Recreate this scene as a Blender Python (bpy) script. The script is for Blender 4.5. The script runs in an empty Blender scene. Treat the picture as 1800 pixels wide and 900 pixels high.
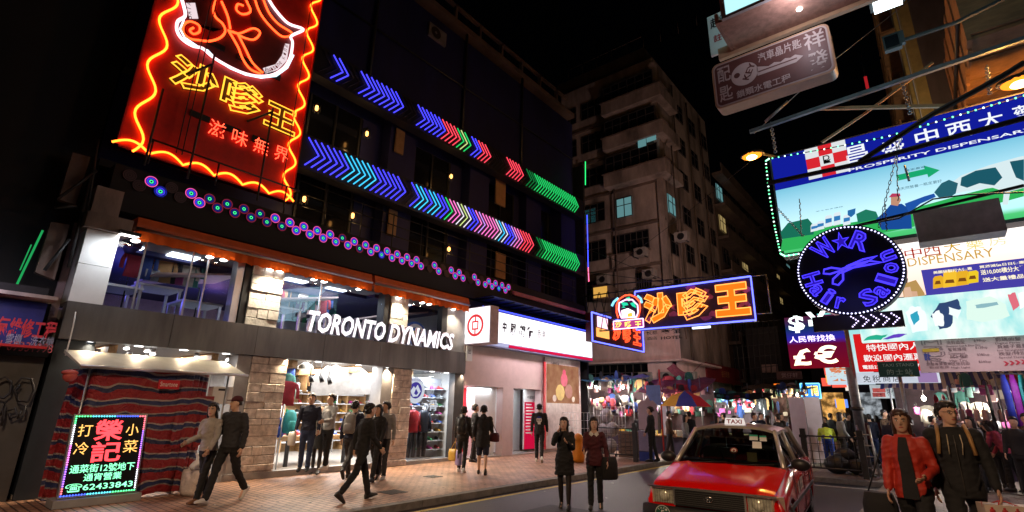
import bpy, bmesh, math, random
from mathutils import Vector, Matrix
RND = random.Random(11)
sc = bpy.context.scene
COL = sc.collection
rad = math.radians

# ---------------------------------------------------------------- camera, world, exposure
EYE = Vector((0, 0, 1.8))
CR = Vector((0.77676991, 0.62950111, 0.0188907))      # camera right
CD = Vector((-0.16531497, 0.23274975, -0.95838328))   # camera down
CF = Vector((-0.60770014, 0.74132038, 0.28485896))    # camera forward
FOC = 895.0                                           # focal length in photo pixels (1800 wide)
cd = bpy.data.cameras.new('camera')
cd.sensor_width = 36.0
cd.lens = 36.0 * FOC / 1800.0
cd.clip_start = 0.05
cd.clip_end = 2000
cam = bpy.data.objects.new('camera', cd)
COL.objects.link(cam)
cam.matrix_world = Matrix(((CR.x, -CD.x, -CF.x, EYE.x), (CR.y, -CD.y, -CF.y, EYE.y), (CR.z, -CD.z, -CF.z, EYE.z), (0, 0, 0, 1)))
sc.camera = cam

w = bpy.data.worlds.new('World')
sc.world = w
w.use_nodes = True
nt = w.node_tree
bg = nt.nodes['Background']
sky = nt.nodes.new('ShaderNodeTexSky')
sky.sky_type = 'NISHITA'
sky.sun_disc = False
sky.sun_elevation = rad(-4)
sky.sun_rotation = rad(60)
nt.links.new(sky.outputs[0], bg.inputs[0])
bg.inputs[1].default_value = 0.012

vs = sc.view_settings
vs.view_transform = 'Standard'
vs.look = 'None'
vs.exposure = 0.0
vs.gamma = 1.0
sc.cycles.use_denoising = True
sc.cycles.max_bounces = 6
sc.cycles.diffuse_bounces = 3
sc.cycles.glossy_bounces = 3
sc.cycles.transparent_max_bounces = 12
sc.cycles.caustics_reflective = False
sc.cycles.caustics_refractive = False
sc.cycles.sample_clamp_indirect = 4.0

def lamp(name, kind, loc, power, col, size=0.1, rot=None, spot=None, aim=None, blend=.6, sy=None):
    l = bpy.data.lights.new(name, kind)
    l.energy = power
    l.color = col
    if kind == 'AREA':
        l.size = size
        if sy:
            l.shape = 'RECTANGLE'; l.size_y = sy
    elif kind in ('POINT', 'SPOT'):
        l.shadow_soft_size = size
    if kind == 'SPOT':
        l.spot_size = rad(spot or 90); l.spot_blend = blend
    o = bpy.data.objects.new(name, l)
    COL.objects.link(o)
    o.location = loc
    if aim is not None:
        o.rotation_euler = (Vector(aim) - Vector(loc)).to_track_quat('-Z', 'Y').to_euler()
    return o

WARM = (1, .82, .62); COOL = (.86, .93, 1); WHITE = (1, .97, .95); SODIUM = (1, .42, .08)
# lights that the photograph shows (or whose lit rooms it shows)
lamp('shop_ceiling_light', 'AREA', (-14.6, 9.2, 2.86), 720, WHITE, 3.6, aim=(-14.6, 9.2, 0), sy=3.8)
lamp('shop_ceiling_light', 'AREA', (-14.6, 4.0, 2.86), 150, WHITE, 2.2, aim=(-14.6, 4.0, 0), sy=2.4)
lamp('window_display_light', 'AREA', (-12.78, 11.5, 2.75), 70, COOL, .25, aim=(-13.4, 11.9, 1.1), sy=.9)
lamp('upper_floor_light', 'AREA', (-15.0, 7.5, 4.95), 240, COOL, 3, aim=(-15.0, 7.5, 0), sy=4)
lamp('upper_floor_blue_light', 'POINT', (-15.2, 3.4, 4.4), 30, (.18, .16, 1), .3)
lamp('upper_floor_blue_light', 'POINT', (-16.5, 6.0, 4.5), 15, (.7, .3, 1), .3)
lamp('bank_lobby_light', 'AREA', (-13.6, 13.9, 2.45), 130, COOL, 1.8, aim=(-13.6, 13.9, 0), sy=1.4)
lamp('bank_lobby_light', 'AREA', (-13.0, 16.4, 2.5), 85, COOL, 1.5, aim=(-13.0, 16.4, 0), sy=.8)
STREET_LAMPS = []

# ---------------------------------------------------------------- helpers
def P(px, py, ax, val):
    """the world point on the plane (axis ax = val) behind a photo pixel"""
    d = CR * (px - 900) + CD * (py - 450) + CF * FOC
    t = (val - EYE[ax]) / d[ax]
    return EYE + d * t

def G(px, py, z=0.0):
    return P(px, py, 2, z)

XF = {}
_mats = {}

def _nodes(name):
    m = bpy.data.materials.new(name)
    m.use_nodes = True
    return m, m.node_tree, m.node_tree.nodes, m.node_tree.links

def M(name, col, rough=.6, metal=0, noise=.25, ns=4, bump=0, bs=40, spec=.5, coat=0, stretch=(1, 1, 1), sheen=0):
    if name in _mats: return _mats[name]
    m, t, N, L = _nodes(name)
    b = N['Principled BSDF']
    b.inputs['Roughness'].default_value = rough
    b.inputs['Metallic'].default_value = metal
    b.inputs['Specular IOR Level'].default_value = spec
    b.inputs['Coat Weight'].default_value = coat
    c = (*col, 1)
    b.inputs['Base Color'].default_value = c
    if noise or bump:
        tc = N.new('ShaderNodeTexCoord')
        mp = N.new('ShaderNodeMapping'); mp.inputs['Scale'].default_value = stretch
        L.new(tc.outputs['Object'], mp.inputs[0])
    if noise:
        n = N.new('ShaderNodeTexNoise'); n.inputs['Scale'].default_value = ns; n.inputs['Detail'].default_value = 8
        n.inputs['Roughness'].default_value = .65
        L.new(mp.outputs[0], n.inputs['Vector'])
        r = N.new('ShaderNodeValToRGB')
        r.color_ramp.elements[0].position = .3; r.color_ramp.elements[1].position = .7
        r.color_ramp.elements[0].color = (*[x * (1 - noise) for x in col], 1)
        r.color_ramp.elements[1].color = (*[min(1, x * (1 + noise)) for x in col], 1)
        L.new(n.outputs[0], r.inputs[0]); L.new(r.outputs[0], b.inputs['Base Color'])
        rr = N.new('ShaderNodeMath'); rr.operation = 'MULTIPLY_ADD'
        rr.inputs[1].default_value = .25 * rough; rr.inputs[2].default_value = rough * .87
        L.new(n.outputs[0], rr.inputs[0]); L.new(rr.outputs[0], b.inputs['Roughness'])
    if bump:
        n2 = N.new('ShaderNodeTexNoise'); n2.inputs['Scale'].default_value = bs; n2.inputs['Detail'].default_value = 5
        L.new(mp.outputs[0], n2.inputs['Vector'])
        bp = N.new('ShaderNodeBump'); bp.inputs['Strength'].default_value = bump; bp.inputs['Distance'].default_value = .02
        L.new(n2.outputs[0], bp.inputs['Height']); L.new(bp.outputs[0], b.inputs['Normal'])
    _mats[name] = m
    return m

def E(name, col, s=1.0, light=True):
    """something that gives off light"""
    if name in _mats: return _mats[name]
    m, t, N, L = _nodes(name)
    N.remove(N['Principled BSDF'])
    e = N.new('ShaderNodeEmission'); e.inputs[0].default_value = (*col, 1); e.inputs[1].default_value = s
    L.new(e.outputs[0], N['Material Output'].inputs[0])
    if not light: m.cycles.emission_sampling = 'NONE'
    _mats[name] = m
    return m

def EN(name, c1, c2, s=1.0, ns=3, light=False, p0=.35, p1=.65, stretch=(1, 1, 1)):
    """backlit print: two colours in soft patches"""
    if name in _mats: return _mats[name]
    m = E(name, c1, s, light)
    t = m.node_tree; N = t.nodes; L = t.links
    e = [n for n in N if n.type == 'EMISSION'][0]
    tc = N.new('ShaderNodeTexCoord'); n = N.new('ShaderNodeTexNoise'); n.inputs['Scale'].default_value = ns; n.inputs['Detail'].default_value = 4
    mp = N.new('ShaderNodeMapping'); mp.inputs['Scale'].default_value = stretch
    L.new(tc.outputs['Object'], mp.inputs[0])
    r = N.new('ShaderNodeValToRGB')
    r.color_ramp.elements[0].position = p0; r.color_ramp.elements[1].position = p1
    r.color_ramp.elements[0].color = (*c1, 1); r.color_ramp.elements[1].color = (*c2, 1)
    L.new(mp.outputs[0], n.inputs['Vector']); L.new(n.outputs[0], r.inputs[0]); L.new(r.outputs[0], e.inputs[0])
    return m

def ramp_em(name, stops, s, axis='Z', lo=0, hi=1, light=True):
    """backlit print whose artwork runs through colours along one axis (object space metres lo..hi)"""
    if name in _mats: return _mats[name]
    m = E(name, stops[0][1], s, light)
    t = m.node_tree; N = t.nodes; L = t.links
    e = [n for n in N if n.type == 'EMISSION'][0]
    tc = N.new('ShaderNodeTexCoord'); sx = N.new('ShaderNodeSeparateXYZ'); mr = N.new('ShaderNodeMapRange')
    mr.inputs[1].default_value = lo; mr.inputs[2].default_value = hi
    r = N.new('ShaderNodeValToRGB')
    while len(r.color_ramp.elements) < len(stops): r.color_ramp.elements.new(.5)
    for k, (p, c) in enumerate(stops):
        r.color_ramp.elements[k].position = p; r.color_ramp.elements[k].color = (*c, 1)
    L.new(tc.outputs['Object'], sx.inputs[0]); L.new(sx.outputs[axis], mr.inputs[0]); L.new(mr.outputs[0], r.inputs[0]); L.new(r.outputs[0], e.inputs[0])
    return m

def glass(name, tint=(.9, .95, 1), refl=.07, rough=.02):
    if name in _mats: return _mats[name]
    m, t, N, L = _nodes(name)
    N.remove(N['Principled BSDF'])
    tr = N.new('ShaderNodeBsdfTransparent'); tr.inputs[0].default_value = (*tint, 1)
    gl = N.new('ShaderNodeBsdfGlossy'); gl.inputs['Roughness'].default_value = rough
    lw = N.new('ShaderNodeLayerWeight'); lw.inputs[0].default_value = .5
    fr = N.new('ShaderNodeMath'); fr.operation = 'POWER'; fr.inputs[1].default_value = 4; L.new(lw.outputs['Facing'], fr.inputs[0])
    ad = N.new('ShaderNodeMath'); ad.operation = 'MULTIPLY_ADD'; ad.inputs[1].default_value = .6; ad.inputs[2].default_value = refl * .6; ad.use_clamp = True
    mx = N.new('ShaderNodeMixShader')
    L.new(fr.outputs[0], ad.inputs[0]); L.new(ad.outputs[0], mx.inputs[0])
    L.new(tr.outputs[0], mx.inputs[1]); L.new(gl.outputs[0], mx.inputs[2]); L.new(mx.outputs[0], N['Material Output'].inputs[0])
    _mats[name] = m
    return m

def paver(name, c1, c2, mortar, bw, bh, rough=.6, wet=.0, vertical=False, msize=.02, bump=.5):
    if name in _mats: return _mats[name]
    m, t, N, L = _nodes(name)
    b = N['Principled BSDF']; b.inputs['Roughness'].default_value = rough
    tc = N.new('ShaderNodeTexCoord'); vec = tc.outputs['Object']
    if vertical:
        s = N.new('ShaderNodeSeparateXYZ'); c = N.new('ShaderNodeCombineXYZ'); a = N.new('ShaderNodeMath')
        L.new(vec, s.inputs[0]); L.new(s.outputs[0], a.inputs[0]); L.new(s.outputs[1], a.inputs[1])
        L.new(a.outputs[0], c.inputs[0]); L.new(s.outputs[2], c.inputs[1]); vec = c.outputs[0]
    br = N.new('ShaderNodeTexBrick'); br.inputs['Scale'].default_value = 1
    br.inputs['Brick Width'].default_value = bw; br.inputs['Row Height'].default_value = bh
    br.inputs['Mortar Size'].default_value = msize; br.inputs['Mortar Smooth'].default_value = .3
    br.inputs['Color1'].default_value = (*c1, 1); br.inputs['Color2'].default_value = (*c2, 1); br.inputs['Mortar'].default_value = (*mortar, 1)
    L.new(vec, br.inputs['Vector'])
    n = N.new('ShaderNodeTexNoise'); n.inputs['Scale'].default_value = 1.3; n.inputs['Detail'].default_value = 8; L.new(tc.outputs['Object'], n.inputs['Vector'])
    mx = N.new('ShaderNodeMix'); mx.data_type = 'RGBA'; mx.blend_type = 'MULTIPLY'; mx.inputs[0].default_value = .75
    r = N.new('ShaderNodeValToRGB'); r.color_ramp.elements[0].position = .35; r.color_ramp.elements[0].color = (.35, .33, .32, 1); r.color_ramp.elements[1].position = .62
    L.new(n.outputs[0], r.inputs[0]); L.new(br.outputs[0], mx.inputs[6]); L.new(r.outputs[0], mx.inputs[7]); L.new(mx.outputs[2], b.inputs['Base Color'])
    bp = N.new('ShaderNodeBump'); bp.inputs['Strength'].default_value = bump; bp.inputs['Distance'].default_value = .01; bp.invert = True
    L.new(br.outputs['Fac'], bp.inputs['Height']); L.new(bp.outputs[0], b.inputs['Normal'])
    _mats[name] = m
    return m

_tx = {}
def text_geo(body, bold=0., shear=0., outline=0., spacing=1.):
    key = (body, bold, shear, outline, spacing)
    if key in _tx: return _tx[key]
    c = bpy.data.curves.new('txt', 'FONT'); c.body = body; c.resolution_u = 2; c.offset = bold; c.shear = shear
    c.space_character = spacing; c.space_line = 1.05
    if outline:
        c.fill_mode = 'NONE'; c.bevel_depth = outline; c.bevel_resolution = 0
    o = bpy.data.objects.new('txt', c); COL.objects.link(o)
    dg = bpy.context.evaluated_depsgraph_get()
    me = bpy.data.meshes.new_from_object(o.evaluated_get(dg))
    v = [tuple(x.co) for x in me.vertices]; f = [tuple(p.vertices) for p in me.polygons]
    bpy.data.objects.remove(o); bpy.data.curves.remove(c); bpy.data.meshes.remove(me)
    if v:
        x0 = min(a[0] for a in v); x1 = max(a[0] for a in v); y0 = min(a[1] for a in v); y1 = max(a[1] for a in v)
    else: x0 = y0 = 0; x1 = y1 = 1
    _tx[key] = (v, f, x0, x1, y0, y1)
    return _tx[key]

def smooth_path(pts, k=5):
    pts = [Vector(p) for p in pts]; out = []
    for i in range(len(pts) - 1):
        a, b, c, d = pts[max(i - 1, 0)], pts[i], pts[i + 1], pts[min(i + 2, len(pts) - 1)]
        for j in range(k):
            t = j / k; out.append(.5 * ((2 * b) + (c - a) * t + (2 * a - 5 * b + 4 * c - d) * t * t + (3 * b - a - 3 * c + d) * t ** 3))
    return out + [pts[-1]]

class MB:
    def __init__(s): s.v = []; s.f = []; s.m = []; s.mats = []; s.sm = []
    def mi(s, mat):
        if mat not in s.mats: s.mats.append(mat)
        return s.mats.index(mat)
    def add(s, v, f, mat, smooth=False):
        o = len(s.v); k = s.mi(mat); s.v += [Vector(x) for x in v]
        for q in f: s.f.append([o + i for i in q]); s.m.append(k); s.sm.append(smooth)
    def box(s, a, b, mat, rot=None):
        """box between two corners"""
        x0, x1 = sorted((a[0], b[0])); y0, y1 = sorted((a[1], b[1])); z0, z1 = sorted((a[2], b[2]))
        v = [(x0, y0, z0), (x1, y0, z0), (x1, y1, z0), (x0, y1, z0), (x0, y0, z1), (x1, y0, z1), (x1, y1, z1), (x0, y1, z1)]
        if rot is not None:
            c = Vector(((x0 + x1) / 2, (y0 + y1) / 2, (z0 + z1) / 2)); v = [c + rot @ (Vector(p) - c) for p in v]
        s.add(v, [(3, 2, 1, 0), (4, 5, 6, 7), (0, 1, 5, 4), (1, 2, 6, 5), (2, 3, 7, 6), (3, 0, 4, 7)], mat)
    def cbox(s, c, d, mat, rot=None):
        c = Vector(c); d = Vector(d) / 2; s.box(c - d, c + d, mat, rot)
    def quad(s, a, b, c, d, mat): s.add([a, b, c, d], [(0, 1, 2, 3)], mat)
    def poly(s, pts, mat): s.add(pts, [tuple(range(len(pts)))], mat)
    def prism(s, pts, vec, mat, smooth=False):
        n = len(pts); vec = Vector(vec); pts = [Vector(p) for p in pts]
        s.add(pts + [p + vec for p in pts], [tuple(range(n))[::-1], tuple(range(n, 2 * n))], mat)
        o = len(s.v) - 2 * n; k = s.mi(mat)
        for i in range(n):
            j = (i + 1) % n
            s.f.append([o + i, o + j, o + n + j, o + n + i]); s.m.append(k); s.sm.append(smooth)
    def loft(s, rings, mat, cap=True, smooth=True, closed=True):
        n = len(rings[0]); v = [p for r in rings for p in r]; f = []
        for i in range(len(rings) - 1):
            for j in range(n if closed else n - 1):
                k = (j + 1) % n; f.append((i * n + j, i * n + k, (i + 1) * n + k, (i + 1) * n + j))
        s.add(v, f, mat, smooth)
        if cap:
            o = len(s.v) - len(v); q = s.mi(mat)
            s.f.append([o + i for i in range(n)][::-1]); s.m.append(q); s.sm.append(False)
            s.f.append([o + len(v) - n + i for i in range(n)]); s.m.append(q); s.sm.append(False)
    def tube(s, pts, r, mat, n=6, cap=True, smooth=True):
        pts = [Vector(p) for p in pts]; rings = []; u = None
        for i, p in enumerate(pts):
            d = (pts[min(i + 1, len(pts) - 1)] - pts[max(i - 1, 0)])
            if d.length < 1e-9: d = Vector((0, 0, 1))
            d.normalize()
            if u is None:
                u = d.orthogonal().normalized()
            else:
                u = (u - d * u.dot(d))
                u = u.normalized() if u.length > 1e-6 else d.orthogonal().normalized()
            w_ = d.cross(u); rr = r[i] if isinstance(r, (list, tuple)) else r
            rings.append([p + (u * math.cos(6.28318 * k / n) + w_ * math.sin(6.28318 * k / n)) * rr for k in range(n)])
        s.loft(rings, mat, cap, smooth)
    def ell(s, c, r, mat, nu=10, nv=7, rot=None):
        c = Vector(c); v = []; f = []
        for i in range(nv + 1):
            a = math.pi * i / nv
            for j in range(nu):
                b = 6.28318 * j / nu
                q = Vector((r[0] * math.sin(a) * math.cos(b), r[1] * math.sin(a) * math.sin(b), r[2] * math.cos(a)))
                v.append(c + (rot @ q if rot is not None else q))
        for i in range(nv):
            for j in range(nu):
                k = (j + 1) % nu; f.append((i * nu + j, (i + 1) * nu + j, (i + 1) * nu + k, i * nu + k))
        s.add(v, f, mat, True)
    def disc(s, c, nrm, r0, r1, mat, n=16):
        """ring (r0>0) or disc facing nrm"""
        c = Vector(c); nrm = Vector(nrm).normalized(); u = nrm.orthogonal().normalized(); w_ = nrm.cross(u)
        dirs = [u * math.cos(6.28318 * k / n) + w_ * math.sin(6.28318 * k / n) for k in range(n)]
        if r0 <= 0: s.poly([c + d * r1 for d in dirs], mat)
        else: s.add([c + d * r0 for d in dirs] + [c + d * r1 for d in dirs], [(k, n + k, n + (k + 1) % n, (k + 1) % n) for k in range(n)], mat)
    def text(s, body, ll, ur, right, up, mat, **kw):
        """fit the writing into the rectangle from lower-left to upper-right of a plane"""
        v, f, x0, x1, y0, y1 = text_geo(body, **kw)
        ll = Vector(ll); ur = Vector(ur); right = Vector(right); up = Vector(up)
        d = ur - ll; W_ = d.dot(right); H_ = d.dot(up); nz = right.cross(up)
        s.add([ll + right * ((p[0] - x0) / (x1 - x0) * W_) + up * ((p[1] - y0) / (y1 - y0) * H_) + nz * (p[2] * H_) for p in v], f, mat)
    def build(s, name, parent=None, bevel=0, subd=0):
        me = bpy.data.meshes.new(name)
        if parent is not None:
            T = XF[parent.as_pointer()]
        else:
            xs = [p.x for p in s.v]; ys = [p.y for p in s.v]; zs = [p.z for p in s.v]
            T = Matrix.Translation(((min(xs) + max(xs)) / 2, (min(ys) + max(ys)) / 2, min(zs)))
        Ti = T.inverted()
        me.from_pydata([tuple(Ti @ p) for p in s.v], [], s.f)
        for m in s.mats: me.materials.append(m)
        me.polygons.foreach_set('material_index', s.m)
        me.polygons.foreach_set('use_smooth', s.sm)
        me.update()
        o = bpy.data.objects.new(name, me); COL.objects.link(o)
        if parent is not None: o.parent = parent
        else: o.matrix_world = T
        XF[o.as_pointer()] = T
        if bevel:
            b = o.modifiers.new('bevel', 'BEVEL'); b.width = bevel; b.segments = 2; b.limit_method = 'ANGLE'; b.angle_limit = rad(40)
        return o

def tag(o, label=None, cat=None, group=None, kind=None):
    if label: o['label'] = label
    if cat: o['category'] = cat
    if group: o['group'] = group
    if kind: o['kind'] = kind
    return o

def thing(name, label, cat, loc=(0, 0, 0), rz=0, group=None, kind=None):
    o = bpy.data.objects.new(name, None); COL.objects.link(o); o.empty_display_size = .1
    o.location = loc; o.rotation_euler = (0, 0, rz)
    XF[o.as_pointer()] = Matrix.Translation(loc) @ Matrix.Rotation(rz, 4, 'Z')
    return tag(o, label, cat, group, kind)

KIDS = {}
def copy_tree(o, loc=None, rz=None, label=None, group=None, parent=None, scale=None):
    c = o.copy(); COL.objects.link(c); c.parent = parent
    for ch in list(o.children): copy_tree(ch, parent=c)
    if loc is not None: c.location = loc
    if rz is not None: c.rotation_euler = (0, 0, rz)
    if scale: c.scale = (scale,) * 3
    if label: c['label'] = label
    if group: c['group'] = group
    return c

Y = Vector((0, 1, 0)); X = Vector((1, 0, 0)); Z = Vector((0, 0, 1))
def FT(mb, body, ll, ur, val, mat, **kw):      # writing on a plane parallel to the left facade (pixels -> world)
    mb.text(body, P(*ll, 0, val), P(*ur, 0, val), Y, Z, mat, **kw)
def ST(mb, body, ll, ur, val, mat, **kw):      # writing on a plane across the street
    mb.text(body, P(*ll, 1, val), P(*ur, 1, val), X, Z, mat, **kw)
def sbox(mb, ll, ur, yv, thick, mat):          # board across the street, front face at y = yv
    a = P(*ll, 1, yv); b = P(*ur, 1, yv); mb.box(a, (b.x, yv + thick, b.z), mat); return a, b
def fbox(mb, ll, ur, xv, thick, mat):
    a = P(*ll, 0, xv); b = P(*ur, 0, xv); mb.box(a, (xv - thick, b.y, b.z), mat); return a, b
def frame_tubes(mb, a, b, ax, val, r, mat):
    if ax == 0: c = [(val, a.y, a.z), (val, b.y, a.z), (val, b.y, b.z), (val, a.y, b.z)]
    else: c = [(a.x, val, a.z), (b.x, val, a.z), (b.x, val, b.z), (a.x, val, b.z)]
    for i in range(4): mb.tube([c[i], c[(i + 1) % 4]], r, mat, 6)

# ---------------------------------------------------------------- materials
FX = -12.39
m_asph = M('asphalt', (.024, .021, .024), .5, noise=.6, ns=1.1, bump=.35, bs=120)
m_line = M('yellow_road_paint', (.5, .38, .05), .6, noise=.35, ns=14)
m_wline = M('white_road_paint', (.5, .5, .48), .6, noise=.35, ns=14)
m_kerb = M('kerb_stone', (.16, .145, .13), .7, noise=.4, ns=6, bump=.3)
m_pave = paver('pink_pavers', (.5, .275, .165), (.37, .2, .125), (.07, .045, .035), .24, .12, .48, msize=.014, bump=.8)
m_pave2 = paver('grey_pavers', (.2, .15, .15), (.15, .115, .115), (.07, .06, .06), .3, .15, .6, msize=.01)
m_black = M('black_metal', (.012, .012, .014), .5, noise=.3)
m_dkmet = M('dark_painted_steel', (.03, .032, .035), .45, .3, noise=.3)
m_steel = M('galvanised_steel', (.33, .34, .36), .4, .8, noise=.25, ns=9)
m_alum = M('brushed_aluminium', (.55, .55, .57), .35, .9, noise=.1)
m_fascia = M('grey_fascia_panels', (.15, .145, .145), .38, .35, noise=.3, ns=1.4, stretch=(1, 2.2, .35))
m_stone = M('cream_stone', (.72, .68, .62), .8, noise=.25, ns=7, bump=.8, bs=14)
m_stone2 = M('brown_stone', (.6, .53, .49), .8, noise=.4, ns=7, bump=.8, bs=14)
m_white = M('white_paint', (.75, .75, .74), .5, noise=.06, ns=3)
m_grey = M('grey_paint', (.3, .3, .31), .5, noise=.15)
m_dgrey = M('charcoal_paint', (.06, .06, .065), .5, noise=.2)
m_wood = M('shop_timber', (.42, .25, .11), .5, noise=.35, ns=3, stretch=(1, 8, 8))
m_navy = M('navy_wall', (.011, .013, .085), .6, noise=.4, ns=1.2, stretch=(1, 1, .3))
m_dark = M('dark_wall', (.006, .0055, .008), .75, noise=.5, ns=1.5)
m_conc = M('stained_concrete', (.30, .245, .225), .85, noise=.7, ns=.75, bump=.3, bs=12, stretch=(1, 1, .35))
m_concd = M('sooty_concrete', (.13, .095, .08), .85, noise=.5, ns=.7, bump=.3, bs=12, stretch=(1, 1, .35))
m_red = M('red_paint', (.5, .02, .03), .45, noise=.12)
def canvas(name, col):
    m = M(name, col, .7, noise=.2, ns=3); t = m.node_tree; N = t.nodes; L = t.links
    b = N['Principled BSDF']; tr = N.new('ShaderNodeBsdfTranslucent'); tr.inputs[0].default_value = (*col, 1); mx = N.new('ShaderNodeMixShader'); mx.inputs[0].default_value = .5
    L.new(b.outputs[0], mx.inputs[1]); L.new(tr.outputs[0], mx.inputs[2]); L.new(mx.outputs[0], N['Material Output'].inputs[0]); return m
m_glass = glass('shop_glass', (.93, .96, 1), .07)
m_winglass = glass('tower_window_glass', (.5, .55, .6), .1, .05)
m_dkglass = M('dark_window', (.006, .007, .01), .12, noise=.2, spec=.6)
e_white = E('white_lamp', (1, .97, .92), 9)
e_panel = E('ceiling_panel_lamp', (.9, .95, 1), 4)
e_sod = E('sodium_lamp', (1, .27, .02), 2.2); e_core = E('sodium_lamp_core', (1, .55, .15), 30)
e_red = E('red_neon', (1, .07, .015), 5)
e_orange = E('orange_neon', (1, .22, .02), 4.2)
e_yellow = E('yellow_neon', (1, .62, .06), 1.6)
e_pink = E('pink_neon', (1, .12, .25), 3.6)
e_blue = E('blue_neon', (.05, .07, 1), 3.2)
e_lblue = E('pale_blue_neon', (.28, .36, 1), 2.6)
e_green = E('green_neon', (.03, 1, .22), 1.5)
e_cyan = E('cyan_neon', (.08, .75, 1), 1.6)
e_wneon = E('white_neon', (.85, .9, 1), 2.2)
e_warm = E('warm_bulb', (1, .42, .1), 5)

# ---------------------------------------------------------------- ground
mb = MB(); mb.box((-60, -25, -.3), (60, 140, 0), m_asph); tag(mb.build('road'), 'dark asphalt street between the shops', kind='structure')
mb = MB(); mb.box((-30, -25, .004), (-7.95, 20.6, .116), m_pave)
mb.box((-30, 32, .004), (-8.5, 140, .116), m_pave2)
tag(mb.build('pavement'), 'pink brick pavement along the shops', kind='structure')
mb = MB()
y = -25
while y < 20.6:
    mb.box((-7.95, y, .002), (-7.75, min(y + .99, 20.6), .124), m_kerb); y += 1.0
mb.box((-12, 20.603, .002), (-7.75, 20.78, .122), m_kerb)
tag(mb.build('kerb'), 'dark stone kerb along the pink pavement', kind='structure')
mb = MB(); pts = [(-7.55, -25), (-7.5, 8), (-7.5, 13), (-7.62, 20), (-8.2, 21.5)]
for a, b in zip(pts, pts[1:]):
    mb.quad((a[0] - .055, a[1], .004), (a[0] + .055, a[1], .004), (b[0] + .055, b[1], .004), (b[0] - .055, b[1], .004), m_line)
mb.quad((-3.0, 16.2, .005), (-1.55, 16.35, .005), (-1.55, 16.45, .005), (-3.0, 16.3, .005), m_wline)
tag(mb.build('road_markings'), 'yellow kerbside line painted on the road', kind='structure')
mb = MB(); mb.box((-1.3, -25, .003), (30, 16.6, .116), m_pave2)
mb.box((-3.3, 17.2, .003), (30, 140, .118), m_pave2)
tag(mb.build('sidewalk'), 'grey brick sidewalk on the right', kind='structure')
mb = MB()
y = -25
while y < 16.6:
    mb.box((-1.47, y, .002), (-1.303, min(y + .99, 16.6), .124), m_kerb); y += 1
mb.box((-3.45, 17.05, .002), (30, 17.197, .124), m_kerb); mb.box((-1.47, 16.603, .002), (30, 16.75, .124), m_kerb); mb.box((-3.45, 17.2, .002), (-3.303, 60, .124), m_kerb)
tag(mb.build('kerb'), 'stone kerb of the right hand sidewalk', kind='structure')
# ================================================================ LEFT: sports shop building
shop = thing('shop_building', 'dark blue building with the brightly lit sports shop on its two lower floors', 'building', (-14, 8, .12))
# upper storeys
mb = MB()
mb.box((-24, 2.0, 5.0), (-13.6, 20.9, 17), m_navy)
mb.box((-13.6, 2.0, 12.0), (-13.1, 20.9, 16.6), m_navy)
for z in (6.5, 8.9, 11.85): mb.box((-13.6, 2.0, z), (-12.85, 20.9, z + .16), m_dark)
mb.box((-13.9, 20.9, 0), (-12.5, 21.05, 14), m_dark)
for y0 in (2.0, 9.35, 13.3, 17.0): mb.box((-13.6, y0, 5.0), (-13.15, y0 + 1.15, 12.0), m_navy)
mb.box((-13.6, 19.6, 5.0), (-13.0, 20.9, 12.0), m_navy)
mb.build('wall', shop)
mb = MB(); mb.box((-24, 1.9, 17), (-13.0, 21, 17.25), m_concd)
for k in range(12): mb.box((-13.3, 3 + k * 1.5, 17.25), (-13.15, 3.12 + k * 1.5, 18.1), m_concd)
mb.box((-13.3, 2.5, 18.0), (-13.15, 20.6, 18.12), m_concd)
mb.build('roof', shop)
m_lit = M('beige_door_panel', (.34, .2, .09), .6, noise=.2)
for (px, py0, py1) in ((880, 322, 357), (690, 372, 412), (880, 448, 486), (703, 232, 266)):
    a = P(px - 9, py1, 0, -13.05); b = P(px + 9, py0, 0, -13.05)
    mb = MB(); mb.box((-13.1, a.y, a.z), (-13.04, b.y, b.z), m_lit); mb.build('door_panel', shop)
# recessed balcony doors and railings
for z0 in (6.7, 9.1):
    for y0 in (6.6, 10.7, 14.7, 18.3):
        mb = MB(); mb.box((-13.62, y0, z0), (-13.56, y0 + 1.9 if y0 < 18 else y0 + 1.2, z0 + 1.9), m_dkglass)
        for k in range(3): mb.box((-13.56, y0 + k * .9 - .03, z0), (-13.5, y0 + k * .9 + .03, z0 + 1.9), m_dkmet)
        mb.build('window', shop)
mb = MB()
for z in (7.05, 7.4, 7.75): mb.tube([(-12.88, 6.0, z), (-12.88, 20.6, z)], .018, m_dkmet, 5)
for k in range(13): mb.tube([(-12.88, 6.0 + k * 1.2, 6.6), (-12.88, 6.0 + k * 1.2, 7.8)], .02, m_dkmet, 5)
mb.build('railing', shop)
for (px, py) in ((557, 190), (645, 235), (793, 310), (535, 350), (620, 379), (789, 438)):
    c = P(px, py, 0, -12.95)
    t = thing('wall_lantern', ('upper' if c.z > 8.9 else 'lower') + ' balcony lantern ' + ('right beside the neon board' if px < 600 else 'second from the neon board' if px < 700 else 'third from the neon board') + ', glowing warm', 'lantern', c)
    mb = MB(); mb.ell(c, (.06, .06, .09), e_warm, 10, 6); mb.build('bulb', t)
    mb = MB()
    mb.tube([c + Vector((0, 0, .12)), c + Vector((0, 0, .2)), c + Vector((-.25, 0, .24))], .025, m_dkmet, 6)
    for k in range(6):
        a = k * 1.0472; mb.tube([c + Vector((.1 * math.cos(a), .1 * math.sin(a), -.14)), c + Vector((.1 * math.cos(a), .1 * math.sin(a), .13))], .008, m_dkmet, 4)
    mb.build('bracket', t)
    lamp('lantern_light', 'POINT', c + Vector((.0, 0, -.28)), 5, (1, .55, .2), .08)

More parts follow.
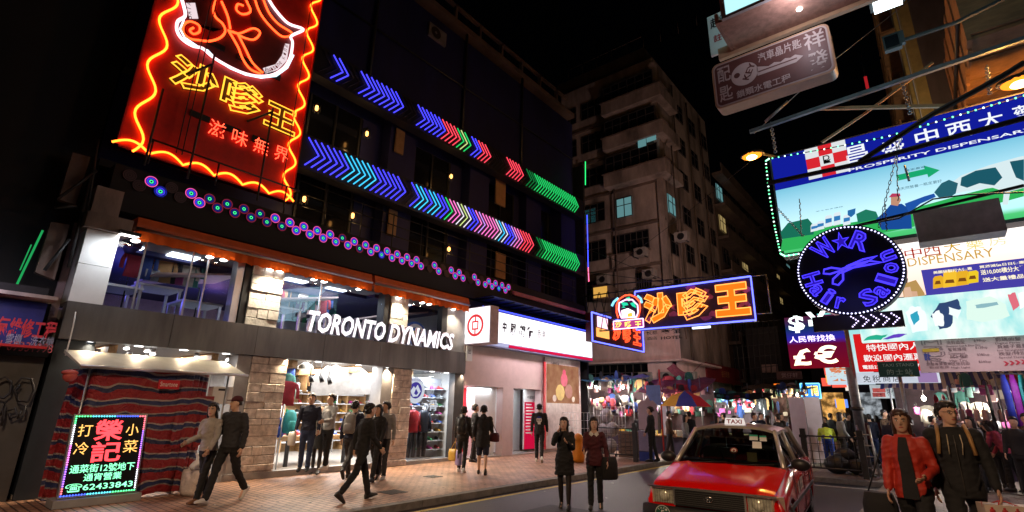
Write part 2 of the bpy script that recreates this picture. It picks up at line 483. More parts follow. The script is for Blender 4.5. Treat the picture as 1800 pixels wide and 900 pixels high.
t = thing('air_conditioner', 'grey air conditioner high on the dark wall above the upper arrow band', 'air conditioner', P(770, 60, 0, -13.0))
c = P(770, 60, 0, -13.0); mb = MB(); mb.box(c + Vector((-.5, -.45, -.3)), c + Vector((0, .45, .3)), M('ac_grey', (.2, .19, .2), .5, noise=.2)); mb.build('casing', t)
mb = MB(); mb.disc(c + Vector((.004, -.1, 0)), X, .06, .25, m_black, 18); mb.build('fan_grille', t)
mb = MB()
for y_ in (8.2, 12.6, 16.4): mb.tube([(-13.02, y_, 12.1), (-13.02, y_, 16.9)], .06, m_dkmet, 6)
mb.tube([(-13.02, 6, 14.2), (-13.02, 20.8, 14.4)], .035, m_dkmet, 5); mb.build('drainpipe', shop)
# fascia between the floors
mb = MB(); yy = 2.03
while yy < 12.7:
    y2 = min(yy + 1.785, 12.74); mb.box((FX - .35, yy + .004, 2.86), (FX, y2 - .004, 3.56), m_fascia); yy = y2
mb.box((FX - .6, 2.03, 3.5), (FX - .02, 12.74, 3.553), m_fascia)
fascia = mb.build('fascia', shop)
# downlights in the fascia soffit
for px, py in ((163, 600), (249, 608), (328, 615), (398, 622), (500, 631), (560, 636), (616, 643), (665, 647), (743, 654), (770, 656), (795, 658)):
    c = P(px, py, 2, 2.85); c.x = -12.55
    mb = MB(); mb.disc((c.x, c.y, 2.848), (0, 0, -1), 0, .085, e_white, 14); mb.disc((c.x, c.y, 2.852), (0, 0, -1), .085, .11, m_alum, 14); mb.build('downlight', shop)
    lamp('fascia_downlight', 'SPOT', (c.x + .1, c.y, 2.82), 240 if px > 420 else 90, (1, .75, .48), .06, spot=130, aim=(c.x + 1.0, c.y, 0), blend=.9)
# stone columns (upper: cream, lower: brown)
def stone_column(y0, y1, z0, z1, x, mat, depth=.5, seed=0, course=.2):
    r = random.Random(seed); mb = MB(); z = z0
    mb.box((x - depth, y0 + .01, z0), (x - .03, y1 - .01, z1), m_dgrey)
    while z < z1 - .02:
        h = min(course * r.uniform(.7, 1.25), z1 - z)
        if z1 - z - h < .07: h = z1 - z
        n = r.choice((1, 2, 2, 3)) if y1 - y0 > .4 else r.choice((1, 2)); cuts = sorted([y0, y1] + [y0 + (y1 - y0) * (k + r.uniform(-.2, .2)) / n for k in range(1, n)])
        for a, b in zip(cuts, cuts[1:]):
            mb.box((x - .05, a + .004, z + .004), (x + r.uniform(-.012, .03), b - .004, z + h - .004), mat)
        z += h
    return mb.build('stone_column', shop, bevel=.012)
stone_column(5.32, 6.1, 3.56, 5.08, FX - .12, m_stone, seed=1, course=.24)
stone_column(9.5, 10.2, 3.56, 5.08, FX - .12, m_stone, seed=2, course=.24)
stone_column(5.62, 6.5, .12, 2.858, FX - .08, m_stone2, seed=3)
stone_column(9.78, 10.5, .12, 2.858, FX - .08, m_stone2, seed=4)
mb = MB()
for a_, b_, m_ in (((FX - .6, 5.3, .12), (FX - .1, 5.61, 2.855), m_grey), ((FX - .6, 9.4, .12), (FX - .1, 9.77, 2.855), m_grey), ((FX - .33, 12.32, .12), (FX - .06, 12.74, 2.855), m_dgrey), ((FX - .33, 11.62, 3.56), (FX - .1, 11.86, 5.08), m_black), ((FX - .5, 11.87, 3.56), (FX - .12, 12.74, 5.08), m_grey), ((FX - .5, 5.16, 3.56), (FX - .16, 5.315, 5.08), m_black), ((FX - .5, 9.3, 3.56), (FX - .16, 9.49, 5.08), m_black), ((FX - .5, 4.98, 3.56), (FX - .2, 5.15, 5.08), m_alum)):
    mb = MB(); mb.box(a_, b_, m_); mb.build('jamb', shop)
mb = MB()   # white tiled pier at the left end
mb.box((FX - 1.2, 2.03, 3.565), (FX - .02, 2.56, 4.3), m_white); mb.box((FX - 1.2, 2.03, 4.308), (FX - .02, 2.56, 5.0), m_white)
mb.box((FX - 1.2, 2.03, .12), (FX - .1, 2.62, 2.858), M('teal_black_pier', (.02, .03, .045), .5, noise=.2))
mb.build('pier', shop)
mb = MB(); mb.box((FX - .6, 1.95, 5.01), (FX + .12, 2.7, 5.32), m_conc); mb.box((FX - .8, 2.0, 5.325), (FX + .02, 2.45, 5.9), m_conc); mb.build('cornice', shop)
# upper glazing
for y0, y1, mull in ((2.57, 4.97, (3.1, 4.02, 4.36)), (6.11, 9.29, (7.25,)), (10.21, 11.61, ())):
    mb = MB(); mb.box((FX - .3, y0, 3.56), (FX - .285, y1, 5.08), m_glass)
    wn = mb.build('shop_window', shop)
    for m_ in mull: mb = MB(); mb.box((FX - .31, m_ - .015, 3.56), (FX - .26, m_ + .015, 5.08), m_alum); mb.build('mullion', wn)
# shop interior, both floors
m_ceil = M('shop_ceiling', (.2, .2, .21), .7, noise=.1); m_floor = M('polished_floor', (.35, .33, .3), .25, noise=.15)
m_mauve = M('mauve_wall', (.36, .27, .29), .6, noise=.2); m_iw = M('light_interior_wall', (.6, .57, .52), .6, noise=.1)
mb = MB()
mb.box((-20.1, 2.0, .12), (-20, 12.6, 5.2), m_iw); mb.box((-20, 1.9, .12), (-12.95, 2.02, 5.2), m_mauve); mb.box((-20, 12.62, .12), (-12.95, 12.74, 5.2), m_iw)
mb.box((-20, 2.02, 2.9), (-12.95, 12.62, 3.45), m_ceil); mb.box((-20, 2.02, 5.1), (-12.9, 12.62, 5.2), m_ceil)
mb.box((-20, 2.02, .125), (-12.6, 12.62, .2), m_floor); mb.box((-19.95, 2.05, 3.46), (-19.9, 8, 5.08), m_mauve)
mb.box((-12.6, 5.35, .122), (FX - .05, 9.4, .26), m_grey)
for k in range(5): mb.box((-19, 3 + k * 2, 2.7), (-13.2, 3.15 + k * 2, 2.895), m_wood)
mb.build('interior', shop)
for x, y, q in ((-14.2, 6.6, .25), (-16.0, 3.6, .25), (-15.9, 8.9, .25), (-17, 5.0, .25), (-13.6, 3.0, .25), (-14.9, 2.9, .2), (-13.5, 4.05, .3), (-15.3, 4.8, .3), (-13.6, 6.9, .3), (-13.7, 8.2, .3), (-15, 7.6, .3), (-13.8, 10.8, .3), (-15.2, 9.4, .3), (-16.6, 6.4, .3)):
    mb = MB(); mb.box((x - q, y - q, 5.06), (x + q, y + q, 5.095), e_panel); mb.build('ceiling_panel', shop)
r = random.Random(5); UPRAIL = []
m_shelfw = M('shelf_white', (.6, .6, .62), .5, noise=.05)
for k, (y, x, z, h) in enumerate(((3.0, -14.0, 3.46, .75), (3.9, -14.4, 3.46, .95), (4.6, -13.7, 3.46, .6), (6.9, -14.2, 3.46, .9), (8.4, -14.0, 3.46, .8))):
    t = thing('display_table', ['white display table by the blue lit corner of the upper floor', 'tall display table in the middle of the first upstairs window', 'low display table at the right of the first upstairs window', 'display table in the second upstairs window behind the first letters', 'display table in the second upstairs window near the stone column'][k], 'table', (x, y, z))
    mb = MB(); mb.box((x - .5, y - .45, z + h - .05), (x + .5, y + .45, z + h), m_shelfw); mb.build('tabletop', t)
    for sx in (-.45, .45):
        for sy in (-.4, .4):
            mb = MB(); mb.box((x + sx - .03, y + sy - .03, z), (x + sx + .03, y + sy + .03, z + h - .052), m_alum); mb.build('leg', t)
for k, (x, y0, y1) in enumerate(((-13.9, 3.2, 4.7), (-14.6, 6.6, 8.8))):
    t = thing('clothes_rail', ['clothes rail behind the first upstairs window', 'clothes rail behind the second upstairs window'][k], 'rail', (x, (y0 + y1) / 2, 3.46))
    mb = MB(); mb.tube([(x, y0, 3.46), (x, y0, 4.5), (x, y1, 4.5), (x, y1, 3.46)], .02, m_black, 6); mb.build('frame', t)
    UPRAIL.append((x, y0, y1))
# slanted ceiling panels hanging in the upper room
m_pan = M('slanted_panel', (.42, .3, .27), .6, noise=.15)
for k, (y, x) in enumerate(((4.5, -14.2), (7.6, -14.6), (10.9, -14.2))):
    t = MB(); t.prism([(x - .8, y - .9, 4.55), (x - .8, y + .9, 4.9), (x - .8, y + .9, 4.95), (x - .8, y - .9, 4.6)], (1.6, 0, 0), m_pan)
    o = t.build('ceiling_baffle', shop)
# round blue/yellow disc poster upstairs (right window)
t = thing('round_wall_sign', 'round blue, white and yellow disc behind the third upstairs window', 'sign', (-13.0, 10.95, 3.6))
mb = MB(); mb.prism([(-13.0, 10.95 + .5 * math.cos(a * .2618), 3.95 + .5 * math.sin(a * .2618)) for a in range(24)], (-.04, 0, 0), M('disc_blue', (.03, .12, .5), .5)); mb.build('disc', t)
mb = MB(); mb.disc((-12.99, 10.95, 3.95), X, .3, .42, m_white, 24); mb.disc((-12.988, 10.95, 3.95), X, 0, .2, M('disc_yellow', (.6, .5, .05), .5), 20); mb.build('ring', t)

# --- ground floor stock
t = thing('shoe_shelf', 'tall timber shelving with shoes on the back wall of the shop', 'shelf', (-17.5, 11.0, .2))
mb = MB(); mb.box((-17.9, 9.2, .2), (-17.8, 12.4, 2.3), m_wood)
for y in (9.2, 10.0, 10.8, 11.6, 12.4): mb.box((-17.8, y - .03, .2), (-17.4, y + .03, 2.3), m_wood)
mb.build('case', t)
for k in range(6):
    mb = MB(); mb.box((-17.8, 9.23, .5 + k * .32), (-17.38, 12.37, .53 + k * .32), m_shelfw); mb.build('shelf', t)
shoe_cols = [(.5, .05, .05), (.05, .12, .5), (.6, .6, .6), (.55, .3, .04), (.05, .35, .12), (.03, .03, .03), (.5, .05, .3)]
def shoe_mesh(k, c):
    m = M(f'shoe_colour_{k}', c, .5, noise=0); mb = MB()
    rings = []
    for (yy, w_, h) in ((-.13, .03, .09), (-.08, .042, .12), (-.02, .04, .1), (.05, .045, .065), (.11, .042, .05), (.15, .02, .03)):
        rings.append([(w_ * math.cos(a * .7854), yy, .012 + max(0, .5 + .5 * math.sin(a * .7854)) * h) for a in range(8)])
    mb.loft(rings, m); mb.box((-.045, -.135, 0), (.045, .15, .014), m_white)
    return mb.build('shoe')
shoes = [shoe_mesh(k, c) for k, c in enumerate(shoe_cols)]
i = 0
def put_shoe(loc, rz, lab, grp):
    global i
    s = shoes[i % 7]
    if i < 7:
        s.location = loc; s.rotation_euler = (0, 0, rz); tag(s, lab, 'shoe', grp)
    else:
        tag(copy_tree(s, loc, rz), lab, 'shoe', grp)
    i += 1
for k in range(1, 6):
    for j in range(9): put_shoe((-17.55, 9.4 + j * .36 + r.uniform(-.04, .04), .53 + k * .32), -1.57 + r.uniform(-.3, .3), 'training shoe on the timber shelves at the back of the shop', 'shoes on the back shelves')
t = thing('shoe_wall', 'white shoe wall behind the display window with the round logo', 'shelf', (-13.35, 11.6, .2))
mb = MB(); mb.box((-13.45, 10.7, .2), (-13.4, 12.6, 2.7), m_shelfw); mb.build('backboard', t)
for k in range(8):
    mb = MB(); mb.box((-13.4, 10.75, .42 + k * .27), (-13.12, 12.58, .44 + k * .27), m_shelfw); mb.build('shelf', t)
for k in range(8):
    for j in range(5): put_shoe((-13.25, 11.1 + j * .33, .44 + k * .27), -1.57 + r.uniform(-.2, .2), 'training shoe on the white shoe wall in the display window', 'shoes in the display window')
t = thing('shoe_wall', 'white wall shelving with bright shoes along the right side of the shop', 'shelf', (-15.2, 12.4, .2))
mb = MB(); mb.box((-17.2, 12.55, .2), (-13.5, 12.6, 2.6), m_shelfw); mb.build('backboard', t)
for k in range(6):
    mb = MB(); mb.box((-17.2, 12.25, .6 + k * .32), (-13.55, 12.548, .63 + k * .32), m_shelfw); mb.build('shelf', t)
for k in range(6):
    for j in range(10): put_shoe((-17.0 + j * .36, 12.4, .63 + k * .32), 3.14 + r.uniform(-.3, .3), 'bright training shoe on the right hand wall shelving of the shop', 'shoes on the right wall shelving')
# table with goods in the opening
t = thing('sale_table', 'long wooden sale table inside the shop opening', 'table', (-14.0, 8.2, .2))
mb = MB(); mb.box((-14.5, 7.3, .85), (-13.5, 9.2, .95), m_wood); mb.build('tabletop', t)
for sx in (-14.45, -13.62):
    for sy in (7.35, 9.07):
        mb = MB(); mb.box((sx, sy, .2), (sx + .08, sy + .08, .848), m_black); mb.build('leg', t)
for j in range(12): put_shoe((-13.75 - .4 * (j % 2), 7.45 + j * .14, .95), r.uniform(-3, 3), 'training shoe heaped on the wooden sale table', 'shoes on the sale table')
# hanging clothes at the left of the opening and rucksacks
gcols = [(.36, .03, .05), (.04, .08, .28), (.3, .31, .33), (.42, .24, .1), (.025, .025, .03), (.3, .06, .2), (.5, .47, .4), (.06, .2, .17), (.48, .3, .3)]
def garment(k, c, name='garment', w_=.42, h=.75, d=.09):
    m = M(f'cloth_{k}', c, .85, noise=.15, ns=9, bump=.4, bs=18)
    rings = []
    boxy = k % 3 == 2
    prof = [(-h, .92, 1), (-h * .95, 1, 1), (-h * .3, 1, 1), (-.1, .96, .8), (-.08, .9, .3)] if boxy else [(-h, .9, 1), (-h * .6, .82, 1), (-h * .25, .85, 1.1), (-.06, 1.0, .8), (0, .35, .4)]
    sq = lambda t: math.copysign(abs(t) ** (.35 if boxy else 1), t)
    for (z, a, b) in prof:
        rings.append([(d * b * .5 * sq(math.cos(q * .5236)) * (1 + (0 if boxy else .25) * math.sin(q * 2.1 + z * 7)), w_ * a * .5 * sq(math.sin(q * .5236)), z) for q in range(12)])
    mb = MB(); mb.loft(rings, m)
    if boxy: mb.tube([(0, -.07, -.1), (0, -.06, .03), (0, 0, .07), (0, .06, .03), (0, .07, -.1)], .012, m_blackcloth, 5)
    for s in () if boxy else (-1, 1):
        mb.loft([[(d * .3 * math.cos(q * 1.0472) , s * (w_ * .46 + oo) + .05 * math.sin(q * 1.0472), zz) for q in range(6)] for (oo, zz) in ((0, -.07), (.05, -h * .4), (.055, -h * .72))], m)
    return mb.build(name)
m_blackcloth = M('bag_handle_black', (.015, .015, .015), .7)
garments = [garment(k, c, w_=(.5, .34, .3)[k % 3], h=(.62, .85, .36)[k % 3], d=(.03, .05, .1)[k % 3]) for k, c in enumerate(gcols)]
gi = 0
def put_garment(loc, rz, lab, grp, scale=1, pick=None):
    global gi
    k = gi % len(garments) if pick is None else pick
    g = garments[k]
    if not g.get('used'):
        g['used'] = 1; g.location = loc; g.rotation_euler = (0, 0, rz); tag(g, lab, 'garment', grp)
        if scale != 1: g.scale = (scale,) * 3
    else:
        tag(copy_tree(g, loc, rz, scale=scale), lab, 'garment', grp)
    gi += 1
for x, y0, y1 in UPRAIL:
    for k in range(int((y1 - y0) / .17)): put_garment((x, y0 + .1 + k * .17, 4.48), r.uniform(-.4, .4), 'jacket or bag on the upstairs clothes rails', 'clothes on the upstairs rails', 1.0)
t = thing('clothes_rail', 'chrome clothes rail full of jackets at the left of the shop opening', 'rail', (-14.2, 7.2, .2))
mb = MB(); mb.tube([(-15.1, 7.85, .2), (-15.1, 7.85, 1.75), (-13.2, 6.95, 1.75), (-13.2, 6.95, .2)], .02, m_alum, 6); mb.build('frame', t)
for k in range(8): put_garment((-15.0 + k * .25, 7.8 - k * .118, 1.73), -.4 + r.uniform(-.3, .3), 'jacket hanging on the chrome rail left inside the shop', 'jackets on the shop rail')
t = thing('clothes_rail', 'wall rail with colourful clothes high on the left inside the shop', 'rail', (-16.5, 9.4, 1.5))
mb = MB(); mb.tube([(-16.6, 8.6, 2.2), (-16.6, 10.7, 2.2)], .02, m_alum, 6); mb.tube([(-16.6, 8.65, 2.2), (-16.6, 8.65, .2)], .02, m_alum, 6); mb.tube([(-16.6, 10.65, 2.2), (-16.6, 10.65, .2)], .02, m_alum, 6); mb.build('frame', t)
for k in range(8): put_garment((-16.6, 8.8 + k * .24, 2.18), 1.57 + r.uniform(-.3, .3), 'bright top on the wall rail deep inside the shop', 'tops on the wall rail')
def backpack(loc, rz, col, lab, scale=1):
    t = thing('rucksack', lab, 'rucksack', loc, rz)
    Mx = XF[t.as_pointer()]; m = M('rucksack_' + lab[:8].replace(' ', '_'), col, .7, noise=.2, bump=.3)
    mb = MB(); mb.loft([[Mx @ Vector((.15 * a * scale * math.cos(q * .7854), .11 * a * scale * math.sin(q * .7854), z * scale)) for q in range(8)] for z, a in ((0, .8), (.05, 1), (.3, 1.05), (.42, .85), (.48, .4))], m); mb.build('bag_body', t)
    mb = MB(); mb.loft([[Mx @ Vector((.11 * a * scale * math.cos(q * .7854), (-.12 + .04 * math.sin(q * .7854)) * scale, z * scale)) for q in range(8)] for z, a in ((.04, .7), (.1, 1), (.22, .9), (.26, .5))], m); mb.build('pocket', t)
    return t
backpack((-13.2, 7.15, 1.05), 1.57, (.01, .22, .26), 'teal rucksack hanging just inside the shop opening', 1.2)
backpack((-13.35, 6.95, .95), 1.4, (.01, .05, .35), 'blue rucksack hanging beside the teal one', 1.0)
# gable-shaped grey ceiling panels
m_gable = M('grey_gable_panel', (.3, .29, .28), .7, noise=.25)
mb = MB()
mb.prism([(-13.6, 7.9, 2.0), (-13.6, 9.9, 2.1), (-13.6, 9.9, 2.6), (-13.6, 9.5, 2.85), (-13.6, 8.3, 2.85), (-13.6, 7.9, 2.5)], (-.06, 0, 0), m_gable); mb.build('ceiling_panel_board', shop)
mb = MB(); mb.prism([(-15.6, 6.0, 2.0), (-15.6, 7.6, 2.0), (-15.6, 7.6, 2.85), (-15.6, 6.0, 2.85)], (-.06, 0, 0), m_gable); mb.build('ceiling_panel_board', shop)
for k, (px, py) in enumerate(((488, 640), (537, 645), (590, 650))):
    c = P(px, py, 0, -13.2)
    t = thing('pendant_lamp', ['leftmost', 'middle one', 'rightmost'][k] + ' of three wide metal pendant lamps in the shop opening', 'lamp', c)
    mb = MB(); mb.loft([[(c.x + rr * math.cos(q * .5236), c.y + rr * math.sin(q * .5236), c.z + z) for q in range(12)] for rr, z in ((.2, -.06), (.19, .02), (.08, .1), (.02, .13))], M('pale_lamp_shade', (.6, .57, .5), .4, noise=.1), cap=False); mb.build('shade', t)
    mb = MB(); mb.disc(c + Vector((0, 0, -.04)), (0, 0, -1), 0, .17, e_white, 14); mb.build('bulb', t)
    mb = MB(); mb.tube([c + Vector((0, 0, .13)), (c.x, c.y, 2.89)], .008, m_black, 4); mb.build('cord', t)
for k, (px, py) in enumerate(((170, 622), (222, 612), (226, 628), (258, 632), (258, 617), (268, 622), (345, 628), (400, 632))):
    c = P(px, py, 0, -13.1)
    t = thing('spotlight', f'small white spotlight above the canvas stall, ' + ['far left end', 'left, upper', 'left, lower', 'second from left, lower', 'second from left, upper', 'middle', 'right of the middle', 'right end'][k], 'spotlight', c)
    mb = MB(); mb.tube([c + Vector((0, 0, .1)), c], [.05, .06], m_white, 10); mb.build('can', t)
    mb = MB(); mb.disc(c + Vector((.02, 0, -.01)), (.5, 0, -1), 0, .055, e_white, 10); mb.build('lens', t)
for k, c in enumerate(((-13.0, 7.45, 2.5), (-13.0, 7.75, 2.52), (-13.0, 8.0, 2.48))):
    t = thing('spotlight', ['left', 'middle', 'right'][k] + ' one of three black ceiling spotlights in the shop opening', 'spotlight', c)
    mb = MB(); c = Vector(c); mb.tube([c, c + Vector((.06, .03, -.16))], [.05, .06], m_black, 8); mb.tube([c, c + Vector((0, 0, .38))], .012, m_black, 5); mb.build('can', t)
# display window with roundel and lettering
mb = MB(); mb.box((FX - .3, 10.51, .22), (FX - .285, 12.31, 2.85), m_glass); dw = mb.build('display_window', shop)
mb = MB(); mb.box((FX - .5, 10.5, .12), (FX - .1, 12.32, .22), m_grey); mb.build('sill', dw)
cl = P(731, 686, 0, FX - .27)
t = thing('window_roundel', 'round white and blue mountain roundel stuck on the display window', 'sign', cl)
m_rw = E('roundel_white', (.75, .8, .9), .8, False); m_rb = E('roundel_blue', (.07, .05, .35), .8, False)
mb = MB(); mb.prism([(FX - .284, cl.y + .37 * math.cos(a * .2094), cl.z + .4 * math.sin(a * .2094)) for a in range(30)], (.008, 0, 0), m_rw); mb.build('disc', t)
mb = MB(); mb.disc((FX - .272, cl.y, cl.z), X, 0, .25, m_rb, 28)
mb.poly([(FX - .268, cl.y - .22, cl.z - .03), (FX - .268, cl.y - .09, cl.z + .12), (FX - .268, cl.y - .03, cl.z + .06), (FX - .268, cl.y + .06, cl.z + .17), (FX - .268, cl.y + .2, cl.z - .03), (FX - .268, cl.y + .08, cl.z - .18), (FX - .268, cl.y - .1, cl.z - .2)], m_rw)
mb.poly([(FX - .264, cl.y - .07, cl.z - .1), (FX - .264, cl.y, cl.z + .05), (FX - .264, cl.y + .1, cl.z - .08), (FX - .264, cl.y + .02, cl.z - .15)], m_rb)
mb.text('TORONTO DYNAMICS', (FX - .268, cl.y - .24, cl.z + .27), (FX - .268, cl.y + .24, cl.z + .34), Y, Z, m_rb); mb.build('emblem', t)
mb = MB(); FT(mb, '常峰2014', (747, 682), (775, 672), FX - .275, m_rw); FT(mb, '認', (749, 700), (763, 684), FX - .275, m_rw); FT(mb, '滑', (747, 722), (770, 703), FX - .275, m_rw, bold=.01)
tag(mb.build('window_lettering'), 'white lettering stuck on the display window beside the roundel', 'lettering')
# mannequins
def mannequin(y, jc, lab, k):
    t = thing('mannequin', lab, 'mannequin', (-13.1 + .25, y, .22)); XF[t.as_pointer()] = Matrix.Translation((-13.1, y, .22))
    mj = M(f'puffer_{k}', jc, .5, noise=.15, bump=.5, bs=12); mk = M('mannequin_trousers', (.012, .012, .016), .7)
    mb = MB()
    mb.loft([[(-13.1 + b * math.cos(q * .5236), y + a * math.sin(q * .5236), z) for q in range(12)] for z, a, b in ((1.0, .19, .13), (1.08, .2, .14), (1.16, .185, .13), (1.25, .2, .145), (1.33, .19, .135), (1.42, .21, .15), (1.5, .2, .13), (1.6, .2, .12), (1.66, .1, .09))], mj)
    for s in (-1, 1): mb.tube([(-13.1, y + s * .2, 1.58), (-13.1, y + s * .27, 1.3), (-13.05, y + s * .27, 1.02)], [.07, .065, .05], mj, 8)
    mb.build('jacket', t); mb = MB()
    for s in (-1, 1): mb.tube([(-13.1, y + s * .09, 1.05), (-13.1, y + s * .1, .65), (-13.12, y + s * .1, .28)], [.1, .08, .055], mk, 8)
    mb.build('trousers', t)
    mb = MB(); mb.tube([(-13.1, y, 1.64), (-13.1, y, 1.74)], [.055, .05], m_white, 10); mb.cbox((-13.05, y, .24), (.4, .4, .02), m_alum); mb.build('stand', t)
mannequin(10.98, (.45, .02, .03), 'headless mannequin in a red padded jacket in the display window', 0)
mannequin(11.4, (.02, .03, .05), 'headless mannequin in a dark padded jacket in the display window', 1)
# letters on the fascia
t = thing('shop_sign', 'large white slanted shop name letters standing on the grey fascia', 'sign', (FX, 9.4, 3.56))
e_let = E('letter_face', (1, .93, .97), 1.6); m_lets = M('letter_return', (.4, .3, .36), .5, noise=0)
def big_word(word, y0, y1):
    v, f, x0, x1, z0, z1 = text_geo(word, .03, .22); n = len(v); mbk = MB(); mfr = MB()
    H_ = .56; zb = 3.57
    q = lambda p, xo: Vector((FX + xo, y0 + (p[0] - x0) / (x1 - x0) * (y1 - y0), zb + (p[1] - z0) / (z1 - z0) * H_))
    mfr.add([q(p, .06) for p in v], f, e_let)
    from collections import Counter
    ed = Counter(tuple(sorted((a, b))) for p in f for a, b in zip(p, p[1:] + p[:1]))
    for (a, b), c in ed.items():
        if c == 1: mbk.quad(q(v[a], -.05), q(v[b], -.05), q(v[b], .058), q(v[a], .058), m_lets)
    mfr.build('letter_faces', t); mbk.build('letter_sides', t)
big_word('TORONTO', P(537, 580, 0, FX).y, P(674, 600, 0, FX).y); big_word('DYNAMICS', P(680, 600, 0, FX).y, P(795, 613, 0, FX).y)

# awnings over the upper windows
m_or = canvas('orange_canvas', (.8, .13, .012)); m_orl = M('orange_cassette', (.6, .12, .03), .5, noise=.15)
def awning(y0, y1, lab):
    t = thing('awning', lab, 'awning', (-12.3, (y0 + y1) / 2, 5.1))
    mb = MB(); mb.prism([(-12.85, y0, 5.16), (-12.85, y0, 5.48), (-12.37, y0, 5.46), (-12.32, y0, 5.3), (-12.34, y0, 5.16)], (0, y1 - y0, 0), m_orl); mb.build('cassette', t)
    mb = MB(); mb.tube([(-12.3, y0, 5.2), (-12.3, y1, 5.2)], .035, m_alum, 8); mb.build('front_bar', t)
    mb = MB(); n = int((y1 - y0) / .07); v = []; f = []
    for k in range(n + 1):
        yy = y0 + (y1 - y0) * k / n; ph = (yy / .28) % 1; zb = 4.93 + .05 * abs(math.cos(ph * math.pi)); xw = -12.33 + .022 * math.sin(yy * 22)
        v += [(xw, yy, 5.17), (xw + .01, yy, zb)]
        if k: f.append((2 * k - 2, 2 * k, 2 * k + 1, 2 * k - 1))
    mb.add(v, f, m_or, True); mb.build('valance', t)
awning(2.78, 8.62, 'long orange awning with a scalloped valance over the first two upstairs windows')
awning(8.72, 12.72, 'shorter orange awning with a scalloped valance over the third upstairs window')
for k, y in enumerate((2.85, 4.3, 4.6, 5.7, 5.95, 6.9, 7.2, 8.3, 9.75, 10.7, 11.0, 12.1)):
    mb = MB(); mb.tube([(-12.52, y, 5.1), (-12.48, y, 4.98)], [.045, .055], m_black, 8, cap=False); mb.disc((-12.475, y, 4.972), (.25, 0, -1), 0, .085, e_white, 12)
    mb.build('downlight', shop)
    lamp('awning_bulb', 'POINT', (-12.47, y, 5.0), 7, (1, .8, .6), .04)
    if y in (5.7, 5.95, 9.75, 12.1): lamp('column_downlight', 'SPOT', (-12.2, y, 4.95), 110, (1, .86, .64), .05, spot=110, aim=(-12.5, y, 3.6), blend=.8)
t = thing('floodlight', 'white floodlight on a bracket at the left end of the orange awning', 'floodlight', (-12.25, 2.62, 5.0))
mb = MB(); mb.prism([(-12.45, 2.5, 5.13), (-12.1, 2.5, 5.05), (-12.1, 2.5, 4.98), (-12.45, 2.5, 5.02)], (0, .34, 0), m_black); mb.tube([(-12.5, 2.67, 5.1), (-12.5, 2.67, 5.3)], .02, m_black, 5); mb.build('housing', t)
mb = MB(); mb.quad((-12.43, 2.52, 5.012), (-12.43, 2.82, 5.012), (-12.12, 2.82, 4.972), (-12.12, 2.52, 4.972), e_white); mb.build('lens', t)
lamp('floodlight_beam', 'SPOT', (-12.0, 2.6, 4.95), 55, COOL, .06, spot=140, aim=(-12.4, 2.3, 3.6), blend=.9)

# rosette canopy
canopy = thing('light_canopy', 'dark sloping canopy studded with two rows of ring lights above the orange awnings', 'canopy', (-12.6, 11.5, 5.55))
mb = MB()
mb.prism([(-13.2, 2.2, 5.6), (-12.55, 2.2, 5.55), (-12.43, 2.2, 6.0), (-12.43, 2.2, 6.48), (-13.2, 2.2, 6.49)], (0, 18.5, 0), m_dark)
for k in range(13): mb.box((-12.55, 13.3 + k * .58, 5.5), (-11.7, 13.34 + k * .58, 5.54), m_dkmet)
mb.box((-12.6, 13.2, 5.55), (-11.66, 20.75, 5.57), M('blue_soffit', (.02, .035, .12), .4, noise=.4, ns=2)); mb.build('board', canopy)
RC = {'on': (E('ring_pink', (1, .1, .45), 1.1), E('ring_blue', (.06, .06, 1), 1.2), E('ring_green', (.05, 1, .35), 1.4)),
      'half': (E('ring_dim_red', (.5, .03, .1), .5, False), E('ring_dim_blue', (.02, .03, .4), .6, False), E('ring_green', (.05, 1, .35), 1.4)),
      'blue': (E('ring_blue2', (.03, .05, 1), .3), E('ring_blue', (.06, .06, 1), 1.2), E('ring_green', (.05, 1, .35), 1.4)),
      'off': (M('ring_unlit', (.1, .05, .07), .5, noise=0),) * 3}
def rosette(y, z, st):
    a, b, c = RC[st]; mb = MB(); x = -12.395; n = 20
    mb.disc((x - .004, y, z), X, 0, .125, m_black, n)
    mb.disc((x, y, z), X, .104, .122, a, n); mb.disc((x, y, z), X, .074, .088, b, n); mb.disc((x, y, z), X, .055, .066, b, n); mb.disc((x, y, z), X, .022, .04, c, 12)
    mb.tube([(x - .06, y, z), (x - .005, y, z)], .126, m_black, n, smooth=False)
    return mb.build('ring_light', canopy)
top = 'off on off on half half half half on on on on on half on on on on on on on off on off on on off on off on on on on'.split()
bot = 'off blue off on half half half half half on on on on on half on blue on on on on off on off on on off on on on blue on'.split()
for k in range(47):
    y = 2.47 + k * .39
    if y < 15.3:
        rosette(y, 6.3, top[k] if k < len(top) else 'off'); rosette(y + .2, 6.14, bot[k] if k < len(bot) else 'off')
m_tile = M('dusky_rose_tile', (.5, .16, .24), .5, noise=.2)
for k in range(34):
    y = 15.25 + k * .16
    mb = MB(); mb.tube([(-12.9, y, 6.32), (-12.25, y, 6.08)], [.06, .085], m_tile, 10); mb.build('roof_tile', canopy)

